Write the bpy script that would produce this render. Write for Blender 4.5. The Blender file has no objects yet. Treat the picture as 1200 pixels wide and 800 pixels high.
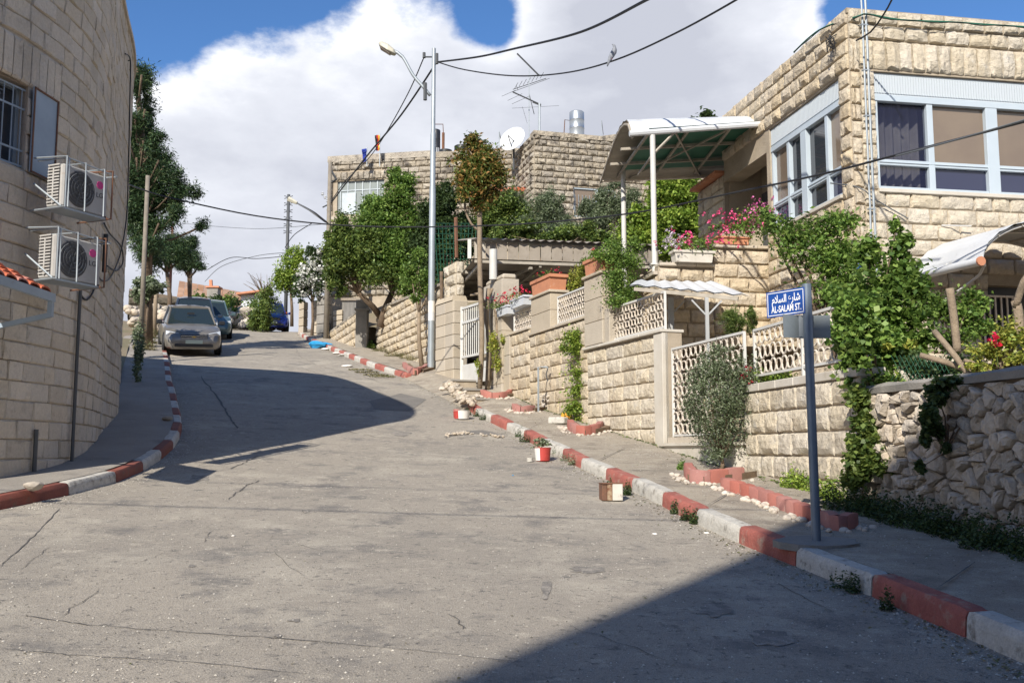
import bpy, math, random
import numpy as np
from mathutils import Vector, Matrix
random.seed(7); rng = np.random.default_rng(7)
D = bpy.data; SC = bpy.context.scene; COL = SC.collection
# ------------------------------------------------------------------ camera, sky, sun, exposure
F = 1150.0; PITCH = math.atan(130.0/F)                    # eye is the origin, looking up the street (+Y)
cp, sp = math.cos(PITCH), math.sin(PITCH)
cam = D.objects.new('camera', D.cameras.new('camera')); COL.objects.link(cam)
cam.rotation_euler = (math.pi/2+PITCH, 0, 0); cam.data.sensor_width = 36; cam.data.lens = 36*F/1200.0
cam.data.clip_start = .05; cam.data.clip_end = 2000; SC.camera = cam
SUN = Vector((.40, 1.0, -.75)).normalized()               # direction the sunlight travels
sun = D.objects.new('sun', D.lights.new('sun', 'SUN')); COL.objects.link(sun)
sun.data.energy = 4.8; sun.data.angle = math.radians(.5); sun.data.color = (1, .93, .82)
sun.rotation_euler = SUN.to_track_quat('-Z', 'Y').to_euler()
SC.view_settings.view_transform = 'Standard'; SC.view_settings.look = 'None'
SC.view_settings.exposure = .42; SC.view_settings.gamma = 1
W = D.worlds.new('World'); SC.world = W; W.use_nodes = True
nt = W.node_tree; nt.nodes.clear()
def nd(t, **k):
    n = nt.nodes.new(t)
    for a, b in k.items(): setattr(n, a, b)
    return n
def mth(op, a, b=None, c=None, clamp=False):
    n = nt.nodes.new('ShaderNodeMath'); n.operation = op; n.use_clamp = clamp
    for i, v in enumerate((a, b, c)):
        if v is None: continue
        if isinstance(v, (int, float)): n.inputs[i].default_value = v
        else: nt.links.new(v, n.inputs[i])
    return n.outputs[0]
sky = nd('ShaderNodeTexSky', sky_type='NISHITA', sun_disc=False)
sky.sun_elevation = math.asin(-SUN.z); sky.sun_rotation = math.atan2(-SUN.x, -SUN.y)
sky.air_density = .9; sky.dust_density = .15; sky.ozone_density = 3.5
tc = nd('ShaderNodeTexCoord'); sep = nd('ShaderNodeSeparateXYZ'); nt.links.new(tc.outputs['Generated'], sep.inputs[0])
def wnoise(scale, detail, rough, off=(0, 0, 0), zs=1.6):
    m = nd('ShaderNodeMapping'); m.inputs['Scale'].default_value = (1, 1, zs); m.inputs['Location'].default_value = off
    nt.links.new(tc.outputs['Generated'], m.inputs[0])
    n = nd('ShaderNodeTexNoise'); n.inputs['Scale'].default_value = scale; n.inputs['Detail'].default_value = detail
    n.inputs['Roughness'].default_value = rough; nt.links.new(m.outputs[0], n.inputs['Vector']); return n.outputs['Fac']
big = wnoise(2.6, 9, .58, (3.1, .4, 1.2)); fine = wnoise(7, 8, .62, (9, 2, 5))
def bump_dir(px, py, r, amp):      # a cloud head around one direction of the sky
    v = Vector((( px-600)/F, cp-(400-py)/F*sp, sp+(400-py)/F*cp)).normalized()
    dn = nd('ShaderNodeVectorMath', operation='DISTANCE'); nt.links.new(tc.outputs['Generated'], dn.inputs[0]); dn.inputs[1].default_value = v
    return mth('MULTIPLY', mth('SUBTRACT', 1, mth('MINIMUM', mth('DIVIDE', dn.outputs['Value'], r), 1)), amp)
cov = mth('SUBTRACT', .385, sep.outputs['Z'])
for a in ((430, 30, .17, .14), (800, 30, .32, .34), (250, 100, .12, .12), (545, 5, .085, -.13), (590, 45, .07, -.15), (1020, 0, .15, -.30), (690, 60, .10, .06), (255, -50, .22, -.25), (150, 60, .10, -.06), (1160, 60, .2, -.12)):
    cov = mth('ADD', cov, bump_dir(*a))
cov = mth('ADD', cov, mth('MULTIPLY', mth('SUBTRACT', big, .5), .36))
cov = mth('ADD', cov, mth('MULTIPLY', mth('SUBTRACT', fine, .5), .24))
mask = nd('ShaderNodeMapRange', interpolation_type='SMOOTHSTEP'); nt.links.new(cov, mask.inputs[0])
mask.inputs[1].default_value = -.02; mask.inputs[2].default_value = .045
cr = nd('ShaderNodeValToRGB'); cr.color_ramp.elements[0].position = .0; cr.color_ramp.elements[0].color = (.86, .87, .90, 1)
cr.color_ramp.elements[1].position = .30; cr.color_ramp.elements[1].color = (.47, .49, .56, 1)
e_ = cr.color_ramp.elements.new(.10); e_.color = (.66, .68, .74, 1)
nt.links.new(mth('ADD', cov, mth('MULTIPLY', mth('SUBTRACT', wnoise(6.0, 7, .55, (1, 7, 3), 2.2), .5), .55)), cr.inputs[0])
skc = nd('ShaderNodeVectorMath', operation='SCALE'); nt.links.new(sky.outputs[0], skc.inputs[0]); skc.inputs['Scale'].default_value = 1.0
tn = nd('ShaderNodeVectorMath', operation='MULTIPLY'); nt.links.new(skc.outputs[0], tn.inputs[0]); tn.inputs[1].default_value = (.62, .86, 1.08)
cl = nd('ShaderNodeVectorMath', operation='SCALE'); nt.links.new(cr.outputs[0], cl.inputs[0]); cl.inputs['Scale'].default_value = 8.9
mx = nd('ShaderNodeMix', data_type='RGBA'); nt.links.new(mask.outputs[0], mx.inputs[0]); nt.links.new(tn.outputs[0], mx.inputs[6]); nt.links.new(cl.outputs[0], mx.inputs[7])
bg = nd('ShaderNodeBackground'); bg.inputs[1].default_value = .11; nt.links.new(mx.outputs[2], bg.inputs[0])
wo = nd('ShaderNodeOutputWorld'); nt.links.new(bg.outputs[0], wo.inputs[0])
# ------------------------------------------------------------------ survey: photo directions to places, street profile
def P(px, py, d):                                         # the place at forward distance d seen at (px,py) of the 1200x800 photo
    a = (px-600)/F; b = (400-py)/F; y = cp-b*sp; z = sp+b*cp
    return Vector((a*d/y, d, z*d/y))
def proj(p):
    w = p[1]*cp+p[2]*sp
    if w < .1: return (-9e3, -9e3, .1)
    return (600+F*p[0]/w, 400-F*(-p[1]*sp+p[2]*cp)/w, w)
GP = [(-60,-5),(-30,-3.2),(0,-1.42),(4.8,-1.07),(9,-.74),(11.24,-.49),(13.5,-.24),(15.7,.07),(18,.43),(20.2,.8),(26.9,2.1),(33,3.2),(40,4.35),(46,5.4),(50,6.0),(56,6.4),(70,6.6),(400,6.6)]
def g(t):
    t = min(max(t, -59.9), 399)
    for i in range(len(GP)-1):
        if t <= GP[i+1][0]:
            (a, b), (c, d) = GP[i], GP[i+1]
            def sl(k):
                if k <= 0 or k >= len(GP)-1:
                    j = min(max(k, 0), len(GP)-2); return (GP[j+1][1]-GP[j][1])/(GP[j+1][0]-GP[j][0])
                return (GP[k+1][1]-GP[k-1][1])/(GP[k+1][0]-GP[k-1][0])
            h = c-a; s = (t-a)/h
            return b*(2*s**3-3*s*s+1)+sl(i)*h*(s**3-2*s*s+s)+d*(-2*s**3+3*s*s)+sl(i+1)*h*(s**3-s*s)
    return GP[-1][1]
def road(x, y): return g(-.25*x+.968*y)
def G(px, py, h=0.0, far=90):                             # where the view through (px,py) meets the street surface
    k = 2.0; prev = None
    while k < far:
        q = P(px, py, k); e = q.z-road(q.x, q.y)-h
        if prev is not None and e <= 0 < prev:
            lo, hi = k-.05, k
            for _ in range(20):
                m = (lo+hi)/2; q = P(px, py, m)
                if q.z-road(q.x, q.y)-h > 0: lo = m
                else: hi = m
            return q
        prev = e; k += .05
    return P(px, py, far)
def lerp(a, b, t): return a+(b-a)*t
def polyx(poly, y):                                       # x of a street-wise polyline at distance y
    for (x0, y0), (x1, y1) in zip(poly, poly[1:]):
        if y0 <= y <= y1: return x0+(x1-x0)*(y-y0)/(y1-y0)
    return poly[0][0] if y < poly[0][1] else poly[-1][0]
def catmull(pts, step):
    out = []; n = len(pts)
    for i in range(n-1):
        p0 = Vector(pts[max(i-1, 0)]); p1 = Vector(pts[i]); p2 = Vector(pts[i+1]); p3 = Vector(pts[min(i+2, n-1)])
        m = max(2, int((p2-p1).length/step))
        for j in range(m):
            t = j/m
            out.append(.5*((2*p1)+(-p0+p2)*t+(2*p0-5*p1+4*p2-p3)*t*t+(-p0+3*p1-3*p2+p3)*t**3))
    out.append(Vector(pts[-1])); return out
# ------------------------------------------------------------------ materials
MATS = {}
def mat(name, c, c2=None, scale=2.0, rough=.85, bump=.0, bscale=20.0, rnd=0.0, island=None, metal=0.0, fine=0.0, spots=None, trans=0.0, alpha=None, emit=None, spec=None, coat=0, bdist=.02):
    m = D.materials.new(name); m.use_nodes = True; t = m.node_tree; b = t.nodes['Principled BSDF']; N = t.nodes.new; L = t.links.new
    b.inputs['Roughness'].default_value = rough; b.inputs['Metallic'].default_value = metal
    if spec is not None: b.inputs['Specular IOR Level'].default_value = spec
    if coat: b.inputs['Coat Weight'].default_value = coat; b.inputs['Coat Roughness'].default_value = .08
    geo = N('ShaderNodeNewGeometry')
    def noise(s, det=4, r=.55, vec=None):
        n = N('ShaderNodeTexNoise'); n.inputs['Scale'].default_value = s; n.inputs['Detail'].default_value = det; n.inputs['Roughness'].default_value = r
        L(vec or geo.outputs['Position'], n.inputs['Vector']); return n.outputs['Fac']
    def rampf(f, a, bb):
        n = N('ShaderNodeMapRange'); n.inputs[1].default_value = a; n.inputs[2].default_value = bb; L(f, n.inputs[0]); return n.outputs[0]
    def mix(f, a, bb, blend='MIX'):
        n = N('ShaderNodeMix'); n.data_type = 'RGBA'; n.blend_type = blend
        if isinstance(f, float): n.inputs[0].default_value = f
        else: L(f, n.inputs[0])
        for i, v in ((6, a), (7, bb)):
            if isinstance(v, tuple): n.inputs[i].default_value = (*v, 1)
            else: L(v, n.inputs[i])
        return n.outputs[2]
    col = c
    if c2 is not None: col = mix(rampf(noise(scale, 5, .6), .36, .64), c, c2)
    if spots:                                             # (colour, scale, low, high)
        for sc_, s_, lo, hi in spots: col = mix(rampf(noise(s_, 6, .65), lo, hi), col, sc_)
    if fine: 
        f = rampf(noise(bscale*2.2, 3, .7), .25, .75); v = N('ShaderNodeMapRange'); L(f, v.inputs[0]); v.inputs[3].default_value = 1-fine; v.inputs[4].default_value = 1+fine
        h = N('ShaderNodeHueSaturation'); L(v.outputs[0], h.inputs['Value'])
        if isinstance(col, tuple): h.inputs['Color'].default_value = (*col, 1)
        else: L(col, h.inputs['Color'])
        col = h.outputs[0]
    if rnd:
        oi = N('ShaderNodeObjectInfo'); v = N('ShaderNodeMapRange'); L(oi.outputs['Random'], v.inputs[0]); v.inputs[3].default_value = 1-rnd; v.inputs[4].default_value = 1+rnd*.7
        h = N('ShaderNodeHueSaturation'); L(v.outputs[0], h.inputs['Value'])
        w2 = N('ShaderNodeTexWhiteNoise'); w2.noise_dimensions = '1D'; L(oi.outputs['Random'], w2.inputs['W'])
        v2 = N('ShaderNodeMapRange'); L(w2.outputs['Value'], v2.inputs[0]); v2.inputs[3].default_value = .82; v2.inputs[4].default_value = 1.12; L(v2.outputs[0], h.inputs['Saturation'])
        if isinstance(col, tuple): h.inputs['Color'].default_value = (*col, 1)
        else: L(col, h.inputs['Color'])
        col = h.outputs[0]
    if island:                                            # list of colours spread over loose pieces (leaves)
        r = N('ShaderNodeValToRGB'); el = r.color_ramp.elements
        for i, cc in enumerate(island):
            if i < 2: e = el[i]; e.position = i/(len(island)-1)
            else: e = el.new(i/(len(island)-1))
            e.color = (*cc, 1)
        for i, e in enumerate(sorted(el, key=lambda q: q.position)): pass
        L(geo.outputs['Random Per Island'], r.inputs[0]); col = r.outputs[0]
        cl_ = rampf(noise(1.6, 3, .5), .3, .7); v = N('ShaderNodeMapRange'); L(cl_, v.inputs[0]); v.inputs[3].default_value = .78; v.inputs[4].default_value = 1.22
        h = N('ShaderNodeHueSaturation'); L(v.outputs[0], h.inputs['Value']); L(col, h.inputs['Color']); col = h.outputs[0]
    if isinstance(col, tuple): b.inputs['Base Color'].default_value = (*col, 1)
    else: L(col, b.inputs['Base Color'])
    if bump:
        bn = N('ShaderNodeBump'); bn.inputs['Strength'].default_value = bump; bn.inputs['Distance'].default_value = bdist
        L(noise(bscale, 7, .65), bn.inputs['Height']); L(bn.outputs[0], b.inputs['Normal'])
    if trans:
        tr = N('ShaderNodeBsdfTranslucent'); ms = N('ShaderNodeMixShader'); ms.inputs[0].default_value = trans
        if isinstance(col, tuple): tr.inputs[0].default_value = (*col, 1)
        else: L(col, tr.inputs[0])
        L(b.outputs[0], ms.inputs[1]); L(tr.outputs[0], ms.inputs[2]); L(ms.outputs[0], t.nodes['Material Output'].inputs[0])
    MATS[name] = m; return m
M = {}
def mk(k, *a, **kw): M[k] = mat(k, *a, **kw)
mk('asphalt', (.35,.312,.258), (.275,.247,.208), scale=.45, rough=.92, bump=1.0, bdist=.012, bscale=75, fine=.55, spots=[((.41,.37,.305),.9,.50,.66),((.19,.176,.158),1.5,.53,.68),((.43,.385,.315),5.5,.56,.70),((.15,.14,.125),6.5,.60,.70),((.13,.12,.108),24,.58,.68),((.46,.42,.36),38,.60,.70)])
mk('asphalt_stain', (.235,.215,.19), (.18,.165,.147), scale=4, rough=.9, bump=1.0, bdist=.012, bscale=75, fine=.55, spots=[((.33,.30,.258),9,.48,.60)])
mk('tar', (.105,.098,.088), rough=.9, bump=.3)
mk('asphalt_patch', (.21,.195,.175), (.16,.15,.135), scale=1.2, rough=.92, bump=.5, bscale=60, fine=.2)
mk('concrete', (.38,.33,.26), (.30,.26,.21), scale=1.1, rough=.93, bump=1.0, bdist=.015, bscale=70, fine=.5, spots=[((.44,.395,.32),3,.50,.68),((.21,.18,.145),2.0,.54,.70),((.17,.145,.12),26,.58,.68)])
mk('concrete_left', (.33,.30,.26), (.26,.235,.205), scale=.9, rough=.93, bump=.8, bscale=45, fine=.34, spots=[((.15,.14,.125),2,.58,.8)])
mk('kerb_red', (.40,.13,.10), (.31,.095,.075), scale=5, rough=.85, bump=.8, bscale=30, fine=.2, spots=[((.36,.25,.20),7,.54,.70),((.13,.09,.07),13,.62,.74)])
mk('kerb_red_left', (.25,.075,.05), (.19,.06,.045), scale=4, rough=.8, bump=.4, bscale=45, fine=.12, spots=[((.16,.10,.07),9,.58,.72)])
mk('kerb_white', (.56,.54,.49), (.46,.44,.395), scale=5, rough=.85, bump=.8, bscale=30, fine=.2, spots=[((.24,.22,.19),9,.54,.68),((.34,.31,.27),3,.58,.75)])
mk('soil', (.20,.14,.09), (.13,.09,.06), scale=3, rough=1, bump=.6, bscale=30, fine=.3)
mk('ground', (.24,.19,.13), (.16,.15,.08), scale=.3, rough=1, bump=.6, bscale=20, fine=.3)
mk('stone_warm', (.58,.49,.355), (.50,.415,.30), scale=2.2, rough=.92, bump=1.0, bdist=.06, bscale=9, fine=.16, rnd=.08, spots=[((.54,.50,.42),4,.56,.74),((.47,.35,.22),1.3,.60,.80),((.27,.21,.15),11,.62,.74)])
mk('stone_pale', (.61,.54,.425), (.52,.455,.35), scale=2.2, rough=.92, bump=1.0, bdist=.06, bscale=9, fine=.16, rnd=.08, spots=[((.58,.545,.48),4,.56,.74),((.48,.38,.26),1.1,.62,.82),((.29,.24,.18),12,.63,.75)])
mk('stone_left', (.58,.51,.415), (.50,.44,.355), scale=1.6, rough=.92, bump=.9, bdist=.03, bscale=14, fine=.12, rnd=.13, spots=[((.34,.29,.23),6,.56,.72),((.64,.58,.49),3,.58,.75),((.33,.28,.23),.7,.60,.85)])
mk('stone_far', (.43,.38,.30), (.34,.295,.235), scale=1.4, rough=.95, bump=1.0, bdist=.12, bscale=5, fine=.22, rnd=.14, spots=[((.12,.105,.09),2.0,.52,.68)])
mk('rubble', (.56,.475,.37), (.49,.43,.355), scale=2.5, rough=.93, bump=1.0, bdist=.04, bscale=14, fine=.16, rnd=.22, spots=[((.66,.62,.54),5,.56,.75),((.33,.25,.17),5,.58,.74)])
mk('mortar', (.42,.355,.27), (.34,.285,.215), scale=3, rough=.95, bump=.5, bscale=40, fine=.15)
mk('mortar_left', (.46,.40,.325), (.37,.32,.26), scale=3, rough=.95, bump=.5, bscale=40, fine=.15)
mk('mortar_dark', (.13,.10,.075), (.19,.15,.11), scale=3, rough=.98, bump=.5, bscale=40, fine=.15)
mk('smooth_stone', (.50,.435,.34), (.44,.38,.295), scale=1.5, rough=.88, bump=.5, bscale=30, fine=.10, rnd=.08, spots=[((.34,.28,.20),4,.60,.78),((.25,.21,.16),12,.66,.76)])
mk('marble', (.58,.545,.48), (.50,.46,.39), scale=2, rough=.6, bump=.2, bscale=30, fine=.06, spots=[((.36,.31,.24),4,.62,.8)])
mk('grey_concrete', (.30,.28,.25), (.22,.21,.19), scale=2, rough=.93, bump=.5, bscale=40, fine=.15)
mk('metal_grey', (.30,.36,.42), (.25,.31,.37), scale=2.5, rough=.5, metal=.2, spots=[((.25,.14,.08),5,.66,.8)])
mk('galv', (.36,.40,.43), (.30,.34,.37), scale=3, rough=.5, metal=.35, fine=.05, bscale=30)
mk('sign_pole', (.17,.215,.27), (.14,.18,.23), scale=6, rough=.45, metal=.3)
mk('plate_back', (.30,.34,.36), (.24,.28,.30), scale=5, rough=.45, metal=.5)
mk('white_paint', (.60,.60,.58), (.54,.53,.50), scale=4, rough=.45, spots=[((.38,.30,.22),16,.68,.78)])
mk('white_frame', (.47,.54,.60), (.44,.51,.57), scale=3, rough=.35)
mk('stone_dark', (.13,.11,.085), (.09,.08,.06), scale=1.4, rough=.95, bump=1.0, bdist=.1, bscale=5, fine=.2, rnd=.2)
mk('shutter', (.50,.55,.59), rough=.45)
mk('rail_white', (.68,.62,.54), (.60,.52,.43), scale=9, rough=.6, spots=[((.36,.22,.13),22,.64,.76)])
mk('rust', (.20,.09,.05), (.13,.07,.045), scale=12, rough=.85, bump=.3)
mk('dark_metal', (.08,.085,.09), rough=.6)
mk('glass', (.035,.04,.05), rough=.04, spec=.8)
mk('glass_brown', (.20,.155,.115), (.17,.13,.10), scale=1.2, rough=.08, spec=.7)
mk('glass_blue', (.03,.035,.075), rough=.06, spec=.8)
mk('curtain', (.26,.255,.26), (.18,.18,.20), scale=3, rough=.95)
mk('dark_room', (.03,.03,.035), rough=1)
mk('bark', (.17,.12,.08), (.11,.08,.055), scale=9, rough=.95, bump=.8, bscale=35, fine=.2)
mk('bark_pale', (.30,.235,.165), (.22,.17,.12), scale=7, rough=.95, bump=.8, bscale=35, fine=.2)
mk('wood_pole', (.25,.22,.175), (.19,.165,.135), scale=5, rough=.9, bump=.4, bscale=40, fine=.12)
mk('red_pole', (.30,.13,.10), (.24,.11,.085), scale=3, rough=.8)
mk('orange_paint', (.62,.16,.04), (.50,.13,.04), scale=5, rough=.8)
def leafmat(k, cols, tr=.35, rough=.55): mk(k, cols[0], island=cols, trans=tr, rough=rough)
leafmat('leaf_green', [(0.060,0.106,0.027),(0.103,0.163,0.038),(0.171,0.237,0.054),(0.240,0.299,0.068)])
leafmat('leaf_bright', [(0.120,0.200,0.030),(0.189,0.299,0.045),(0.290,0.399,0.061),(0.394,0.474,0.091)])
leafmat('leaf_dark', [(0.031,0.056,0.021),(0.051,0.088,0.030),(0.077,0.125,0.038),(0.103,0.150,0.045)])
leafmat('leaf_mid', [(0.070,0.140,0.032),(0.130,0.225,0.042),(0.195,0.310,0.062),(0.28,0.38,0.088)])
leafmat('leaf_olive', [(.08,.115,.055),(.15,.20,.10),(.24,.29,.17),(.35,.40,.28)])
leafmat('leaf_brown', [(.13,.22,.05),(0.087,0.131,0.029),(0.174,0.203,0.043),(0.348,0.246,0.072),(0.435,0.217,0.072)])
leafmat('leaf_pine', [(0.020,0.046,0.020),(0.032,0.072,0.028),(0.055,0.105,0.038),(0.11,0.15,0.055)], .15)
leafmat('leaf_purple', [(0.072,0.102,0.043),(0.145,0.116,0.072),(0.189,0.217,0.087),(0.102,0.174,0.058)])
leafmat('leaf_yellow', [(0.203,0.290,0.043),(0.319,0.377,0.072),(0.464,0.435,0.087),(0.290,0.348,0.058)])
leafmat('dry_grass', [(.30,.25,.13),(.22,.19,.09),(.12,.15,.05),(.38,.32,.18)])
leafmat('petal_pink', [(.70,.05,.20),(.80,.10,.28),(.85,.18,.38),(.60,.03,.12)], .25)
leafmat('petal_red', [(.60,.01,.03),(.75,.03,.08),(.70,.02,.12),(.5,.01,.02)], .25)
leafmat('petal_magenta', [(.65,.10,.38),(.75,.20,.48),(.80,.30,.55),(.6,.08,.3)], .25)
leafmat('petal_lilac', [(.60,.50,.60),(.70,.62,.70),(.5,.4,.5),(.75,.7,.75)], .25)
leafmat('petal_white', [(.75,.74,.70),(.80,.79,.75),(.65,.66,.58),(.8,.8,.78)], .25)
mk('terracotta', (.55,.24,.13), (.46,.20,.115), scale=4, rough=.85, bump=.2, bscale=40, spots=[((.60,.42,.32),7,.6,.75)])
mk('planter_white', (.62,.65,.68), (.55,.58,.62), scale=5, rough=.55, spots=[((.40,.36,.30),9,.64,.78)])
mk('planter_dirty', (.60,.57,.51), (.50,.47,.41), scale=5, rough=.7, spots=[((.22,.19,.16),9,.58,.7)])
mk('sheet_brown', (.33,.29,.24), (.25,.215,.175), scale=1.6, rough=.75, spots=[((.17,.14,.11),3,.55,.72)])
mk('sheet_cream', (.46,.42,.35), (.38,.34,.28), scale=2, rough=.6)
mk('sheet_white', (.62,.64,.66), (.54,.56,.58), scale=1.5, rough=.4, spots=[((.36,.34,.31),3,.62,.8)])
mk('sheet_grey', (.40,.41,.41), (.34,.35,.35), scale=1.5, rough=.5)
mk('sheet_green', (.03,.16,.10), (.025,.12,.08), scale=2, rough=.6)
mk('beam', (.40,.36,.30), (.30,.27,.22), scale=6, rough=.6)
mk('tile_red', (.62,.18,.10), (.50,.14,.08), scale=5, rough=.75, rnd=.15, bump=.2)
mk('roof_tan', (.36,.215,.135), (.28,.165,.105), scale=1.5, rough=.9, rnd=.1, bump=.3)
mk('ac_white', (.42,.41,.39), (.36,.35,.33), scale=4, rough=.6, spots=[((.33,.27,.20),7,.62,.78)])
mk('ac_dark', (.07,.07,.075), rough=.7)
mk('magenta', (.55,.04,.22), rough=.5)
mk('black_cable', (.018,.018,.02), rough=.6)
mk('grey_cable', (.10,.11,.12), rough=.6)
mk('green_cable', (.02,.14,.09), rough=.6)
mk('black_plastic', (.02,.022,.026), rough=.45)
mk('tank_metal', (.52,.55,.57), (.40,.43,.45), scale=1.5, rough=.35, metal=.7)
mk('dish', (.62,.64,.66), (.55,.57,.59), scale=3, rough=.5)
mk('sign_blue', (.008,.06,.28), rough=.35)
mk('sign_white', (.80,.82,.84), rough=.4)
mk('paper', (.72,.70,.66), rough=.8)
mk('flag_blue', (.01,.03,.25), rough=.8); mk('flag_black', (.02,.02,.02), rough=.8); mk('flag_red', (.6,.02,.02), rough=.8); mk('flag_gold', (.8,.45,.02), rough=.8)
mk('car_beige', (.25,.235,.21), (.19,.175,.155), scale=3, rough=.35, metal=.35, coat=.5)
mk('car_dark', (.035,.05,.08), rough=.3, metal=.3, coat=.6)
mk('car_teal', (.10,.16,.17), rough=.3, metal=.3, coat=.6)
mk('car_blue', (.015,.035,.26), rough=.3, metal=.3, coat=.6)
mk('car_glass', (.02,.03,.034), rough=.05, spec=.8)
mk('tyre', (.02,.02,.02), rough=.9); mk('rim', (.35,.35,.36), rough=.35, metal=.7)
mk('lamp_lens', (.55,.60,.66), rough=.1, spec=.9); mk('chrome', (.6,.62,.66), rough=.15, metal=.9)
mk('number_plate', (.42,.50,.44), rough=.5); mk('gold', (.55,.38,.10), rough=.3, metal=.8)
mk('bag_blue', (.03,.30,.62), rough=.4); mk('bucket_red', (.48,.06,.05), (.40,.05,.04), scale=12, rough=.5)
mk('tin_rust', (.42,.33,.22), (.16,.05,.02), scale=14, rough=.6, metal=.2, spots=[((.60,.25,.05),12,.6,.7)])
mk('fence_green', (.03,.17,.10), (.02,.12,.07), scale=3, rough=.7)
mk('net_green', (.02,.10,.055), rough=.7)
mk('lamp_head', (.60,.57,.45), (.5,.48,.40), scale=9, rough=.5)
mk('orange', (.75,.33,.03), rough=.6)
mk('planter_red', (.42,.165,.13), (.35,.135,.11), scale=4, rough=.85, bump=.3, bscale=45, fine=.1, rnd=.1, spots=[((.45,.33,.27),9,.62,.75)])
mk('feather', (.28,.30,.33), (.14,.15,.18), scale=14, rough=.8)
mk('cobble', (.56,.50,.42), (.46,.40,.33), scale=6, rough=.85, bump=.3, rnd=.2)
# ------------------------------------------------------------------ mesh kit
WL = {}
class MB:
    def __init__(s): s.v = []; s.f = []; s.m = []; s.cur = 0
    def add(s, vs, fs):
        o = len(s.v); s.v += [tuple(p) for p in vs]; s.f += [tuple(o+i for i in f) for f in fs]; s.m += [s.cur]*len(fs); return s
    def hexa(s, p):      # 8 corners: bottom ring then top ring
        return s.add(p, [(3,2,1,0),(4,5,6,7),(0,1,5,4),(1,2,6,5),(2,3,7,6),(3,0,4,7)])
    def box(s, c, size, rot=0.0, tilt=0.0):
        hx, hy, hz = size[0]/2, size[1]/2, size[2]/2; R = Matrix.Rotation(rot, 3, 'Z') @ Matrix.Rotation(tilt, 3, 'Y'); c = Vector(c)
        return s.hexa([c+R@Vector((x, y, z)) for z in (-hz, hz) for x, y in ((-hx,-hy),(hx,-hy),(hx,hy),(-hx,hy))])
    def beam(s, a, b, w, h=None, up=(0,0,1)):
        a, b = Vector(a), Vector(b); h = h or w; t = (b-a).normalized(); sd = t.cross(Vector(up))
        if sd.length < 1e-4: sd = t.cross(Vector((0,1,0)))
        sd.normalize(); u = sd.cross(t); q = []
        for e in (a, b): q += [e-sd*w/2-u*h/2, e+sd*w/2-u*h/2, e+sd*w/2+u*h/2, e-sd*w/2+u*h/2]
        return s.hexa(q)
    def tube(s, pts, r, n=6, cap=True):
        pts = [Vector(p) for p in pts]; k = len(pts); rr = r if isinstance(r, (list, tuple)) else [r]*k
        ref = Vector((0,0,1)); vs = []; side = None
        for i, p in enumerate(pts):
            t = (pts[min(i+1, k-1)]-pts[max(i-1, 0)])
            t = t.normalized() if t.length > 1e-9 else Vector((0,0,1))
            if side is None: side = t.cross(ref if abs(t.z) < .9 else Vector((1,0,0)))
            side = (side-t*side.dot(t)).normalized(); u = t.cross(side)
            for j in range(n):
                a = 2*math.pi*j/n; vs.append(p+side*math.cos(a)*rr[i]+u*math.sin(a)*rr[i])
        fs = [(i*n+j, i*n+(j+1)%n, (i+1)*n+(j+1)%n, (i+1)*n+j) for i in range(k-1) for j in range(n)]
        if cap: fs += [tuple(range(n-1, -1, -1)), tuple((k-1)*n+j for j in range(n))]
        return s.add(vs, fs)
    def loft(s, rings, cap=True, closed=True):
        n = len(rings[0]); vs = [p for r in rings for p in r]; k = len(rings); J = n if closed else n-1
        fs = [(i*n+j, i*n+(j+1)%n, (i+1)*n+(j+1)%n, (i+1)*n+j) for i in range(k-1) for j in range(J)]
        if cap: fs += [tuple(range(n-1, -1, -1)), tuple((k-1)*n+j for j in range(n))]
        return s.add(vs, fs)
    def lathe(s, c, prof, n=16, axis=(0,0,1)):
        a = Vector(axis).normalized(); x = a.orthogonal().normalized(); y = a.cross(x); c = Vector(c)
        return s.loft([[c+a*z+(x*math.cos(2*math.pi*j/n)+y*math.sin(2*math.pi*j/n))*r for j in range(n)] for r, z in prof])
    def quad(s, a, b, c, d): return s.add([a, b, c, d], [(0,1,2,3)])
    def slab(s, poly, z0, z1):     # prism over an xy polygon; z0,z1 numbers or functions
        f0 = z0 if callable(z0) else (lambda x, y: z0); f1 = z1 if callable(z1) else (lambda x, y: z1); n = len(poly)
        vs = [(x, y, f0(x, y)) for x, y in poly]+[(x, y, f1(x, y)) for x, y in poly]
        return s.add(vs, [tuple(range(n-1, -1, -1)), tuple(range(n, 2*n))]+[(i, (i+1) % n, n+(i+1) % n, n+i) for i in range(n)])
    def build(s, name, mats, parent=None, smooth=False, loc=None, label=None, cat=None, group=None, kind=None, bevel=0):
        o0 = WL[parent.name] if parent else (Vector(loc) if loc is not None else Vector((0,0,0)))
        me = D.meshes.new(name); me.from_pydata([(p[0]-o0[0], p[1]-o0[1], p[2]-o0[2]) for p in s.v], [], s.f)
        for m_ in (mats if isinstance(mats, list) else [mats]): me.materials.append(M[m_])
        if isinstance(mats, list): me.polygons.foreach_set('material_index', s.m)
        if smooth: me.shade_smooth()
        me.update(); o = D.objects.new(name, me); COL.objects.link(o)
        if smooth == 'auto':
            me.set_sharp_from_angle(angle=math.radians(40))
        if parent: o.parent = parent
        else: o.location = o0
        WL[o.name] = o0; tag(o, label, cat, group, kind)
        if bevel:
            b = o.modifiers.new('bevel', 'BEVEL'); b.width = bevel; b.segments = 1
        return o
def tag(o, label=None, cat=None, group=None, kind=None):
    if label: o['label'] = label
    if cat: o['category'] = cat
    if group: o['group'] = group
    if kind: o['kind'] = kind
    return o
def thing(name, loc, label, cat, group=None):
    o = D.objects.new(name, None); COL.objects.link(o); o.location = loc; o.empty_display_size = .2
    WL[o.name] = Vector(loc); return tag(o, label, cat, group)
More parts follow.
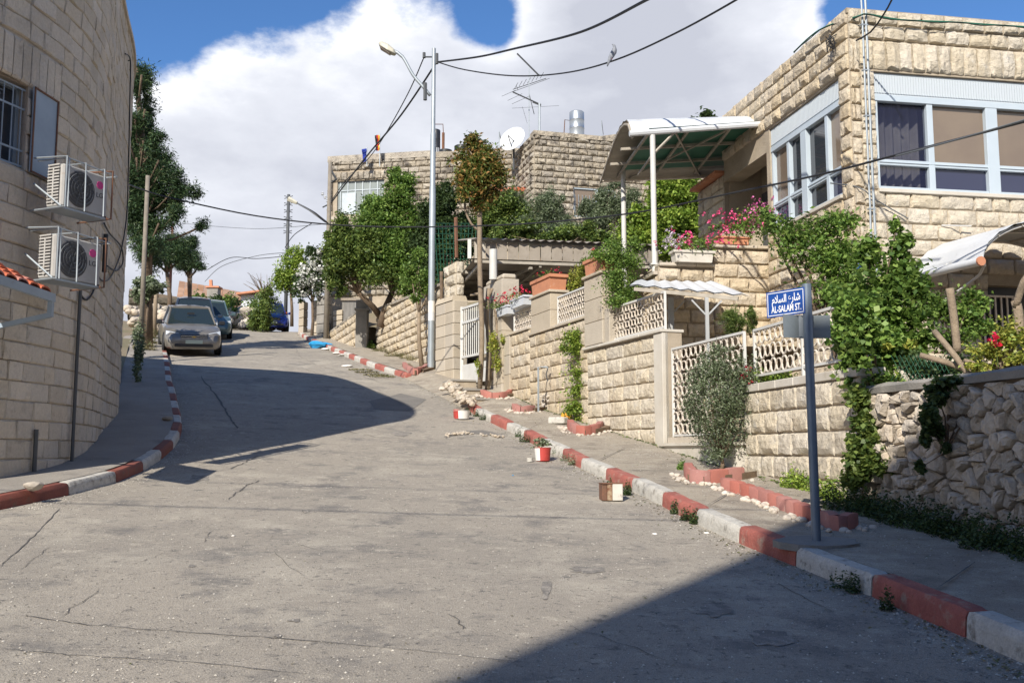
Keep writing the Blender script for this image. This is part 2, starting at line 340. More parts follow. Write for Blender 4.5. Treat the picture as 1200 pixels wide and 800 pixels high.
def struct(name): 
    o = D.objects.new(name, None); COL.objects.link(o); WL[o.name] = Vector((0,0,0)); o['kind'] = 'structure'; return o
def dup(root, loc, rotz, label=None):
    r = root.copy(); COL.objects.link(r); r.location = loc; r.rotation_euler = (0, 0, rotz); WL[r.name] = Vector(loc)
    if label: r['label'] = label
    for ch in list(root.children):
        c = ch.copy(); COL.objects.link(c); c.parent = r
        for gch in ch.children:
            d = gch.copy(); COL.objects.link(d); d.parent = c
    return r
def np_mesh(name, V, Fq, m, parent=None, kind=None, label=None, cat=None, group=None, loc=None, smooth=False):
    o0 = WL[parent.name] if parent else (Vector(loc) if loc is not None else Vector((0,0,0)))
    V = V-np.array(o0)[None]; me = D.meshes.new(name); k = Fq.shape[1]
    me.vertices.add(len(V)); me.vertices.foreach_set('co', V.astype(np.float32).ravel())
    me.loops.add(Fq.size); me.loops.foreach_set('vertex_index', Fq.astype(np.int32).ravel())
    me.polygons.add(len(Fq)); me.polygons.foreach_set('loop_start', np.arange(0, Fq.size, k, dtype=np.int32))
    me.update(calc_edges=True); me.validate()
    if smooth: me.shade_smooth()
    me.materials.append(M[m]); o = D.objects.new(name, me); COL.objects.link(o)
    if parent: o.parent = parent
    else: o.location = o0
    WL[o.name] = o0; return tag(o, label, cat, group, kind)
# ---- leaves
def leafy(C, size, aspect=.5, up=.4, fold=.12, jit=.5, dirs=None):
    N = len(C); n = rng.normal(size=(N, 3)); n[:, 2] = np.abs(n[:, 2])+up; n /= np.linalg.norm(n, axis=1)[:, None]
    t = rng.normal(size=(N, 3)) if dirs is None else dirs+rng.normal(size=(N, 3))*.35
    t -= n*np.sum(n*t, 1)[:, None]; t /= np.linalg.norm(t, axis=1)[:, None]+1e-9
    b = np.cross(n, t); s = size*(1-jit/2+jit*rng.random(N))[:, None]
    V = np.stack([C-t*s*.5, C+b*s*aspect*.5+n*s*fold, C+t*s*.5, C-b*s*aspect*.5+n*s*fold], 1).reshape(-1, 3)
    return V, np.arange(4*N).reshape(-1, 4)
def clump_points(clumps, n, sub=20, spread=.25, inner=.3, top=0.0):
    out = []; vol = np.array([c[3]*c[4]*c[5] for c in clumps])**.75; vol /= vol.sum()
    for c, w in zip(clumps, vol):
        k = max(6, int(n*w)); d = rng.normal(size=(sub, 3)); d[:, 2] += top; d /= np.linalg.norm(d, axis=1)[:, None]
        r = inner+(1-inner)*rng.random(sub)**.6; r *= np.where(rng.random(sub) < .22, 1.0+.35*rng.random(sub), 1.0); ctr = d*r[:, None]; wt = .5+rng.random(sub); idx = rng.choice(sub, k, p=wt/wt.sum())
        q = ctr[idx]+rng.normal(size=(k, 3))*spread*(.45+.95*rng.random(sub))[idx][:, None]
        out.append(q*np.array(c[3:6])+np.array(c[:3]))
    return np.concatenate(out)
def foliage(parent, clumps, n, size, m, name='crown', **kw):
    a = {k: kw.pop(k) for k in ('sub', 'spread', 'inner', 'top') if k in kw}
    V, Fq = leafy(clump_points(clumps, n, **a), size, **kw)
    return np_mesh(name, V, Fq, m, parent, kind='stuff' if parent is None else None)
def limbs(parent, base, clumps, r, m='bark', fork=.45, name='trunk', lean=(0, 0)):
    b = MB(); base = Vector(base); top = Vector((sum(c[0] for c in clumps)/len(clumps), sum(c[1] for c in clumps)/len(clumps), min(c[2]-c[5]*.3 for c in clumps)))
    fk = base.lerp(top, .8); fk += Vector((lean[0], lean[1], 0))
    mid = base.lerp(fk, .5)+Vector((random.uniform(-.08, .08), random.uniform(-.08, .08), 0))
    b.tube([base-Vector((0,0,.1)), mid, fk], [r, r*.8, r*.65], 8)
    for c in clumps:
        e = Vector(c[:3]); q = fk.lerp(e, .5)+Vector((random.uniform(-.1,.1), random.uniform(-.1,.1), .05))
        b.tube([fk, q, e], [r*.5, r*.32, r*.12], 6)
        for _ in range(4):
            e2 = e+Vector((random.uniform(-1,1)*c[3], random.uniform(-1,1)*c[4], random.uniform(-.5,1)*c[5]))*.75
            b.tube([q, e, e2] if random.random() < .4 else [e, e.lerp(e2, .5), e2], [r*.14, r*.10, r*.05], 4)
    return b.build(name, m, parent, smooth=True)
def tree(nm, base, clumps, n, size, lm, label, cat='tree', r=.12, bark='bark', group=None, **kw):
    t = thing(nm, base, label, cat, group); limbs(t, base, clumps, r, bark); foliage(t, clumps, n, size, lm, **kw); return t
# ---- stone pieces
def unit_stone(kind, seed):
    R = random.Random(seed)
    if kind == 'rock': xs = [0, .05, .27+R.uniform(-.05,.05), .5+R.uniform(-.05,.05), .74+R.uniform(-.05,.05), .95, 1]; zs = [0, .10, .38+R.uniform(-.06,.06), .66+R.uniform(-.06,.06), .90, 1]
    else: xs = [0, .03, .5, .97, 1]; zs = [0, .06, .94, 1]
    vs = []; fs = []; tx, tz = R.uniform(-.18,.18), R.uniform(-.15,.25); cx, cz = R.uniform(.3,.7), R.uniform(.3,.7)
    for i, z in enumerate(zs):
        for j, x in enumerate(xs):
            ed = (i in (0, len(zs)-1)) or (j in (0, len(xs)-1)); e2 = (i in (1, len(zs)-2)) or (j in (1, len(xs)-2))
            if kind == 'rock': y = -.10-R.uniform(0, .10) if ed else ((-.42-R.uniform(0,.32)) if e2 else (-.60-R.uniform(0,.5)))-tx*(x-.5)-tz*(z-.5)
            elif kind == 'flat': y = -.35 if ed else -.75-R.uniform(0, .25)
            else: y = -.85 if ed else -1.0
            jx = 0 if ed else R.uniform(-.035,.035); jz = 0 if ed else R.uniform(-.05,.05)
            if ed and kind == 'rock':
                jx = R.uniform(0,.02)*(1 if j == 0 else -1 if j == len(xs)-1 else 0); jz = R.uniform(0,.035)*(1 if i == 0 else -1 if i == len(zs)-1 else 0)
            vs.append((x+jx, y, z+jz))
    w = len(xs); h = len(zs)
    fs += [(i*w+j, i*w+j+1, (i+1)*w+j+1, (i+1)*w+j) for i in range(h-1) for j in range(w-1)]
    ring = [j for j in range(w)]+[i*w+w-1 for i in range(1, h)]+[(h-1)*w+j for j in range(w-2, -1, -1)]+[i*w for i in range(h-2, 0, -1)]
    o = len(vs); vs += [(vs[i][0], .35, vs[i][2]) for i in ring]; k = len(ring)
    fs += [(ring[i], o+i, o+(i+1) % k, ring[(i+1) % k]) for i in range(k)]
    return vs, fs
UM = {}
def stone_mesh(kind, m, i):
    key = (kind, m, i)
    if key not in UM:
        vs, fs = unit_stone(kind, i*7+3); me = D.meshes.new('stone_block'); me.from_pydata(vs, [], fs); me.materials.append(M[m]); me.update()
        if kind == 'rock': me.shade_smooth(); me.set_sharp_from_angle(angle=math.radians(30))
        UM[key] = (me, vs, fs)
    return UM[key]
def rock_data(seed):
    R = np.random.default_rng(seed); t = (1+5**.5)/2
    v = np.array([(-1,t,0),(1,t,0),(-1,-t,0),(1,-t,0),(0,-1,t),(0,1,t),(0,-1,-t),(0,1,-t),(t,0,-1),(t,0,1),(-t,0,-1),(-t,0,1)], float); v /= np.linalg.norm(v[0])
    f = [(0,11,5),(0,5,1),(0,1,7),(0,7,10),(0,10,11),(1,5,9),(5,11,4),(11,10,2),(10,7,6),(7,1,8),(3,9,4),(3,4,2),(3,2,6),(3,6,8),(3,8,9),(4,9,5),(2,4,11),(6,2,10),(8,6,7),(9,8,1)]
    v = list(map(tuple, v)); cache = {}; f2 = []
    def mid(a, b):
        k = (min(a, b), max(a, b))
        if k not in cache:
            m_ = np.array(v[a])+np.array(v[b]); v.append(tuple(m_/np.linalg.norm(m_))); cache[k] = len(v)-1
        return cache[k]
    for a, b, c in f:
        x, y, z = mid(a, b), mid(b, c), mid(c, a); f2 += [(a, x, z), (b, y, x), (c, z, y), (x, y, z)]
    V = np.array(v); 
    for _ in range(7):
        d = R.normal(size=3); d /= np.linalg.norm(d); h = R.uniform(.62, .9); s = V@d; V = V-np.outer(np.maximum(s-h, 0), d)
    return [tuple(p) for p in V*.5], f2
def rock_mesh(m, i):
    key = ('rockpiece', m, i)
    if key not in UM:
        vs, fs = rock_data(i+11); me = D.meshes.new('stone'); me.from_pydata(vs, [], fs); me.materials.append(M[m]); me.update(); UM[key] = (me, vs, fs)
    return UM[key]
def emit(parent, items, name, limit=300):
    """items: (mesh_tuple, loc, rotz, scale[, rotx, roty]); the largest in view become parts, the rest one joined part"""
    def score(it):
        x, y, w = proj(it[1]); a = it[3][0]*it[3][2]/(w*w)
        return a if (-60 < x < 1260 and -60 < y < 860) else a*1e-4
    items = sorted(items, key=score, reverse=True); o0 = WL[parent.name]
    for it in items[:limit]:
        o = D.objects.new(name, it[0][0]); COL.objects.link(o); o.parent = parent; o.location = Vector(it[1])-o0
        o.rotation_euler = (it[4] if len(it) > 4 else 0, it[5] if len(it) > 5 else 0, it[2]); o.scale = it[3]
    rest = items[limit:]
    if rest:
        b = MB()
        for it in rest:
            R = Matrix.Translation(Vector(it[1])) @ Matrix.Rotation(it[2], 4, 'Z') @ Matrix.Diagonal((*it[3], 1)); b.add([R@Vector(v) for v in it[0][1]], it[0][2])
        o = b.build(name+'_rest', it[0][0].materials[0].name, parent); o['kind'] = 'stuff'
class Fr:            # vertical wall frame: s along e, outward n = e turned clockwise
    def __init__(s, o, e): s.o = Vector((o[0], o[1])); s.e = Vector((e[0], e[1])).normalized(); s.n = Vector((s.e.y, -s.e.x)); s.rot = math.atan2(s.e.y, s.e.x)
    def p(s, a, out, z): q = s.o+s.e*a+s.n*out; return Vector((q.x, q.y, z))
    def box(s, b, s0, s1, d0, d1, z0, z1):    # d measured outward
        return b.hexa([s.p(s0,d1,z0), s.p(s1,d1,z0), s.p(s1,d0,z0), s.p(s0,d0,z0), s.p(s0,d1,z1), s.p(s1,d1,z1), s.p(s1,d0,z1), s.p(s0,d0,z1)])
    def s_of(s, px):  # wall coordinate seen at pixel column px (near eye height)
        r = (px-600)/F; return (r*s.o.y-s.o.x)/(s.e.x-r*s.e.y)
def body(parent, fr, s0, s1, z0, z1, th, holes=(), m='mortar', name='wall', ground=None):
    b = MB(); S = sorted({s0, s1}|{v for h in holes for v in h[:2] if s0 < v < s1}); Z = sorted({z0, z1}|{v for h in holes for v in h[2:4] if z0 < v < z1})
    for a, c in zip(S, S[1:]):
        for d, e in zip(Z, Z[1:]):
            ms, mz = (a+c)/2, (d+e)/2
            if any(h[0] < ms < h[1] and h[2] < mz < h[3] for h in holes): continue
            fr.box(b, a, c, -th, 0, d, e)
    return b.build(name, m, parent)
def courses(fr, s0, s1, z0, z1, hc, ll, kind, m, holes=(), ground=None, top=None, proud=.05, gap=.008, soldier=()):
    """course the wall with single stones; holes and soldier courses (s0,s1,z0,z1,w) are cut out"""
    out = []; R = random.Random(int(abs(s0*37+z1*101)+len(ll)*7)); n = max(1, round((z1-z0)/hc)); h = (z1-z0)/n
    blk = list(holes)+[q[:4] for q in soldier]
    for r in range(n):
        za = z0+r*h; zb = za+h; a = s0-(R.random()*ll[0])
        while a < s1-.02:
            L = R.uniform(*ll); b_ = a+L
            if s1-b_ < ll[0]*.45: b_ = s1
            x0, x1 = max(a, s0), min(b_, s1); segs = [(x0, x1)]
            for hh in blk:
                if hh[3] > za+.03 and hh[2] < zb-.03:
                    ns = []
                    for u, v in segs:
                        if hh[1] <= u or hh[0] >= v: ns.append((u, v)); continue
                        if hh[0] > u: ns.append((u, hh[0]))
                        if hh[1] < v: ns.append((hh[1], v))
                    segs = ns
            for u, v in segs:
                if v-u < .05: continue
                c = (u+v)/2
                if ground and zb < ground(c)+.02: continue
                if top and za+h*.6 > top(c): continue
                zt = zb if not top else min(zb, top(c))
                out.append((stone_mesh(kind, m, R.randrange(10)), fr.p(u+gap/2, 0, za+gap/2), fr.rot, (v-u-gap, proud*R.uniform(.8,1.2), zt-za-gap)))
            a = b_
    for q in soldier:
        k = max(1, round((q[1]-q[0])/q[4])); w = (q[1]-q[0])/k
        for i in range(k):
            out.append((stone_mesh(kind, m, R.randrange(10)), fr.p(q[0]+i*w+gap/2, 0, q[2]+gap/2), fr.rot, (w-gap, proud*R.uniform(.8,1.2), q[3]-q[2]-gap)))
    return out
def pillar(parent, fr, s0, s1, d0, d1, z0, z1, hc=.25, m='smooth_stone', cap=True, name='stone_block'):
    b = MB(); n = max(1, round((z1-z0)/hc)); h = (z1-z0)/n; fr.box(b, s0+.012, s1-.012, d0+.012, d1-.012, z0, z1-.01); b.build('pier_core', 'mortar', parent)
    for i in range(n):
        c = MB(); fr.box(c, s0, s1, d0, d1, z0+i*h+.004, z0+(i+1)*h-.004); c.build(name, m, parent, bevel=.008)
    if cap:
        c = MB(); fr.box(c, s0-.04, s1+.04, d0-.04, d1+.04, z1+.002, z1+.06); c.build('coping', m, parent, bevel=.01)
def ridged(pts0, pts1, n, amp, thick=.004, sub=2):
    """corrugated sheet between two edge polylines of equal length; ribs run along the polylines"""
    b = MB(); k = len(pts0); rings = []
    for i in range(n*sub+1):
        t = i/(n*sub); ph = i % sub; row = []
        for a, c in zip(pts0, pts1):
            a = Vector(a); c = Vector(c); row.append(a.lerp(c, t)+Vector((0, 0, amp if ph == 0 else 0)))
        rings.append(row)
    top = [r for r in rings]; b.loft(top, cap=False, closed=False)
    b.loft([[p-Vector((0,0,thick)) for p in r][::-1] for r in rings], cap=False, closed=False)
    return b

# ================================================================== THE SETTING: ground, road, kerbs, pavements
RK = [(5.3,-14),(3.35,0),(2.605,5.8),(2.48,6.75),(2.28,7.75),(2.08,8.75),(1.89,9.85),(1.70,11.0),(1.49,12.05),(1.27,13.15),(1.0,14.25),(.77,15.4),(.46,16.4),(.16,17.6),(-.16,18.65),(-.49,19.7),(-.79,20.6),(-.97,21.3)]
RK2 = [(-2.86,26.4),(-3.3,27.2),(-3.78,28.16),(-4.315,29.26),(-4.92,30.8),(-5.5,32.3),(-6.05,33.75),(-6.6,35.3),(-7.49,38.0),(-8.6,41.0),(-9.6,44.0),(-10.5,48.0)]
RALL = RK+RK2+[(-11,60)]
LK = [(-15,5.3),(-9,5.9),(-6.9,7.0),(-5.6,8.4),(-5.0,9.6),(-4.77,10.7),(-4.68,11.7),(-4.76,12.9),(-4.92,14),(-5.14,15.1),(-5.52,16.5),(-6.08,18.05),(-6.82,20),(-7.47,21.7),(-7.88,22.7),(-9.28,26.5),(-10.71,30.3),(-12.4,35),(-14.8,42),(-16,46)]
RW = [(5.3,2.0),(4.35,7.3),(3.72,10.4),(2.46,15.8),(-.14,23.2),(-1.32,25.4),(-2.1,27.2),(-4.2,31.6),(-6.4,37.0),(-9.0,42.5),(-10.2,48)]   # face of the walls on the right
def strip(name, rows, m, parent=None, kind='structure', label=None):
    b = MB(); n = len(rows[0]); b.add([p for r in rows for p in r], [(i*n+j, i*n+j+1, (i+1)*n+j+1, (i+1)*n+j) for i in range(len(rows)-1) for j in range(n-1)])
    return b.build(name, m, parent, smooth=True, kind=kind)
rows = []
for y in [-300,-150,-80,-50,-35,-25]+list(np.arange(-20, 62, 1.0))+[70,90,130,200,400,900,1500]:
    rows.append([(x, y, road(max(min(x, 25), -25), y)-.06-(.35 if x > polyx(RW, y)+.4 else 0)) for x in [-1200,-400,-150,-80,-50,-30]+list(np.arange(-24, 24, 2.0))+[30,50,80,150,400,1200]])
strip('ground', rows, 'ground')
rows = []
for y in list(np.arange(-16, 60, .5)):
    xr = polyx(RALL, y)+.04; xl = (polyx(LK[3:], y)-.4) if y > 8.6 else -40
    rows.append([(lerp(xl, xr, (j/40) if y > 8.6 else 1-(1-j/40)**2.2), y, 0) for j in range(41)])
rows = [[(x, y, road(x, y)) for x, y, _ in r] for r in rows]
road_o = strip('road', rows, 'asphalt')
def ribbon(name, pts, w, m, parent, lift=.005, taper=True):
    Q = [Vector(p) for p in pts]; b = MB(); V = []
    for i, p in enumerate(Q):
        t = (Q[min(i+1, len(Q)-1)]-Q[max(i-1, 0)]).normalized(); sd = Vector((t.y, -t.x, 0)).normalized(); ww = w*random.uniform(.5, 1.4)*(1 if 0 < i < len(Q)-1 else .2)
        V += [p+sd*ww/2+Vector((0,0,lift)), p-sd*ww/2+Vector((0,0,lift))]
    b.add(V, [(2*i, 2*i+1, 2*i+3, 2*i+2) for i in range(len(Q)-1)]); return b.build(name, m, parent)
def seam(pix, w, name='crack', m='tar', sub=9):
    out = []; w *= .55
    for a, c in zip(pix, pix[1:]):
        for i in range(sub): out.append(G(lerp(a[0], c[0], i/sub)+random.uniform(-1.2,1.2), lerp(a[1], c[1], i/sub)+random.uniform(-.7,.7)))
    out.append(G(*pix[-1])); ribbon(name, out, w, m, road_o)
seam([(30,722),(110,733),(220,741),(330,748),(470,760),(620,777)], .016)
seam([(0,760),(90,768),(220,775),(360,790)], .012)
seam([(267,585),(290,568),(305,563)], .03); seam([(270,549),(290,540),(302,534)], .035)
seam([(0,664),(40,628),(70,596)], .02); seam([(350,430),(385,442),(430,455),(470,470)], .02)
seam([(345,405),(352,418),(372,428),(420,440),(460,452)], .02)
seam([(392,503),(440,512),(500,516),(560,512),(590,520)], .025); seam([(522,513),(545,506),(570,506),(590,514)], .05)
seam([(235,440),(258,470),(270,490),(278,502)], .07); seam([(500,610),(585,606),(660,603)], .01)
for px, py, rx, ry in ((325,745,6,2),(640,690,7,14),(345,727,8,2),(225,663,5,2),(838,715,22,9),(905,748,30,12),(690,668,26,5),(470,508,12,3),(235,560,14,4)):
    c = G(px, py); b = MB(); pl = []
    for k in range(14):
        a = k*math.pi/7; rr = random.uniform(.6, 1.15); q = G(px+rx*rr*math.cos(a), py+ry*rr*math.sin(a)); pl.append((q.x, q.y, q.z+.004))
    b.add(pl, [tuple(range(13, -1, -1))]); b.build('oil_stain', 'asphalt_stain', road_o)
def pave_seam(pix, w, par, h): 
    out = []
    for a, c in zip(pix, pix[1:]):
        for i in range(6): q = G(lerp(a[0], c[0], i/6), lerp(a[1], c[1], i/6), h); out.append(q+Vector((0,0,.008)))
    ribbon('joint', out, w, 'tar', par)
for k in range(26):
    px, py = random.uniform(20, 1150), 420+380*random.random()**.6; q = G(px, py)
    if q.y < 5 or q.x > polyx(RALL, q.y)-.3 or (q.y > 9 and q.x < polyx(LK[3:], q.y)+.3): continue
    a = random.uniform(-.5,.5)-.25; L = random.uniform(.25, 1.1); pts = []
    for i in range(7): x = q.x+math.sin(a)*L*i/6+random.uniform(-.02,.02); y = q.y+math.cos(a)*L*i/6*random.choice((1,1,.9)); pts.append(Vector((x, y, road(x, y))))
    ribbon('crack', pts, random.uniform(.004,.008), 'tar', road_o)
def kerb(name, path, step, h, wd, first_white, side, nmax=99, phase=0, reds='kerb_red'):
    """kerbstones laid along a path; side=+1: pavement to the right of travel"""
    root = struct(name); pts = [Vector((x, y)) for x, y in path]; cum = [0]
    for a, c in zip(pts, pts[1:]): cum.append(cum[-1]+(c-a).length)
    def at(s):
        s = max(0, min(s, cum[-1]-1e-4)); i = max(j for j in range(len(cum)) if cum[j] <= s); i = min(i, len(pts)-2)
        return pts[i].lerp(pts[i+1], (s-cum[i])/(cum[i+1]-cum[i]))
    s = phase; k = 0; R = random.Random(5)
    while s < cum[-1]-.2 and k < nmax:
        e = min(s+step, cum[-1]); a, c = at(s+.008), at(e-.008); t = (c-a).normalized(); n = Vector((t.y, -t.x))*side
        b = MB(); rings = []; jit = R.uniform(-.008, .008)
        for u in (0, .04, .3, .5, .7, .96, 1):
            q = a.lerp(c, u); z = road(q.x, q.y); ins = .012 if u in (0, 1) else R.uniform(-.004, .004)
            rings.append([(q.x+n.x*(d+(ins if i in (1,2) else 0)), q.y+n.y*(d+(ins if i in (1,2) else 0)), z+zz+jit-(ins if i in (2,3,4) else 0)) for i, (d, zz) in enumerate([(0,-.08),(0,h*.5),(.004,h-.035),(.03,h-.004),(wd-.02,h),(wd,h-.02),(wd,-.08)])])
        b.loft(rings); wht = (k % 2 == 0) == first_white
        b.build('kerb_stone', 'kerb_white' if wht else reds, root, smooth='auto', label='white painted kerb stone' if wht else 'red painted kerb stone')
        s = e; k += 1
    return root
near = [(2.605,5.8),(2.75,4.75),(2.89,3.7),(3.03,2.6),(3.3,0),(4.0,-5)]
kerb('kerb', near, 1.07, .16, .17, True, -1)
kerb('kerb', [(x, y) for x, y in RK[2:]], 1.083, .16, .17, False, 1)
kerb('kerb', RK2, .86, .15, .16, False, 1)
lk = list(LK)
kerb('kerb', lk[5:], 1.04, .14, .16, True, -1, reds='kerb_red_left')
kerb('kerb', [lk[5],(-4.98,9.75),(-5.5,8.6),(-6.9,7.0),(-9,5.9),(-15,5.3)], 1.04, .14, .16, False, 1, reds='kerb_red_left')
# right pavement: kerb to walls, a dropped driveway in the gap between the two kerbs
rows = []
for y in list(np.arange(-12, 50, .4)):
    x0 = polyx(RALL, y)+.16; x1 = polyx(RW, y)+.35; r = []
    drop = 1.0 if not (21.2 < y < 26.5) else 0.0
    for j in range(9):
        x = lerp(x0, x1, j/8); h = .15 if drop else min(.15, .02+.15*(j/3)); r.append((x, y, road(x, y)+h+.02*j/8))
    if not drop: r[0] = (r[0][0]-.2, y, road(r[0][0]-.2, y)+.004)
    rows.append(r)
pave_r = strip('pavement', rows, 'concrete')
for sm_ in ([(945,640),(975,644),(1020,636)],[(830,592),(860,575)],[(700,540),(740,522)],[(1100,690),(1150,655)],[(610,508),(640,492)]): pave_seam(sm_, .012, pave_r, .16)
# left pavement
LB = [(-15,8.3),(-12,7.9),(-9,7.9),(-7.3,8.5),(-6.35,9.3),(-5.82,10.2),(-5.62,11),(-5.56,12),(-5.70,13),(-6.0,14.1),(-6.48,15.6),(-6.95,17.2),(-7.45,18.5),(-8.05,19.4),(-9.0,19.9),(-10.5,20.3),(-15,21.2)]
rows = []
lkc = [p for p in catmull(LK, .5)]
for i, p in enumerate(lkc):
    q = lkc[min(i+1, len(lkc)-1)]; o_ = lkc[max(i-1, 0)]; t = (q-o_).normalized(); n = Vector((-t.y, t.x)); r = []
    for j in range(7):
        d = .14+j/6*(2.4 if p.y < 22 else 1.35); a = p+n*d; r.append((a.x, a.y, road(a.x, a.y)+.14+.02*j/6))
    rows.append(r)
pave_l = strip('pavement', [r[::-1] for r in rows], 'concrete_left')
# hillside and garden levels behind the walls on the right, the verge on the left
def sheet(name, x0, x1, y0, y1, fz, m, step=1.0, jit=.06, kind='structure'):
    R = random.Random(3); rows = []; ny = max(2, int((y1-y0)/step)); nx = max(2, int((x1-x0)/step)) if not callable(x0) else 14
    for i in range(ny+1):
        y = y0+(y1-y0)*i/ny; a = x0(y) if callable(x0) else x0; c = x1(y) if callable(x1) else x1
        rows.append([(lerp(a, c, j/nx), y, fz(lerp(a, c, j/nx), y)+R.uniform(-jit, jit)) for j in range(nx+1)])
    return strip(name, rows, m)
rw = lambda k: (lambda y: polyx(RW, y)+k)
sheet('garden_soil', rw(.12), lambda y: polyx(RW, y)+6, 4, 13.4, lambda x, y: .52, 'soil', .5)
sheet('garden_soil', rw(.25), lambda y: 10, 13.4, 16.2, lambda x, y: .60, 'soil', .5)
sheet('terrace', rw(.2), lambda y: 9, 16.2, 17.6, lambda x, y: 1.75, 'concrete', .5, .01)
sheet('terrace', rw(.2), lambda y: 12, 17.6, 24.6, lambda x, y: 2.0, 'concrete', .5, .01)
sheet('hillside', rw(1.15), lambda y: 60, 29, 110, lambda x, y: road(polyx(RW, y), y)+.6+min(2.6, .16*(x-polyx(RW, y)))+max(0, (y-45)*.02), 'ground', 2.0)
sheet('yard', rw(.9), lambda y: 12, 24.6, 29, lambda x, y: 2.05+(y-24.6)*.22, 'concrete', .5, .02)
sheet('verge', lambda y: -60, lambda y: polyx(LK[3:], y)-1.2, 21.5, 110, lambda x, y: road(x, y)+.16+min(1.5, .10*max(0, polyx(LK[3:], y)-2-x)), 'ground', 2.0)
# ================================================================== the dry-stone wall (nearest, right)
def voronoi_wall(root, fr, s0, s1, zb, zt, size, m, depth=.12, name='stone', R=random.Random(4)):
    pts = []; nx = max(1, int((s1-s0)/size)); nz = max(1, int((max(zt(s0), zt(s1))-min(zb(s0), zb(s1)))/(size*.78)))
    zlo = min(zb(s0), zb(s1)); zhi = max(zt(s0), zt(s1))
    for i in range(-1, nx+1):
        for j in range(-1, nz+1):
            pts.append((s0+(i+.5+(.5 if j % 2 else 0)+R.uniform(-.42,.42))*(s1-s0)/nx, zlo+(j+.5+R.uniform(-.40,.40))*(zhi-zlo)/nz))
    for _ in range(int(len(pts)*.45)): pts.append((R.uniform(s0, s1), R.uniform(zlo, zhi)))
    cnt = 0
    for i, (cx, cz) in enumerate(pts):
        if not (s0-.03 < cx < s1+.03) or cz > zt(cx) or cz < zb(cx)-.1: continue
        poly = [(cx-size, cz-size), (cx+size, cz-size), (cx+size, cz+size), (cx-size, cz+size)]
        for j, (px, pz) in enumerate(pts):
            if i == j or abs(px-cx) > 2.2*size or abs(pz-cz) > 2.2*size: continue
            mx_, mz_ = (cx+px)/2, (cz+pz)/2; nx_, nz_ = px-cx, pz-cz; L = math.hypot(nx_, nz_); nx_ /= L; nz_ /= L; new = []
            for k in range(len(poly)):
                a, c = poly[k], poly[(k+1) % len(poly)]; da = (a[0]-mx_)*nx_+(a[1]-mz_)*nz_; dc = (c[0]-mx_)*nx_+(c[1]-mz_)*nz_
                if da <= 0: new.append(a)
                if da*dc < 0: t = da/(da-dc); new.append((a[0]+(c[0]-a[0])*t, a[1]+(c[1]-a[1])*t))
            poly = new
            if len(poly) < 3: break
        poly = [(x, min(z, zt(x))) for x, z in poly]
        if len(poly) < 3: continue
        gx = sum(p[0] for p in poly)/len(poly); gz = sum(p[1] for p in poly)/len(poly); pr = depth*R.uniform(.35, 1.15)
        # cut corners so each stone is chunky
        q = []
        for k in range(len(poly)):
            a, c = poly[k], poly[(k+1) % len(poly)]; q += [(lerp(a[0], c[0], .13), lerp(a[1], c[1], .13)), (lerp(a[0], c[0], .87), lerp(a[1], c[1], .87))]
        sc = lambda f, x, z: (gx+(x-gx)*f*R.uniform(.97,1.02), gz+(z-gz)*f*R.uniform(.97,1.02))
        n = len(q); V = []; f0, f1, f2 = (.95, .90, .70); tx, tz = R.uniform(-.25,.25), R.uniform(-.2,.2)
        for x, z in q: a = sc(f0, x, z); V.append(fr.p(a[0], -.12, a[1]))
        for x, z in q: a = sc(f1, x, z); V.append(fr.p(a[0], pr*.62+R.uniform(-.012,.012), a[1]))
        for x, z in q: a = sc(f2, x, z); V.append(fr.p(a[0], pr+tx*(a[0]-gx)+tz*(a[1]-gz)+R.uniform(-.018,.014), a[1]))
        V.append(fr.p(gx, pr+R.uniform(0,.02), gz)); Fs = []
        for k in range(n):
            k2 = (k+1) % n; Fs += [(k, k2, n+k2, n+k), (n+k, n+k2, 2*n+k2, 2*n+k), (2*n+k, 2*n+k2, 3*n)]
        b = MB(); b.add(V, Fs); b.build(name, m, root); cnt += 1
    return cnt
fA = Fr((3.72,10.4), (.18,-.985))         # runs toward the camera
base = lambda fr, k=0: (lambda s: road(*(fr.o+fr.e*s))+.15+k)
dsw = thing('dry_stone_wall', fA.p(0,0,-.5), 'rough dry stone wall of irregular tan boulders beside the pavement', 'wall')
body(dsw, fA, 0, 6.5, -1.3, .66, .45, m='mortar_dark')
voronoi_wall(dsw, fA, 0, 6.45, lambda s: base(fA)(s)-.05, lambda s: .60, .20, 'rubble', depth=.10)
b = MB()
rg = []
for i in range(28):
    s = i*.24; o = random.uniform(-.02,.02); rg.append([fA.p(s,.06+o,.60), fA.p(s,.07+o,.66+o/2), fA.p(s,.0,.70+random.uniform(-.012,.012)), fA.p(s,-.4,.69+o/3), fA.p(s,-.42,.60)])
b.loft(rg).build('mortar_cap', 'grey_concrete', dsw)
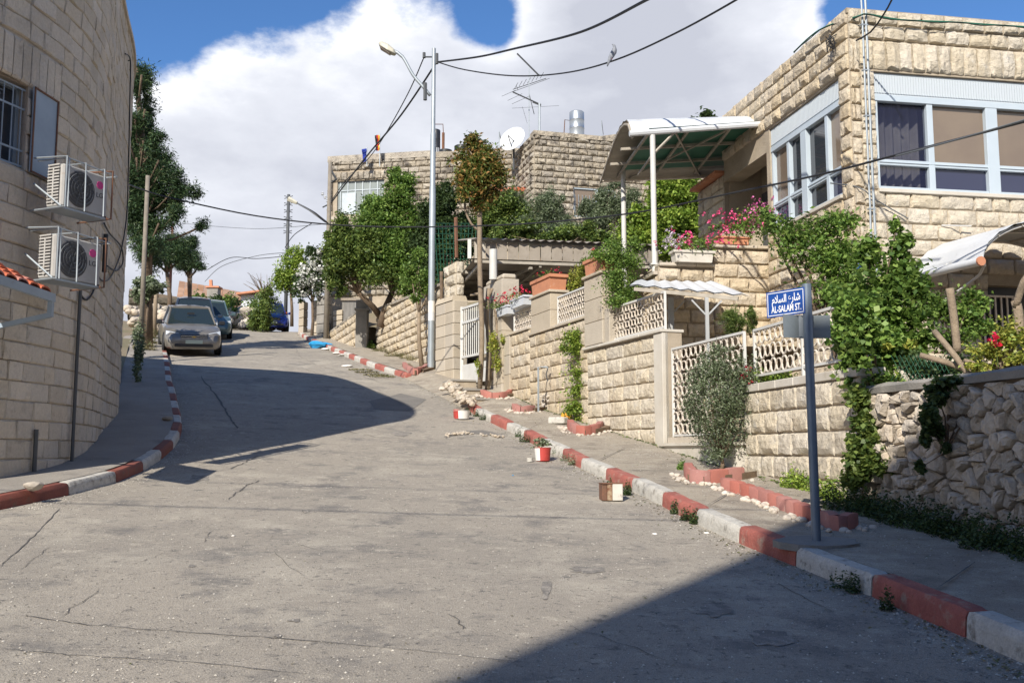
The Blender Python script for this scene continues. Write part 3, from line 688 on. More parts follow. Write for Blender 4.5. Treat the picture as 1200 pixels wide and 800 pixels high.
# ================================================================== railing motifs shared by gate and parapet grilles
def scroll_mesh():
    key = ('scroll',)
    if key not in UM:
        b = MB(); n = 10          # a closed ring, ironwork 12 mm thick, unit size 1 in x and z
        ro, ri = .5, .42; V = []
        for j in range(n):
            a = 2*math.pi*j/n
            for r, y in ((ro,-.05),(ro,.05),(ri,.05),(ri,-.05)): V.append((r*math.cos(a), y, r*math.sin(a)))
        b.add(V, [(4*j+k, 4*((j+1)%n)+k, 4*((j+1)%n)+(k+1)%4, 4*j+(k+1)%4) for j in range(n) for k in range(4)])
        me = D.meshes.new('scroll'); me.from_pydata(b.v, [], b.f); me.materials.append(M['rail_white']); me.update(); UM[key] = (me, b.v, b.f)
    return UM[key]
def railing(name, fr, s0, s1, z0, z1, label, cat, off=-.1, cell=.15, legs=True, posts=(), label_group=None):
    t = thing(name, fr.p(s0, off, z0), label, cat, label_group)
    b = MB()
    b.beam(fr.p(s0, off, z1), fr.p(s1, off, z1), .045, .035); b.build('top_rail', 'white_paint', t)
    b = MB(); b.beam(fr.p(s0, off, z0), fr.p(s1, off, z0), .035, .03); b.build('bottom_rail', 'white_paint', t)
    for s in [s0, s1]+list(posts):
        b = MB(); b.beam(fr.p(s, off, z0-.1), fr.p(s, off, z1), .04); b.build('post', 'white_paint', t)
    nz = max(2, round((z1-z0)/cell)); h = (z1-z0)/nz; nx = max(2, round((s1-s0)/(cell*.82))); w = (s1-s0)/nx; it = []
    for i in range(nx):
        for j in range(nz):
            st = (i % 2)*.5
            zc = z0+(j+.5)*h
            it.append((scroll_mesh(), fr.p(s0+(i+.5)*w, off, zc), fr.rot, (w*1.04, .2, h*(.99 if i % 2 else .82))))
    emit(t, it, 'scroll', 300)
    return t
# ================================================================== wall B and the ironwork along it
fB = Fr((3.18,13.32), (.174,-.985))       # s from the gate toward the camera
LBn = 2.98
wB = thing('garden_wall', fB.p(0,0,-.4), 'cream rock-faced block wall below the white scroll railing, behind the street name pole', 'wall')
body(wB, fB, 0, LBn, -1.0, .80, .28)
emit(wB, courses(fB, 0, LBn, -.88, .80, .28, (.32,.62), 'rock', 'stone_pale', ground=base(fB,-.28), proud=.055), 'stone_block')
for i in range(6):
    b = MB(); fB.box(b, i*LBn/6+.003, (i+1)*LBn/6-.003, -.30, .045, .802, .905); b.build('coping_stone', 'marble', wB, bevel=.008)
railing('railing', fB, .05, LBn-.02, 1.03, 1.65, 'long white scroll railing on the garden wall behind the blue street sign', 'railing', off=-.12, cell=.20, posts=(1.45,))
# the gate with the same scrolls, partly behind the olive bush
fC = Fr((2.50,15.72), (.27,-.963))
gt = railing('gate', fC, .02, 2.35, .27, 1.65, 'tall white scroll gate half hidden by the olive bush', 'gate', off=-.08, cell=.20)
b = MB(); fC.box(b, -.0, 2.4, -.3, .12, -.25, .10); b.build('step', 'marble', gt)
b = MB(); fC.box(b, -.05, 2.45, -.3, .16, .102, .145); b.build('step', 'marble', gt)
b = MB(); fC.box(b, 0, 2.4, -.3, .02, .147, .24); b.build('threshold', 'smooth_stone', gt)
# ================================================================== long retaining wall D..H with piers
fD = Fr((-.14,23.2), (.335,-.942))        # s from far end toward the camera, ends at (2.46,15.8)
LDn = 7.84
sD = lambda px: fD.s_of(px)
wD = thing('retaining_wall', fD.p(0,0,.6), 'long cream rock-faced retaining wall with two planter-topped piers above the sloping pavement', 'wall')
topD = lambda s: 2.74 if s < sD(622) else (2.58 if s < sD(690) else 1.96)
s1_, s2_, s3_ = sD(622), sD(690), LDn
body(wD, fD, 0, s1_, .5, 2.72, .3); body(wD, fD, s1_, s2_, .3, 2.56, .3); body(wD, fD, s2_, s3_, -.5, 1.94, .3)
it = courses(fD, .42, s1_, .90, 2.72, .26, (.35,.7), 'rock', 'stone_warm', ground=base(fD,-.25), proud=.05)
it += courses(fD, s1_, s2_, .50, 2.56, .26, (.35,.7), 'rock', 'stone_warm', ground=base(fD,-.25), proud=.05)
it += courses(fD, s2_, s3_-.32, -.12, 1.92, .255, (.4,.75), 'rock', 'stone_pale', ground=base(fD,-.25), proud=.05)
emit(wD, it, 'stone_block')
def flat_col(parent, fr, s0, s1, z0, z1, hc, m='smooth_stone', d0=-.05, d1=.06):
    n = max(1, round((z1-z0)/hc)); h = (z1-z0)/n
    for i in range(n):
        c = MB(); fr.box(c, s0, s1, d0, d1, z0+i*h+.004, z0+(i+1)*h-.004); c.build('stone_block', m, parent, bevel=.006)
flat_col(wD, fD, 0, .40, .9, 2.72, .45)
flat_col(wD, fD, s3_-.30, s3_, -.3, 1.94, 2.2, 'marble')
for a, c, z, m_ in ((0, s1_, 2.72, 'smooth_stone'), (s1_, s2_, 2.56, 'smooth_stone')):
    k = max(1, int((c-a)/.7))
    for i in range(k):
        b = MB(); fD.box(b, lerp(a, c, i/k)+.003, lerp(a, c, (i+1)/k)-.003, -.3, .07, z+.002, z+.06); b.build('coping_stone', m_, wD, bevel=.008)
for i in range(4):
    a, c = s2_-.1, s3_+.02; b = MB(); fD.box(b, lerp(a, c, i/4)+.003, lerp(a, c, (i+1)/4)-.003, -.34, .09, 1.942, 1.992); b.build('coping_stone', 'marble', wD, bevel=.008)
pillar(wD, fD, sD(626), sD(649), -.32, .07, 2.60, 3.34, .34, 'smooth_stone')
pillar(wD, fD, sD(690), sD(712)-.02, -.36, .08, 2.0, 3.29, .42, 'smooth_stone')
b = MB(); fD.box(b, sD(712), sD(718), -.3, .05, 1.95, 2.62); b.build('stone_block', 'smooth_stone', wD, bevel=.01)
railing('railing', fD, .42, sD(624), 2.80, 3.27, 'small white lattice railing under the white flower boxes near the gate', 'railing', off=-.06, cell=.13)
railing('railing', fD, sD(651)+.02, sD(688), 2.66, 3.21, 'white lattice railing between the two terracotta planter piers', 'railing', off=-.06, cell=.13)
railing('railing', fD, sD(717), s3_-.1, 2.04, 2.62, 'white scroll railing left of the small white canopy', 'railing', off=-.06, cell=.15)
# terracotta planters on the piers
def trough(name, fr, s0, s1, d0, d1, z0, z1, m, label, cat='planter', group=None, rim=.02, feet=False):
    t = thing(name, fr.p((s0+s1)/2, (d0+d1)/2, z0), label, cat, group); f = .90
    def rg(z, k, e=0): c, w = (s0+s1)/2, (s1-s0)/2*k+e; cd, dd = (d0+d1)/2, (d1-d0)/2*k+e; return [fr.p(c-w, cd+dd, z), fr.p(c+w, cd+dd, z), fr.p(c+w, cd-dd, z), fr.p(c-w, cd-dd, z)]
    H_ = z1-z0; b = MB(); b.loft([rg(z0, f), rg(z1-H_*.2, .97), rg(z1-H_*.2, 1, rim), rg(z1, 1, rim), rg(z1, 1, -.015), rg(z1-.05, .95, -.02)]); b.build('tub', m, t)
    b = MB(); b.quad(*rg(z1-.04, .93, -.01)).build('soil', 'soil', t)
    return t
trough('planter', fD, sD(626)+.0, sD(649), -.32, .07, 3.402, 3.74, 'terracotta', 'rectangular terracotta planter on the farther stone pier, between flower boxes and lattice', 'planter')
trough('planter', fD, sD(690), sD(712), -.36, .08, 3.352, 3.66, 'terracotta', 'large square terracotta planter on the nearer stone pier beside the dark climber', 'planter')
def flowerhead_cluster(parent, ctr, r, n, m, size=.03, name='blossoms'):
    C = np.array(ctr)[None]+rng.normal(size=(n, 3))*np.array(r)[None]; 
    V, Fq = leafy(np.repeat(C, 7, 0)+rng.normal(size=(7*n, 3))*size*.55, size, aspect=.9, up=.2, fold=.1); return np_mesh(name, V, Fq, m, parent)
for a, c, z, lb in ((sD(589), sD(602), 3.28, 'small white flower box with red geraniums hung on the railing nearest the white gate'), (sD(605), sD(622), 3.34, 'longer white flower box with red geraniums beside the far terracotta planter')):
    t = trough('flower_box', fD, a, c, -.06, .16, z-.06, z+.15, 'planter_white', lb, 'flower box', rim=.012)
    ctr = fD.p((a+c)/2, .05, z+.22); foliage(t, [(ctr.x, ctr.y, ctr.z-.04, (c-a)*.42, .35, .10)], 260, .06, 'leaf_green', name='leaves')
    flowerhead_cluster(t, (ctr.x, ctr.y, ctr.z+.06), ((c-a)*.22, .22, .05), 16, 'petal_red', .045)
p_ = fD.p(sD(638), -.1, 3.80); t = thing('potted_flowers', p_, 'sparse red flowers growing in the farther terracotta planter', 'flowers'); foliage(t, [(p_.x, p_.y, p_.z, .22,.22,.07)], 120, .05, 'leaf_mid', name='leaves'); flowerhead_cluster(t, (p_.x, p_.y, p_.z+.06), (.12,.12,.04), 9, 'petal_red', .03)
# ================================================================== the upper house on the right
def hit(fr, px, py):
    a = (px-600)/F; b = (400-py)/F; rx, ry, rz = a, cp-b*sp, sp+b*cp; ex, ey = fr.e
    det = -rx*ey+ex*ry; k = (-fr.o.x*ey+ex*fr.o.y)/det; return ((rx*k-fr.o.x)*ex+(ry*k-fr.o.y)*ey, rz*k)
def hp(fr, px, py, out=0): s, z = hit(fr, px, py); return fr.p(s, out, z)
CX, CY = 5.18, 14.5
fF = Fr((CX,CY), (.985,.174)); fS = Fr((CX-.174*7.0, CY+.985*7.0), (.174,-.985)); SS = 7.0/1.0003
house = thing('stone_house', (CX,CY,.5), 'cream rock-faced stone house with white framed corner windows at the upper right', 'house')
ZP = 6.82
winF = (.40, 4.6, 3.98, 5.84); winS = (SS-2.86, SS-.30, 3.95, 5.84); doorF = (2.15, 3.0, .5, 2.55); bars = (1.62, 2.0, 1.45, 2.35)
bay = (SS-5.0, SS-3.0, 3.3, 5.45)
body(house, fF, .0, 7.5, .2, ZP-.1, .35, holes=(winF, doorF))
body(house, fS, SS-5.0, SS-.36, .2, ZP-.1, .35, holes=(winS, bay))
body(house, fS, SS-6.4, SS-5.0, 3.2, 5.6, .35)
it = courses(fF, .16, 7.5, .5, 3.95, .255, (.3,.6), 'rock', 'stone_pale', holes=(doorF,), proud=.055)
it += courses(fF, .16, .40, 3.96, 5.84, .25, (.3,.4), 'rock', 'stone_pale', proud=.05)
it += courses(fF, 0.0, 7.5, 6.34, ZP, .25, (.24,.42), 'rock', 'stone_pale', proud=.07)
it += courses(fF, .0, 7.5, 5.86, 6.335, .5, (.2,.2), 'rock', 'stone_pale', soldier=[(.16, 7.5, 5.86, 6.335, .225)], proud=.07)
it += courses(fF, 4.62, 7.5, 3.96, 5.84, .25, (.3,.6), 'rock', 'stone_pale', proud=.05)
it += courses(fF, .0, .155, 3.2, 6.33, .255, (.2,.2), 'rock', 'stone_warm', proud=.06)
emit(house, it, 'stone_block', 300)
it = courses(fS, SS-5.0, SS, 5.86, ZP, .24, (.3,.6), 'rock', 'stone_warm', proud=.07)
it += courses(fS, SS-.29, SS, .6, 5.85, .25, (.3,.3), 'rock', 'stone_warm', proud=.06)
it += courses(fS, SS-3.0, SS-.3, .6, 3.93, .25, (.3,.6), 'rock', 'stone_warm', proud=.06)
it += courses(fS, SS-6.4, SS-5.0, 3.3, 5.6, .25, (.3,.6), 'rock', 'stone_pale', proud=.06)
emit(house, it, 'stone_block', 200)
b = MB(); fF.box(b, -.02, 7.5, -.8, .02, ZP-.08, ZP+.0); b.build('roof_slab', 'mortar', house)
b = MB(); b.slab([tuple(fF.p(.05,-.36,0))[:2], tuple(fF.p(7.4,-.36,0))[:2], tuple(fF.p(7.4,-7,0))[:2], tuple(fF.p(.05,-5,0))[:2]], ZP-.3, ZP-.12); b.build('roof', 'grey_concrete', house)
b = MB(); fF.box(b, 7.1, 7.5, -7, -.36, .2, ZP-.1); b.build('wall', 'mortar', house)
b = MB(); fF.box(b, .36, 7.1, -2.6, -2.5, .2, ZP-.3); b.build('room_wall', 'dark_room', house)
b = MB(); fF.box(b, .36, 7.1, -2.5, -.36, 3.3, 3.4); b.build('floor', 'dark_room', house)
b = MB(); fS.box(b, SS-5, SS-3, -.9, -.8, 3.2, 5.8); fS.box(b, SS-3.02, SS-2.98, -.8, -.1, 3.2, 5.8); fS.box(b, SS-5.02, SS-4.98, -.8, -.1, 3.2, 5.8); b.build('porch_wall', 'smooth_stone', house)
pw = Fr(tuple(fS.p(0,-.79,0))[:2], fS.e)
for k in range(2):
    f = MB(); a = SS-3.75-k*.62; pw.box(f, a, a+.5, 0, .05, 4.55, 5.25); fo = f.build('window_frame', 'white_frame', house)
    for i in range(2):
        for j in range(2):
            q = MB(); pw.box(q, a+.04+i*.22, a+.24+i*.22, .02, .055, 4.60+j*.32, 4.87+j*.32); q.build('pane', 'glass', fo)
f = MB(); pw.box(f, SS-4.9, SS-4.25, 0, .04, 3.3, 5.2); f.build('door', 'dark_metal', house)
for i in range(7):
    b = MB(); fS.box(b, SS-6.45+i*.21, SS-6.25+i*.21, -.05, .2, 5.62, 5.68); b.build('ledge_tile', 'terracotta', house)
b = MB(); fF.box(b, winF[0]-.02, winF[1]+.02, -.02, .07, 3.92, 3.978); b.build('window_sill', 'marble', house, bevel=.006)
b = MB(); fS.box(b, winS[0]-.02, winS[1]+.02, -.02, .07, 3.89, 3.948); b.build('window_sill', 'marble', house, bevel=.006)
def slidewin(root, fr, s0, s1, z0, zt, zs, verts, thick, panes, setb=-.10, ribs=.045):
    """zs: transom height; zt: underside of the shutter box; verts: (s,width); panes: (s0,s1,mat) """
    b = MB(); box_top = winF[3]-.01
    fr.box(b, s0, s1, setb, setb+.06, zt+.10, box_top)
    n = int((s1-s0)/ribs)
    for i in range(n): fr.box(b, s0+i*ribs+.008, s0+(i+1)*ribs-.008, setb+.06, setb+.075, zt+.13, box_top-.03)
    b.build('shutter_box', 'shutter', root)
    f = MB(); fr.box(f, s0, s1, setb-.02, setb+.085, zt, zt+.098); fr.box(f, s0, s1, setb-.03, setb+.05, z0, z0+.06); fr.box(f, s0, s1, setb-.03, setb+.06, zs-.045, zs+.045); fr.box(f, s0, s1, setb+.06, setb+.075, zs-.008, zs+.008)
    for s, w in verts: fr.box(f, s-w/2, s+w/2, setb-.05, setb+.07+(.01 if w > .1 else 0), z0, zt)
    fo = f.build('window_frame', 'white_frame', root, bevel=.004)
    for a, c, m in panes:
        for u, v, mm in ((z0+.06, zs-.045, 'glass_blue' if m != 'glass' else 'glass'), (zs+.045, zt, m)):
            q = MB(); fr.box(q, a, c, setb-.006, setb, u, v); q.build('pane', mm, fo)
slidewin(house, fF, .40, 4.6, 3.985, 5.38, 4.42, [(.43,.06),(1.34,.10),(2.40,.20),(3.35,.10),(4.55,.10)], .1, [(1.39,2.3,'glass_brown'),(2.5,3.3,'glass_brown'),(3.4,4.5,'glass_brown')])
slidewin(house, fS, winS[0], winS[1], 3.96, 5.40, 4.41, [(winS[0]+.03,.06),(SS-2.21,.09),(SS-1.62,.20),(SS-.84,.09),(winS[1]-.03,.06)], .1, [(winS[0]+.06,SS-2.25,'glass_brown'),(SS-2.16,SS-1.72,'glass'),(SS-1.52,SS-.88,'glass'),(SS-.80,winS[1]-.06,'glass_brown')])
# the clear corner pane with the curtain behind it
def clear_pane(fr, a, c, u, v, parent, y=-.10):
    q = MB(); fr.box(q, a, c, y-.006, y, u, v); q.build('pane', 'clear_glass', parent)
mk('clear_glass', (.6,.65,.75), rough=.03, spec=.6)
m_ = M['clear_glass'].node_tree; b_ = m_.nodes['Principled BSDF']; b_.inputs['Alpha'].default_value = .30; b_.inputs['Base Color'].default_value = (.02,.025,.07,1)
for u, v in ((4.045, 4.375), (4.465, 5.38)): clear_pane(fF, .46, 1.29, u, v, house)
cv = []; 
for i in range(67):
    s = .38+i*.0143; o = -.34+.045*math.sin(i*.62)+.012*math.sin(i*.53); cv.append([fF.p(s, o, 3.9), fF.p(s, o, 5.6)])
MB().loft(cv, cap=False, closed=False).build('curtain', 'curtain', house, smooth=True)
# barred ground floor window and the dark door under the curved canopy
b = MB(); fF.box(b, doorF[0], doorF[1], -.2, -.15, .5, 2.55); b.build('door', 'dark_metal', house)
s0, z0 = hit(fF, 1150, 412); s1, z1 = hit(fF, 1181, 348)
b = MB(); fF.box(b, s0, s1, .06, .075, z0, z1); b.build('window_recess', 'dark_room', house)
b = MB()
for i in range(6): fF.box(b, lerp(s0, s1, i/5)-.012, lerp(s0, s1, i/5)+.012, .10, .12, z0, z1)
fF.box(b, s0, s1, .095, .125, z1-.03, z1); fF.box(b, s0, s1, .095, .125, z0, z0+.03); b.build('window_bars', 'rail_white', house)
# conduits near the corner, cable along the parapet, small things on the facade
for k, s in enumerate((.17, .235)):
    b = MB(); pts = [fF.p(s, .13, z) for z in np.linspace(2.2, 6.95, 20)]; b.tube([p+Vector((random.uniform(-.004,.004),0,0)) for p in pts], .018 if k else .015, 6); b.build('conduit', 'galv', house)
for z in np.linspace(2.9, 6.5, 6): b = MB(); fF.box(b, .145, .26, .09, .145, z, z+.02); b.build('conduit_clip', 'galv', house)
t = thing('cable_bundle', fF.p(.3,.15,6.6), 'green and black cables sagging along the parapet of the right house', 'cable')
pts = [hp(fS, 940, 62, .15), hp(fS, 970, 36, .14), hp(fF, 1000, 24, .14), hp(fF, 1012, 22, .15), hp(fF, 1050, 28, .14), hp(fF, 1110, 31, .15), hp(fF, 1160, 34, .14), hp(fF, 1230, 38, .14)]
b = MB(); b.tube(catmull(pts, .12), .014, 5); b.build('cable', 'green_cable', t)
b = MB(); b.tube([p+Vector((0,-.02,-.02+.015*math.sin(i))) for i, p in enumerate(catmull(pts, .12))], .009, 4); b.build('cable', 'black_cable', t)
b = MB(); q0 = fS.p(SS-.25,.1,6.35)
for i in range(6):
    q = [q0+Vector((random.uniform(-.12,.05), random.uniform(-.06,.06), random.uniform(-.15,.15))) for _ in range(5)]; b.tube(catmull(q, .05), .008, 4)
b.build('junction', 'black_cable', t)
t = thing('number_plate_sign', hp(fF, 1008, 310, .1), 'tiny blue enamel house number plate beside the conduits', 'sign')
s0, z0 = hit(fF, 1000, 316); b = MB(); fF.box(b, s0, s0+.13, .075, .085, z0, z0+.15); b.build('plate', 'sign_blue', t)
b = MB(); fF.box(b, s0+.02, s0+.035, .086, .088, z0+.05, z0+.11); fF.box(b, s0+.05, s0+.065, .086, .088, z0+.05, z0+.11); fF.box(b, s0+.065, s0+.10, .086, .088, z0+.075, z0+.11); b.build('numerals', 'sign_white', t)
b = MB(); b.tube([hp(fF, 1101, 265, .05), hp(fF, 1101, 265, .05)+fF.p(.42,.12,0)-fF.p(0,0,0)+Vector((0,0,-.02))], .012, 6); b.build('bracket_rod', 'white_paint', house)
b = MB(); b.tube(catmull([hp(fS, 980, 215, .1), hp(fF, 1003, 222, .1), hp(fF, 1022, 236, .1), hp(fF, 1060, 258, .1)], .1), .01, 4); tag(b.build('cable', 'grey_cable', house))
# roof air conditioner
t = thing('air_conditioner', hp(fS, 878, 100, -.5), 'white air conditioner on the roof of the right house behind the parapet', 'air conditioner')
s0, z0 = hit(fS, 872, 96)
b = MB(); fS.box(b, SS-4.95, SS-4.15, -1.1, -.75, 6.75, 7.42); b.build('casing', 'ac_white', t, bevel=.02)
b = MB()
for i in range(9): fS.box(b, SS-4.965, SS-4.951, -1.07, -.78, 6.82+i*.06, 6.85+i*.06)
b.build('louvres', 'ac_dark', t)
# ================================================================== upper planter wall
fU = Fr((2.60,17.20), (.985,.174)); UL = 2.08
pu = thing('planter_wall', fU.p(0,0,1.6), 'rock-faced terrace wall under the flower troughs and the tall canopy posts', 'wall')
zA = hit(fU, 800, 313)[1]; zB_ = hit(fU, 870, 292)[1]; sM = hit(fU, 835, 300)[0]
body(pu, fU, 0, sM, .3, zA, .35); body(pu, fU, sM, UL+.3, .3, zB_, .35)
it = courses(fU, 0, sM, .55, zA-.02, .25, (.28,.55), 'rock', 'stone_warm', proud=.075)+courses(fU, sM, UL+.05, .55, zB_-.02, .25, (.35,.6), 'rock', 'stone_warm', proud=.075)
emit(pu, it, 'stone_block')
for i in range(3): b = MB(); fU.box(b, sM*i/3+.003, sM*(i+1)/3-.003, -.36, .09, zA+.002, zA+.06); b.build('coping_stone', 'smooth_stone', pu, bevel=.01)
for i in range(3): b = MB(); fU.box(b, sM+(UL+.2-sM)*i/3+.003, sM+(UL+.2-sM)*(i+1)/3-.003, -.36, .09, zB_+.002, zB_+.06); b.build('coping_stone', 'smooth_stone', pu, bevel=.01)
fU2 = Fr((2.60-.174*4, 17.20+.985*4), (.174,-.985))
body(pu, fU2, 0, 3.97, 1.2, zA-.15, .3); emit(pu, courses(fU2, 0, 3.97, 1.9, zA-.16, .25, (.3,.6), 'rock', 'stone_warm', proud=.06), 'stone_block')
b = MB(); fU2.box(b, 0, 3.97, -.3, .08, zA-.14, zA-.08); b.build('coping_stone', 'smooth_stone', pu)
sheet('terrace', lambda y: 2.65-.174*(y-17.2)-.0, lambda y: 5, 17.5, 24, lambda x, y: zA-.2, 'concrete', .5, .0)
t = trough('flower_trough', fU, hit(fU,786,300)[0], hit(fU,832,300)[0], -.05, .20, zA+.062, zA+.27, 'planter_dirty', 'weathered white flower trough on the terrace wall right of the near canopy post', 'planter')
c = fU.p((hit(fU,786,300)[0]+hit(fU,832,300)[0])/2, .05, zA+.38)
foliage(t, [(c.x, c.y, c.z, .38,.2,.16)], 500, .06, 'leaf_mid', name='leaves'); flowerhead_cluster(t, (c.x+.05, c.y-.1, c.z+.10), (.33,.1,.10), 26, 'petal_pink', .045); flowerhead_cluster(t, (c.x-.38, c.y-.1, c.z+.08), (.10,.1,.13), 45, 'petal_lilac', .03)
t = trough('flower_trough', fU, hit(fU,838,285)[0], hit(fU,876,285)[0], -.15, .12, zB_+.062, zB_+.20, 'terracotta', 'long terracotta trough of magenta flowers beside the corner window', 'planter')
c = fU.p((hit(fU,838,285)[0]+hit(fU,890,285)[0])/2, .05, zB_+.33)
foliage(t, [(c.x, c.y, c.z, .42,.22,.22), (c.x+.35, c.y, c.z+.1, .3,.22,.3)], 1100, .065, 'leaf_mid', name='leaves'); flowerhead_cluster(t, (c.x-.1, c.y-.12, c.z+.08), (.3,.1,.12), 34, 'petal_pink', .045); flowerhead_cluster(t, (c.x+.42, c.y-.1, c.z+.28), (.2,.1,.16), 42, 'petal_magenta', .042)
# ================================================================== tall curved canopy over the upper terrace
cn = thing('canopy', (2.6,17.5,3.5), 'tall white posted canopy with arched corrugated roof and green lining beside the upper house', 'canopy')
A0 = P(741,158,17.45); A1 = P(906,147,17.75); B0 = P(704,211,20.6); B1 = P(858,205,21.0)
prof = []
for i in range(11):
    t_ = i/10; h = .50*math.sin(math.pi*t_**.6); prof.append((A0.lerp(B0, t_)+Vector((0,0,h)), A1.lerp(B1, t_)+Vector((0,0,h*.8))))
# ribs run across the arch profile from house side to free end
b = MB(); R0 = []
nr = 20
for i in range(nr+1):
    t_ = i/nr; k = min(int(t_*10), 9); u = t_*10-k; a = prof[k][0].lerp(prof[k+1][0], u); c = prof[k][1].lerp(prof[k+1][1], u); dz = .035 if i % 2 else 0; R0.append([a+Vector((0,0,dz)), a.lerp(c,.5)+Vector((0,0,dz)), c+Vector((0,0,dz))])
b.loft(R0, cap=False, closed=False).build('roof_sheet', 'sheet_white', cn)
R1 = [[p-Vector((0,0,.02)) for p in r] for r in R0]; R1 = [[r[0]+(r[2]-r[0]).normalized()*.0, r[1], r[2]] for r in R1]
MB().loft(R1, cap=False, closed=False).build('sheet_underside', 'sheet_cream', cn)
zl = [[p-Vector((0,0,.16+ .0)) for p in (prof[k][0].lerp(prof[k][1], .10), prof[k][1])] for k in range(11)]
b = MB(); gr_ = []
for k in range(11):
    t_ = k/10; a = A0.lerp(B0, t_); c = A1.lerp(B1, t_); gr_.append([a.lerp(c,.12)+Vector((0,0,.10)), c+Vector((0,0,.10))])
b.loft(gr_, cap=False, closed=False).build('green_lining', 'sheet_green', cn)
b = MB()
for t_ in (0, .33, .66, 1): a, c = A0.lerp(B0, t_), A1.lerp(B1, t_); b.beam(a+Vector((0,0,.04)), c+Vector((0,0,.04)), .06, .05)
for u in (.12, .4, .7, .98): b.beam(A0.lerp(A1, u)+Vector((0,0,.03)), B0.lerp(B1, u)+Vector((0,0,.03)), .045, .045)
b.beam(A0.lerp(A1,.3), B0.lerp(B1,.75), .03, .03); b.beam(B0.lerp(B1,.2), A0.lerp(A1,.7), .03, .03)
b.build('beams', 'beam', cn)
b = MB(); b.tube([A0+Vector((-.06,-.06,.0)), A1+Vector((0,-.06,.02))], .055, 8); b.build('gutter', 'sheet_white', cn)
b = MB(); b.tube([p[0]-Vector((0,0,.06)) for p in prof], .025, 5); b.build('end_arch', 'beam', cn)
b = MB(); b.beam(B0, B1, .1, .08); b.build('back_beam', 'rail_white', cn)
for (px, py0, py1, d) in ((766,310,166,17.45), (731,330,196,20.3)):
    a, c = P(px, py0, d), P(px, py1, d); c.x = a.x = (a.x+c.x)/2; b = MB(); b.tube([a-Vector((0,0,.15)), c+Vector((0,0,.12))], .052, 10); b.build('post', 'white_paint', cn, smooth='auto')
    b = MB(); b.box(a+Vector((0,0,.0)), (.16,.16,.02)); b.build('base_plate', 'white_paint', cn)
b = MB(); a = P(766,180,17.45); b.tube([a, P(748,205,19)], .025, 5); b.tube([a, A0.lerp(A1,.3)], .0251, 5); b.build('brace', 'beam', cn)
# ================================================================== small flat white canopy over the steps
sc_ = thing('canopy', P(828,400,15.6), 'small flat white sheet canopy on two posts below the flower troughs', 'canopy')
c0, c1, c2, c3 = P(737,333,16.6), P(882,346,14.9), P(868,337,16.0), P(737,329,17.3)
c0, c1, c2, c3 = P(738,334,16.3), P(880,347,15.3), P(840,331,16.9), P(745,329,17.0)
b = ridged([c0, c0.lerp(c1,.5)+Vector((0,0,.03)), c1], [c3, c3.lerp(c2,.5)+Vector((0,0,.03)), c2], 1, 0)
b = MB(); n = 14; ra = []; 
for i in range(n+1):
    u = i/n; dz = .03 if i % 2 else 0; ra.append([c0.lerp(c1,u)+Vector((0,0,dz)), c3.lerp(c2,u)+Vector((0,0,dz))])
b.loft(ra, cap=False, closed=False); b.loft([[q-Vector((0,0,.02)) for q in r][::-1] for r in ra], cap=False, closed=False); b.build('roof_sheet', 'sheet_white', sc_)
b = MB(); b.beam(c0.lerp(c1,.04)-Vector((0,0,.06)), c0.lerp(c1,.9)-Vector((0,0,.06)), .04,.06); b.beam(c3.lerp(c2,.04)-Vector((0,0,.06)), c3.lerp(c2,.95)-Vector((0,0,.06)), .04,.06); b.build('beams', 'beam', sc_)
for px, d, zb in ((828,15.5,.7), (786,16.6,1.8)):
    q = P(px, 350, d); b = MB(); b.beam((q.x,q.y,zb), (q.x,q.y,q.z+.02), .055 if px > 800 else .09); b.build('post', 'sheet_grey', sc_)
    b = MB(); b.beam((q.x,q.y,q.z-.28), (q.x-.24,q.y,q.z-.02), .025); b.beam((q.x,q.y,q.z-.28), (q.x+.24,q.y,q.z-.03), .025); b.build('brace', 'sheet_grey', sc_)
# ================================================================== barrel canopy over the entrance, far right
bc = thing('canopy', (7.0,13.6,2.4), 'barrel shaped white corrugated canopy over the entrance at the right edge', 'canopy')
ax0 = Vector((5.98,14.42,2.60)); ax1 = Vector((6.32,12.95,2.56)); rt = Vector((.985,.174,0)); Rr = 1.25; rings = []
for j, u in enumerate((0, 1)):
    a = ax0.lerp(ax1, u)
n = 24
def arc(u, i, dz=0, k=1.0):
    a = ax0.lerp(ax1, u); th = math.pi*(1-i/n); return a+rt*(Rr+Rr*k*math.cos(th))+Vector((0,0,.62*k*math.sin(th)+dz))
MB().loft([[arc(0,i,.02 if i%2 else 0), arc(.5,i,.02 if i%2 else 0), arc(1,i,.02 if i%2 else 0)] for i in range(n+1)], cap=False, closed=False).build('roof_sheet', 'sheet_white', bc)
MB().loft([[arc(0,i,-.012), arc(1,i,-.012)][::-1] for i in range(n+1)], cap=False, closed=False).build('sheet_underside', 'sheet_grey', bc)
for u in (.97, .5, .05):
    b = MB(); b.tube([arc(u, i, -.04) for i in range(n+1)], .022, 5); b.build('arch_tube', 'white_paint', bc)
b = MB()
for i in range(2, n, 3): b.tube([arc(0,i,-.03), arc(1,i,-.03)], .010, 4)
b.build('purlins', 'beam', bc)
b = MB(); b.tube([ax0+Vector((-.05,0,-.02)), ax1+Vector((-.05,-.03,-.02))], .06, 10); b.build('gutter', 'sheet_white', bc, smooth='auto')
b = MB(); b.lathe(ax1+Vector((-.05,-.05,-.02)), [(.001,0),(.065,0),(.065,.03),(.001,.03)], 10, (-.17,.98,0)); b.build('gutter_cap', 'terracotta', bc)
for s_ in (0, 2*Rr):
    a = ax1+rt*s_; b = MB(); b.tube(catmull([a, a+Vector((.06,.25,-.15)), ax0.lerp(ax1,.5)+rt*s_+Vector((0,.25,-.45)), ax0+rt*s_+Vector((0,0,-.55))], .1), .02, 5); b.build('bracket', 'white_paint', bc)
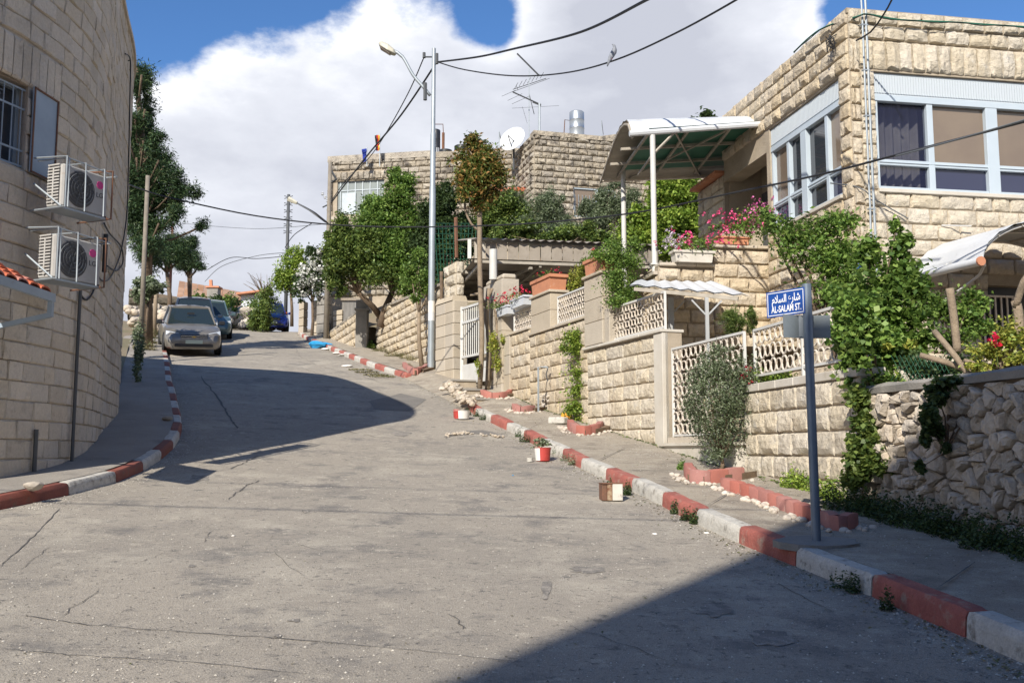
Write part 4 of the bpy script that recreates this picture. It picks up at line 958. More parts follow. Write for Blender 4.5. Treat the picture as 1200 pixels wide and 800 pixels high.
# ================================================================== the round-cornered building on the left
LP = catmull(LB, .08); LC = [0]
for a, c in zip(LP, LP[1:]): LC.append(LC[-1]+(c-a).length)
LTOT = LC[-1]; ZL = 7.38
import bisect
def lat(s):
    s = max(0, min(s, LTOT-1e-4)); i = min(bisect.bisect_right(LC, s)-1, len(LP)-2); t = (LP[i+1]-LP[i]).normalized()
    return LP[i].lerp(LP[i+1], (s-LC[i])/(LC[i+1]-LC[i])), t
def lfr(s, w=.5): a, _ = lat(s-w/2); c, _ = lat(s+w/2); m_ = lat(s)[0]; return Fr(tuple(m_-(c-a).normalized()*w/2), tuple(c-a))
def lhit(px, py):
    d = 9.0
    while d < 21:
        q = P(px, py, d)
        for i in range(len(LP)-1):
            if LP[i].y <= q.y < LP[i+1].y and q.y > 8.6:
                if q.x < LP[i].x: return LC[i], q.z
                break
        d += .04
    return 0, 0
lb = thing('round_building', (-7.5, 13, 0), 'tall grey-beige stone building with a rounded wall at the left edge of the street', 'building')
sw1 = lhit(30, 140)[0]; sw0 = sw1-1.15; zw1 = lhit(28, 100)[1]; zw0 = lhit(10, 192)[1]
lh = (sw0, sw1, zw0, zw1); zl1 = zw1+.50
b = MB(); Z = [-1.2, zw0, zw1, ZL-.1]
S_ = [i*.25 for i in range(int(LTOT/.25)+1)]+[sw0, sw1, LTOT]; S_ = sorted(set(S_))
for a, c in zip(S_, S_[1:]):
    pa, pc = lat(a)[0], lat(c)[0]
    for z0, z1 in zip(Z, Z[1:]):
        if sw0 <= a < sw1-1e-6 and z0 == zw0: continue
        b.quad((pa.x,pa.y,z0), (pc.x,pc.y,z0), (pc.x,pc.y,z1), (pa.x,pa.y,z1))
b.build('wall', 'mortar_left', lb)
b = MB(); b.slab([(p.x, p.y) for p in LP[::3]]+[(-30, 21.2), (-30, 8.3)], ZL-.35, ZL-.08); b.build('roof', 'grey_concrete', lb)
b = MB(); b.slab([(-15.2,8.4),(-30,8.4),(-30,21.1),(-15.2,21.1)], -3, ZL-.1); b.build('rear_block', 'mortar_left', lb)
it = []; R = random.Random(9); nh = 38; zlo = -.95; hh = (ZL-zlo)/nh
for r in range(nh):
    za = zlo+r*hh; s = 2.5+R.random()*.4
    while s < LTOT-1.5:
        L = R.choice([.26,.34,.40,.46,.52]); a, c = s, s+L; s = c; q, t = lat((a+c)/2)
        if za+hh < road(q.x, q.y)+.12: continue
        segs = [(a, c)]
        for hs in ((sw0, sw1, zw0, zw1), (sw0-.1, sw1+.62, zw1, zl1)):
            if za < hs[3]-.03 and za+hh > hs[2]+.03: segs = [(u, v) for x0, x1 in segs for u, v in ((x0, min(x1, hs[0])), (max(x0, hs[1]), x1)) if v-u > .05]
        for u, v in segs:
            pa, pc = lat(u)[0], lat(v)[0]; e = pc-pa; L2 = e.length
            it.append((stone_mesh('flat', 'stone_left', R.randrange(10)), (pa.x+e.x*.012, pa.y+e.y*.012, za+.004), math.atan2(e.y, e.x), (L2-.009, .03*R.uniform(.7,1.5), hh-.008)))
k = int((sw1+.62-sw0)/.16)
for i in range(k+1):
    u = sw0-.1+i*(sw1+.72-sw0)/(k+1); v = u+(sw1+.72-sw0)/(k+1); pa, pc = lat(u)[0], lat(v)[0]; e = pc-pa
    it.append((stone_mesh('flat', 'stone_left', i % 10), (pa.x, pa.y, zw1+.005), math.atan2(e.y, e.x), (e.length-.008, .035, zl1-zw1-.008)))
emit(lb, it, 'stone_block', 300)
b = MB(); lo = [(lat(s)[0], lat(s)[1]) for s in np.arange(2.5, LTOT-1, .3)]
b.loft([[(p.x+t.y*o, p.y-t.x*o, z) for o, z in ((-.25,ZL-.1),(.07,ZL-.1),(.07,ZL-.02),(-.25,ZL-.0))] for p, t in lo]); b.build('coping', 'stone_left', lb)
wf = Fr(tuple(lat(sw0)[0]), tuple(lat(sw1)[0]-lat(sw0)[0])); wl = (lat(sw1)[0]-lat(sw0)[0]).length
b = MB(); wf.box(b, 0, wl, -.30, -.28, zw0, zw1); wf.box(b, -.02, 0, -.3, .0, zw0, zw1); wf.box(b, wl, wl+.02, -.3, .0, zw0, zw1); wf.box(b, 0, wl, -.3, 0, zw0-.03, zw0+.0); wf.box(b, 0, wl, -.3, 0, zw1, zw1+.03); b.build('window_reveal', 'mortar_left', lb)
f = MB(); wf.box(f, wl-.05, wl, -.2, -.12, zw0, zw1); wf.box(f, 0, wl, -.2, -.12, zw0, zw0+.05); wf.box(f, 0, wl, -.2, -.12, zw1-.05, zw1); wf.box(f, wl*.5-.03, wl*.5+.03, -.2, -.12, zw0, zw1); fo = f.build('window_frame', 'metal_grey', lb)
for a, c in ((.02, wl*.5-.03), (wl*.5+.03, wl-.05)):
    q = MB(); wf.box(q, a, c, -.18, -.175, zw0+.05, zw1-.05); q.build('pane', 'glass', fo)
b = MB()
for i in range(9): s = .05+i*(wl-.1)/8; b.tube([wf.p(s, -.04, zw0+.02), wf.p(s, -.04, zw1-.05)], .008, 5)
for z in (zw0+.04, zw0+.22, zw1-.28, zw1-.05): b.beam(wf.p(0, -.04, z), wf.p(wl, -.04, z), .016, .022)
g_ = b.build('window_grille', 'metal_grey', lb)
sf = lfr(sw1+.30, .58); b = MB(); sf.box(b, 0, .50, .045, .065, zw0-.02, zw1+.0); b.build('shutter_leaf', 'metal_grey', lb, bevel=.004)
b = MB()
for a, c, d, e in ((0,.02,zw0-.02,zw1),(.48,.50,zw0-.02,zw1),(0,.5,zw0-.02,zw0),(0,.5,zw1-.02,zw1)): sf.box(b, a, c, .066, .078, d, e)
b.build('shutter_rim', 'rust', lb)
b = MB(); q, t = lat(lhit(90, 345)[0]); z0 = road(q.x, q.y)+.1; z1 = lhit(92, 340)[1]; b.tube([(q.x+.07, q.y, z0), (q.x+.07, q.y, z1)], .022, 6); b.build('drain_pipe', 'dark_metal', lb)
b = MB(); q, t = lat(lhit(37, 520)[0]); z0 = road(q.x, q.y)+.1; b.tube([(q.x+.07, q.y, z0), (q.x+.07, q.y, lhit(36, 503)[1])], .025, 6); b.build('pipe_stub', 'dark_metal', lb)
b = MB(); fq = lfr(lhit(118, 292)[0], .2); zz = lhit(118, 275)[1]; b.tube([fq.p(.1,.08,zz-.55), fq.p(.1,.08,zz)], .035, 8); b.build('pipe_insulation', 'black_plastic', lb)
def lcable(pts, r, m='black_cable', out=.06, name='cable'):
    q = []
    for px, py in pts:
        s, z = lhit(px, py); p_, t = lat(s); q.append(Vector((p_.x+t.y*out, p_.y-t.x*out, z)))
    b = MB(); b.tube(catmull(q, .1), r, 5); return b.build(name, m, lb)
lcable([(143,64),(150,72),(149,110),(148,180),(146,250),(140,290),(133,310),(124,328),(112,326),(106,300)], .012)
lcable([(118,262),(126,275),(139,290),(141,308),(134,318),(122,312)], .012); lcable([(150,72),(158,90),(161,120),(160,200)], .01)
lcable([(108,310),(106,338),(98,352),(90,345)], .014); lcable([(156,250),(154,300),(152,330)], .01)
# air conditioners
def ac(px, py0, py1, label, rot=0, tilt=0, cage=0):
    s, z1 = lhit(px, py0); fr = lfr(s+.50, 1.0); a_ = math.radians(-21); fr = Fr(tuple(fr.o+fr.n*.06), (fr.e.x*math.cos(a_)-fr.e.y*math.sin(a_), fr.e.x*math.sin(a_)+fr.e.y*math.cos(a_))); h = .50; w = .66; z0 = lhit(px, py1)[1]; d0, d1 = .20, .46; z1 = z0+h
    t = thing('air_conditioner', fr.p(.5, .1, z0), label, 'air conditioner', 'air conditioners on the round building')
    b = MB(); fr.box(b, 0, w, d0, d1, z0, z1); b.build('casing', 'ac_white', t, bevel=.02)
    b = MB(); fr.box(b, -.004, .0, d0+.03, d1-.05, z0+.04, z1-.04); b.build('coil', 'ac_dark', t)
    for i in range(13):
        q = MB(); fr.box(q, -.018, -.006, d0+.03, d1-.05, z0+.05+i*.036, z0+.066+i*.036); q.build('fin', 'ac_white', t)
    q = MB(); fr.box(q, -.02, -.006, (d0+d1)/2-.02, (d0+d1)/2, z0+.04, z1-.04); q.build('fin_bar', 'ac_white', t)
    c = fr.p(w*.36, d1, (z0+z1)/2); nn = Vector((fr.n.x, fr.n.y, 0)); b = MB(); b.lathe(c, [(.001,.012),(.205,.012),(.215,.006),(.215,0)], 24, nn); b.build('fan_opening', 'ac_dark', t)
    b = MB()
    for rr in (.05,.10,.14,.18): b.tube([c+nn*.02+Vector((fr.e.x,fr.e.y,0))*rr*math.cos(a)+Vector((0,0,1))*rr*math.sin(a) for a in np.linspace(0, 2*math.pi, 20)], .004, 3)
    for k in range(10): a = k*math.pi/5; b.tube([c+nn*.02, c+nn*.02+Vector((fr.e.x,fr.e.y,0))*.2*math.cos(a)+Vector((0,0,1))*.2*math.sin(a)], .004, 3)
    b.build('fan_grille', 'grey_cable', t)
    c = fr.p(w*.80, d1, z1-.13); b = MB(); b.lathe(c, [(.001,.006),(.048,.006),(.048,0)], 18, nn); b.build('emblem', 'magenta', t)
    cu = D.curves.new('letters', 'FONT'); cu.body = 'LG'; cu.size = .085; cu.align_x = 'CENTER'; cu.extrude = .001
    to = D.objects.new('letters', cu); COL.objects.link(to); mwx = Matrix.Translation(fr.p(w*.80, d1+.004, z1-.28)) @ Matrix(((fr.e.x,0,fr.n.x,0),(fr.e.y,0,fr.n.y,0),(0,1,0,0),(0,0,0,1)))
    bpy.context.view_layer.update(); me = D.meshes.new_from_object(to); D.objects.remove(to); me.transform(Matrix.Translation(-WL[t.name]) @ mwx); me.materials.clear(); me.materials.append(M['ac_dark']); o = D.objects.new('letters', me); COL.objects.link(o); o.parent = t
    b = MB(); fr.box(b, -.01, w+.01, d0-.02, d1+.01, z0-.025, z0-.003); b.build('tray', 'galv', t)
    for s_ in (-.03, w*.97):
        b = MB(); b.tube([fr.p(s_, .0, z0-.02), fr.p(s_, d1+.08, z0-.02), fr.p(s_, d1+.08, z1+.06), fr.p(s_, .02, z1+.10)], .012, 5); b.tube([fr.p(s_, .03, z0+.30), fr.p(s_, d1+.02, z0-.01)], .012, 5); b.build('bracket', 'rust' if s_ > 0 else 'galv', t)
    b = MB()
    for s_ in (.0, w*.36, w*.78): b.tube([fr.p(s_, .05, z1+.07), fr.p(s_, d1+.08, z1+.05), fr.p(s_, d1+.09, z0-.02)], .010, 5)
    b.tube([fr.p(-.03, d1+.07, z1+.05), fr.p(w*1.15, d1+.03, z1+.03), fr.p(w*1.15, .05, z1+.06)], .009, 5); b.build('cage', 'galv', t)
    return t
ac(35, 192, 248, 'upper grey-white air conditioner in a rusty cage beside the open metal shutter')
ac(25, 273, 330, 'lower grey-white air conditioner in a rusty cage above the red tiled awning')
# tiled awning
aw = thing('tiled_awning', (-5.5, 9.0, 1.5), 'small awning with red clay tiles on a dark metal frame at the left edge', 'awning')
zt0 = P(60,346,10.4).z; xt = P(60,346,10.4).x
for j in range(5):
    for i in range(5):
        y = 10.28-j*.24; u0, u1 = i/5, (i+1)/5+.05; xw = -5.78
        b = MB(); rg = []
        for k in range(6):
            a = math.pi*k/5; rg.append((u0, u1, y+.115*math.cos(a), .05*math.sin(a)))
        pa = [(lerp(xt, xw, u0), yy, lerp(zt0, zt0+.42, u0)+zz+.012+.02) for _, _, yy, zz in rg]; pc = [(lerp(xt, xw, u1), yy, lerp(zt0, zt0+.42, u1)+zz*.9) for _, _, yy, zz in rg]
        pi = [(p[0], p[1], p[2]-.018) for p in pa]
        b.loft([pi, pa, pc], cap=False, closed=False); b.build('roof_tile', 'tile_red', aw)
b = MB(); b.hexa([(xt+.02,9.1,zt0-.06),(xt+.02,10.35,zt0-.06),(-5.78,10.35,zt0+.33),(-5.78,9.1,zt0+.33),(xt+.02,9.1,zt0-.005),(xt+.02,10.35,zt0-.005),(-5.78,10.35,zt0+.38),(-5.78,9.1,zt0+.38)]); b.build('deck', 'metal_grey', aw)
b = MB(); b.beam((xt+.03,10.4,zt0-.03),(xt+.03,9.1,zt0-.03),.04,.09); b.beam((xt+.02,10.36,zt0-.22),(-5.78,10.4,zt0-.40),.05,.05); b.beam((xt+.02,10.36,zt0-.24),(xt+.02,10.36,zt0),.05,.05); b.beam((xt+.02,10.36,zt0-.06),(-5.4,10.4,zt0+.2),.04,.04); b.build('frame', 'metal_grey', aw)
# ================================================================== gate, gateposts and carport
fI = Fr((-1.32,25.35), (.36,-.93))
I0, I1 = hit(fD, 571, 400)[0], hit(fD, 593, 400)[0]
gp = thing('gatepost', fD.p(I0, 0, 1.4), 'tall cream stone gatepost right of the white barred gate, next to the flower boxes', 'gatepost', 'gateposts')
pillar(gp, fD, I0, I1-.02, -.34, .10, 1.2, 4.15, .42, 'smooth_stone', cap=False)
b = MB(); fD.box(b, I0+.05, I1-.07, -.30, .06, 4.15, 4.28); b.build('cap_stone', 'smooth_stone', gp, bevel=.04)
b = MB(); q = P(578, 325, 23.7); b.tube([(q.x, q.y, 4.2), (q.x, q.y, 4.95)], .10, 10); b.build('pipe_sleeve', 'white_paint', gp, smooth='auto')
def gpost(px0, px1, pyt, dn, df, zb, label, hc=.32, slope=0):
    a = P(px1, pyt, dn); c = P(px0, pyt, df); fr = Fr((c.x, c.y), (a.x-c.x, a.y-c.y)); L = math.hypot(a.x-c.x, a.y-c.y); zt = (a.z+c.z)/2
    t = thing('gatepost', fr.p(0, 0, zb), label, 'gatepost', 'gateposts'); body(t, fr, 0, L, zb-.3, zt, .35)
    n = round((zt-zb)/hc); R = random.Random(2)
    for i in range(n):
        h = (zt-zb)/n
        for u0, u1 in ((0, .55), (.55, 1)): b = MB(); fr.box(b, L*u0+.004, L*u1-.004, -.02, .05+R.uniform(0,.015), zb+i*h+.004, zb+(i+1)*h-.004); b.build('stone_block', 'smooth_stone', t, bevel=.012)
    b = MB(); 
    for i in range(n): h = (zt-zb)/n; q = MB(); fr.box(q, L+.002, L+.05, -.36, .05, zb+i*h+.004, zb+(i+1)*h-.004); q.build('stone_block', 'smooth_stone', t, bevel=.012)
    for i in range(2): q = MB(); q.hexa([fr.p(L*i/2,.08,zt), fr.p(L*(i+1)/2-.01,.08,zt), fr.p(L*(i+1)/2-.01,-.38,zt), fr.p(L*i/2,-.38,zt), fr.p(L*i/2+.02,.03,zt+.14), fr.p(L*(i+1)/2-.03,.03,zt+.14), fr.p(L*(i+1)/2-.03,-.33,zt+.14), fr.p(L*i/2+.02,-.33,zt+.14)]); q.build('cap_stone', 'smooth_stone', t)
    return t
gpost(513, 533, 355, 25.6, 26.6, 1.85, 'wide beige stone gatepost left of the white barred gate')
wg = thing('gate', P(545, 443, 25.2), 'white steel gate with vertical bars standing behind the thin tree trunk', 'gate')
ga, gb = P(541, 445, 25.3), P(572, 443, 23.9); fr = Fr((ga.x, ga.y), (gb.x-ga.x, gb.y-ga.y)); GLn = math.hypot(ga.x-gb.x, ga.y-gb.y); z0 = 1.72; z1 = P(542,362,25.3).z
b = MB()
for s in (0, GLn): b.beam(fr.p(s,0,z0), fr.p(s,0,z1+.05), .08)
for z in (z1, z1-.38, z0+.72, z0+.05): b.beam(fr.p(0,0,z), fr.p(GLn,0,z), .06)
b.build('gate_frame', 'white_paint', wg)
for i in range(13): s = .06+i*(GLn-.12)/12; b = MB(); b.tube([fr.p(s,0,z0+.7), fr.p(s,0,z1)], .016, 5); b.build('bar', 'white_paint', wg)
b = MB(); fr.box(b, .04, GLn-.04, -.01, .01, z0+.06, z0+.52); b.build('lower_panel', 'white_paint', wg)
cpt = thing('carport', (1.0, 27, 2.0), 'brown corrugated lean-to roof above the white gate and the flower boxes', 'carport')
zC = P(556,303,24.0).z; nA = Vector((P(556,303,24.0).x, 24.0, zC)); nB = nA+Vector((4.7,.83,0)); dpt = Vector((-1.2,5.9,0)); fA_, fB_ = nA+dpt, nB+dpt
n = 30; rg = []
for i in range(n+1): u = i/n; dz = .035 if i % 2 else 0; rg.append([nA.lerp(fA_,u)+Vector((0,0,dz)), nB.lerp(fB_,u)+Vector((0,0,dz))])
MB().loft(rg, cap=False, closed=False).build('roof_sheet', 'sheet_grey', cpt)
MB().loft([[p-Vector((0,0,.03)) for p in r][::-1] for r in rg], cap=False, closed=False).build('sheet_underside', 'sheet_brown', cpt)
n = 17; tpz = P(556,283,24.0).z-zC
for i in range(n):
    p = nA.lerp(nB,i/n); q = nA.lerp(nB,(i+1)/n-.004); o = Vector((0,.03*(i%2)-.05,0)); b = MB(); b.hexa([p+o, q+o, q+o+Vector((0,.02,0)), p+o+Vector((0,.02,0))]+[v+Vector((0,0,tpz)) for v in (p+o, q+o, q+o+Vector((0,.02,0)), p+o+Vector((0,.02,0)))]); b.build('fascia_panel', 'sheet_cream' if i in (0,) else 'sheet_brown', cpt)
rg = []; rise = Vector((-.8,4.6,.95))
for i in range(41): u = i/40; dz = .05 if i % 2 else 0; p = nA.lerp(nB,u)+Vector((0,-.2,tpz+.02+dz)); rg.append([p, p+rise])
MB().loft(rg, cap=False, closed=False).build('roof_sheet', 'sheet_brown', cpt)
for u in (.0, .25, .5, .75, 1): b = MB(); b.beam(nA.lerp(fA_,u)+Vector((0,0,-.07)), nB.lerp(fB_,u)+Vector((0,0,-.07)), .07, .07); b.build('purlin', 'beam', cpt)
for u in (.03, .35, .7, .99): b = MB(); b.beam(nA.lerp(nB,u)+Vector((0,0,-.13)), fA_.lerp(fB_,u)+Vector((0,0,-.13)), .06, .07); b.build('rafter', 'beam', cpt)
b = MB(); b.beam(nA.lerp(nB,.30)+Vector((0,0,-.19)), fA_.lerp(fB_,.06)+Vector((0,0,-.19)), .08, .06); b.build('diagonal_beam', 'beam', cpt)
b = MB(); q = nA+Vector((-.12,-.1,-.02)); b.beam(q, q+Vector((0,0,tpz+.05)), .09,.09); b.build('downpipe', 'white_paint', cpt)
for q in (fA_+Vector((.2,-.2,0)), nB+Vector((-.3,.3,0)), fB_): b = MB(); b.beam((q.x,q.y,1.9), (q.x,q.y,q.z-.1), .1); b.build('post', 'beam', cpt)
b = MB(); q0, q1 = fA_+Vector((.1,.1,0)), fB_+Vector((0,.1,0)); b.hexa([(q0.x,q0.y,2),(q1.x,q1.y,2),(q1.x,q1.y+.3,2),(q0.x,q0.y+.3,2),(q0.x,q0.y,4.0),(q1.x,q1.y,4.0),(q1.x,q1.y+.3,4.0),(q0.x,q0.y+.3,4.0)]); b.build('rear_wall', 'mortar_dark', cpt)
# ================================================================== stepped stone walls farther up the pavement
def far_wall(name, pa, pb, da, db, topf, zlow, label, m='stone_warm', hc=.26, ll=(.3,.65), limit=300, back=.0):
    """pa,pb: base pixels at the far and near end"""
    a, c = P(*pa, da), P(*pb, db); fr = Fr((a.x, a.y), (c.x-a.x, c.y-a.y)); fr.o = fr.o-fr.n*back; L = math.hypot(c.x-a.x, c.y-a.y); t = thing(name, a, label, 'wall'); tf = lambda s: topf(s/L)
    zt = max(tf(0), tf(L)); n = 12
    b = MB()
    for i in range(n): s0, s1 = L*i/n, L*(i+1)/n; b.hexa([fr.p(s0,0,zlow), fr.p(s1,0,zlow), fr.p(s1,-.3,zlow), fr.p(s0,-.3,zlow), fr.p(s0,0,tf(s0)-.04), fr.p(s1,0,tf(s1)-.04), fr.p(s1,-.3,tf(s1)-.04), fr.p(s0,-.3,tf(s0)-.04)])
    b.build('wall_core', 'mortar', t)
    emit(t, courses(fr, 0, L, zlow, zt, hc, ll, 'rock', m, ground=base(fr,-.3), top=tf, proud=.09), 'stone_block', limit)
    k = max(2, int(L/.8))
    for i in range(k):
        s0, s1 = L*i/k+.005, L*(i+1)/k-.005; b = MB(); b.hexa([fr.p(s0,.07,tf(s0)-.03), fr.p(s1,.07,tf(s1)-.03), fr.p(s1,-.33,tf(s1)-.03), fr.p(s0,-.33,tf(s0)-.03), fr.p(s0,.07,tf(s0)+.05), fr.p(s1,.07,tf(s1)+.05), fr.p(s1,-.33,tf(s1)+.05), fr.p(s0,-.33,tf(s0)+.05)]); b.build('coping_stone', 'stone_far', t)
    return t, fr, L
d1_ = G(428,408,.15).y; d0_ = G(507,437,.15).y
ztn, ztf = P(500,330,d0_).z, P(428,362,d1_).z
far_wall('retaining_wall', (428,408), (509,437), d1_, d0_-.2, lambda u: lerp(ztf, ztn, min(1, u*1.0)), 1.6, 'sloping rock-faced wall behind the lamp post, trees leaning over its top', back=.45)
q0, q1 = P(508,440,d0_+.3), P(521,440,d0_-.6); fr = Fr((q0.x,q0.y),(q1.x-q0.x,q1.y-q0.y)); fr.o = fr.o-fr.n*.32; L = math.hypot(q1.x-q0.x,q1.y-q0.y)
t = thing('stone_pier', q0, 'tall rough stone pier right behind the street lamp post', 'pier'); zt = P(517,306,d0_-.5).z
body(t, fr, 0, L, 1.6, zt, .22); emit(t, courses(fr, 0, L, 1.7, zt, .3, (.45,.6), 'rock', 'stone_pale', proud=.10), 'stone_block')
fq_ = Fr(tuple(fr.p(L,0,0))[:2], (-fr.n.x,-fr.n.y)); emit(t, courses(fq_, 0, .2, 1.7, zt, .3, (.45,.6), 'rock', 'stone_pale', proud=.06), 'stone_block')
b = MB(); b.tube(catmull([fr.p(.12, .16, 1.9), fr.p(.1,.18,2.9), fr.p(.16,.16,3.9), fr.p(.1,.15,5.0)], .2), .05, 6); b.build('vine_stem', 'bark', t, smooth=True)
q2 = P(536, 440, d0_-2.0); 
d3_ = G(388,396,.15).y; d2_ = G(421,407,.15).y
far_wall('retaining_wall', (386,395), (418,406), d3_, d2_, lambda u: lerp(P(388,391,d3_).z, P(419,367,d2_).z, u), 3.0, 'low triangular rock-faced wall beside the utility pole', hc=.28)
q = P(424,407,d2_-.2); t = thing('stone_pier', q, 'slim smooth stone pier between the two sloping walls', 'pier'); b = MB(); b.box((q.x, q.y, q.z+.75), (.42,.42,1.9)); b.build('stone_shaft', 'grey_concrete', t, bevel=.02)
b = MB(); b.box((q.x, q.y, P(424,364,d2_).z), (.5,.5,.08)); b.build('cap_stone', 'grey_concrete', t)
for (x0, x1, y0, y1, d, m_, lb_) in ((349,356,352,402,44.5,'smooth_stone','pale stone gate pier left of the oleander gate'),(365,382,350,400,43,'smooth_stone','rough cream stone panel between the dark gate piers'),(370,384,345,402,42,'grey_concrete','dark weathered concrete pier beside the utility pole'),(390,401,362,395,41,'smooth_stone','short pale pier right of the utility pole')):
    a, c = P(x0, y1, d), P(x1, y0, d-.4); t = thing('wall_pier', a, lb_, 'pier'); n = 5
    for i in range(n): b = MB(); z0 = lerp(a.z, c.z, i/n); z1 = lerp(a.z, c.z, (i+1)/n)-.02; b.hexa([(a.x,a.y,z0),(c.x,c.y,z0),(c.x+.1,c.y+.5,z0),(a.x+.1,a.y+.5,z0),(a.x,a.y,z1),(c.x,c.y,z1),(c.x+.1,c.y+.5,z1),(a.x+.1,a.y+.5,z1)]); b.build('stone_block', m_, t, bevel=.02)
a, c = P(400,400,41), P(424,352,37); t = thing('garden_wall', a, 'dark plastered yard wall behind the triangular stone wall', 'wall'); b = MB(); b.hexa([(a.x,a.y,3.5),(c.x,c.y,3.5),(c.x,c.y+.3,3.5),(a.x,a.y+.3,3.5),(a.x,a.y,P(400,352,41).z),(c.x,c.y,c.z),(c.x,c.y+.3,c.z),(a.x,a.y+.3,P(400,352,41).z)]); b.build('plaster', 'grey_concrete', t)
b = MB(); b.hexa([(a.x-.05,a.y-.05,P(400,352,41).z),(c.x-.05,c.y-.05,c.z),(c.x,c.y+.35,c.z),(a.x,a.y+.35,P(400,352,41).z),(a.x-.05,a.y-.05,P(400,352,41).z+.1),(c.x-.05,c.y-.05,c.z+.1),(c.x,c.y+.35,c.z+.1),(a.x,a.y+.35,P(400,352,41).z+.1)]); b.build('coping', 'mortar', t)
# ================================================================== houses beyond the trees
def fr2(pa, pb, da, db): a, c = P(*pa, da), P(*pb, db); return Fr((a.x,a.y),(c.x-a.x,c.y-a.y)), math.hypot(c.x-a.x, c.y-a.y), a.z
# left far house
dL = 44.0; z1 = P(386,188,dL).z; q = P(386,188,dL); dr = z1*F/(530-183)
fL = Fr((q.x,q.y),(.983,-.185)); LL = 4.9
hl = thing('stone_house', (q.x,q.y,6), 'low stone house behind the trees with a wide grey framed window', 'house')
w0, wz1 = hit(fL,390,213); w1, wz0 = hit(fL,450,250)
body(hl, fL, 0, LL, 5, z1-.1, .4, holes=((w0,w1,wz0,wz1),))
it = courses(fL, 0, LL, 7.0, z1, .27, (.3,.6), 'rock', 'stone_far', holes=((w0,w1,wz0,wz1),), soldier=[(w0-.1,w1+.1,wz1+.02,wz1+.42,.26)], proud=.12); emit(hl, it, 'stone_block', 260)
b = MB(); fL.box(b, -.05, LL, -.45, .10, z1-.12, z1+.16); b.build('parapet_coping', 'stone_far', hl)
fLs = Fr((q.x+.185*8,q.y+.983*8),(-.185,-.983)); body(hl, fLs, 0, 7.95, 5, z1-.1, .4); emit(hl, courses(fLs, 0, 7.95, 9, z1, .27, (.3,.6), 'rock', 'stone_far', proud=.12), 'stone_block', 40)
f = MB(); fL.box(f, w0, w1, -.15, -.10, wz0, wz0+.05); fL.box(f, w0, w1, -.15, -.10, wz1-.05, wz1); fL.box(f, w0, w1, -.15, -.09, lerp(wz0,wz1,.72), lerp(wz0,wz1,.72)+.04)
for i in range(8): s = lerp(w0,w1,i/7); fL.box(f, s-.02, s+.02, -.16, -.085, wz0, wz1)
fo = f.build('window_frame', 'galv', hl)
mk('pane_grey', (.20,.23,.23), (.26,.29,.28), scale=1, rough=.25, spec=.6)
for i in range(7):
    a, c = lerp(w0,w1,i/7)+.02, lerp(w0,w1,(i+1)/7)-.02
    for u, v in ((wz0+.05, lerp(wz0,wz1,.72)), (lerp(wz0,wz1,.72)+.04, wz1-.05)): q_ = MB(); fL.box(q_, a, c, -.13, -.12, u, v); q_.build('pane', 'pane_grey', fo)
b = MB(); a, c = hit(fL,400,248)[0], hit(fL,416,248)[0]; fL.box(b, a, c, -.09, -.06, wz0+.05, lerp(wz0,wz1,.66)); b.build('open_sash', 'galv', fo)
# second volume of that house
fL2, L2, z2 = fr2((509,183),(600,186),41.5,41.0); z2 = P(509,183,41.5).z
h2 = thing('stone_house', fL2.p(0,0,6), 'rock-faced stone house block between the lamp post and the satellite dish', 'house')
body(h2, fL2, 0, L2+.6, 5, z2-.1, .4); emit(h2, courses(fL2, 0, L2+.6, 8.5, z2, .27, (.3,.6), 'rock', 'stone_far', proud=.13), 'stone_block', 200)
b = MB(); fL2.box(b, -.05, L2+.6, -.45, .12, z2-.1, z2+.15); b.build('parapet_coping', 'stone_far', h2)
fs2 = Fr((fL2.o.x-.0,fL2.o.y+4),(0,-1)); body(h2, fs2, 0, 3.95, 5, z2-.1, .4); emit(h2, courses(fs2, 0, 3.95, 9, z2, .27, (.3,.6), 'rock', 'stone_far', proud=.12), 'stone_block', 40)
for i in range(9): a = P(577+i*5, 222, 39.5); b = MB(); b.tube([a, a+Vector((.0,-.5,-.12))], .09, 6); b.build('roof_tile', 'tile_red', h2)
# house with the tall corner
dM = 38.0; zM = P(626,156,dM).z; q = P(626,156,dM); fM = Fr((q.x,q.y),(.965,.26)); ML = 7.5
hm = thing('stone_house', (q.x,q.y,6), 'tall dark-stained stone house with a sharp corner and blue framed window', 'house')
w0, wz1 = hit(fM,672,219); w1, wz0 = hit(fM,722,257)
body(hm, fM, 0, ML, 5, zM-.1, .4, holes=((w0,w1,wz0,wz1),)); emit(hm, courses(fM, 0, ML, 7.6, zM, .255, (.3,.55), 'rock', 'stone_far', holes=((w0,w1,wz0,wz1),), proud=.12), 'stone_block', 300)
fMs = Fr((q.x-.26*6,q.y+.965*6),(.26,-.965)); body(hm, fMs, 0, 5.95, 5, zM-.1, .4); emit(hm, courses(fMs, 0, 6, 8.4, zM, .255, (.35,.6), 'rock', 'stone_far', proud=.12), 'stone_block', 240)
b = MB(); fM.box(b, -.05, ML, -.45, .12, zM-.1, zM+.08); b.build('parapet_coping', 'stone_far', hm)
f = MB(); 
for s, w_ in ((w0,.08),(lerp(w0,w1,.55),.08),(w1,.08)): fM.box(f, s-w_/2, s+w_/2, -.12, -.03, wz0, wz1)
fM.box(f, w0, w1, -.12, -.03, wz0-.04, wz0+.05); fM.box(f, w0, w1, -.12, -.03, wz1-.06, wz1+.02); fo = f.build('window_frame', 'white_frame', hm)
for a, c in ((w0+.04,lerp(w0,w1,.55)-.04),(lerp(w0,w1,.55)+.04,w1-.04)): q_ = MB(); fM.box(q_, a, c, -.10, -.09, wz0+.05, wz1-.06); q_.build('pane', 'glass_brown', fo)
b = MB()
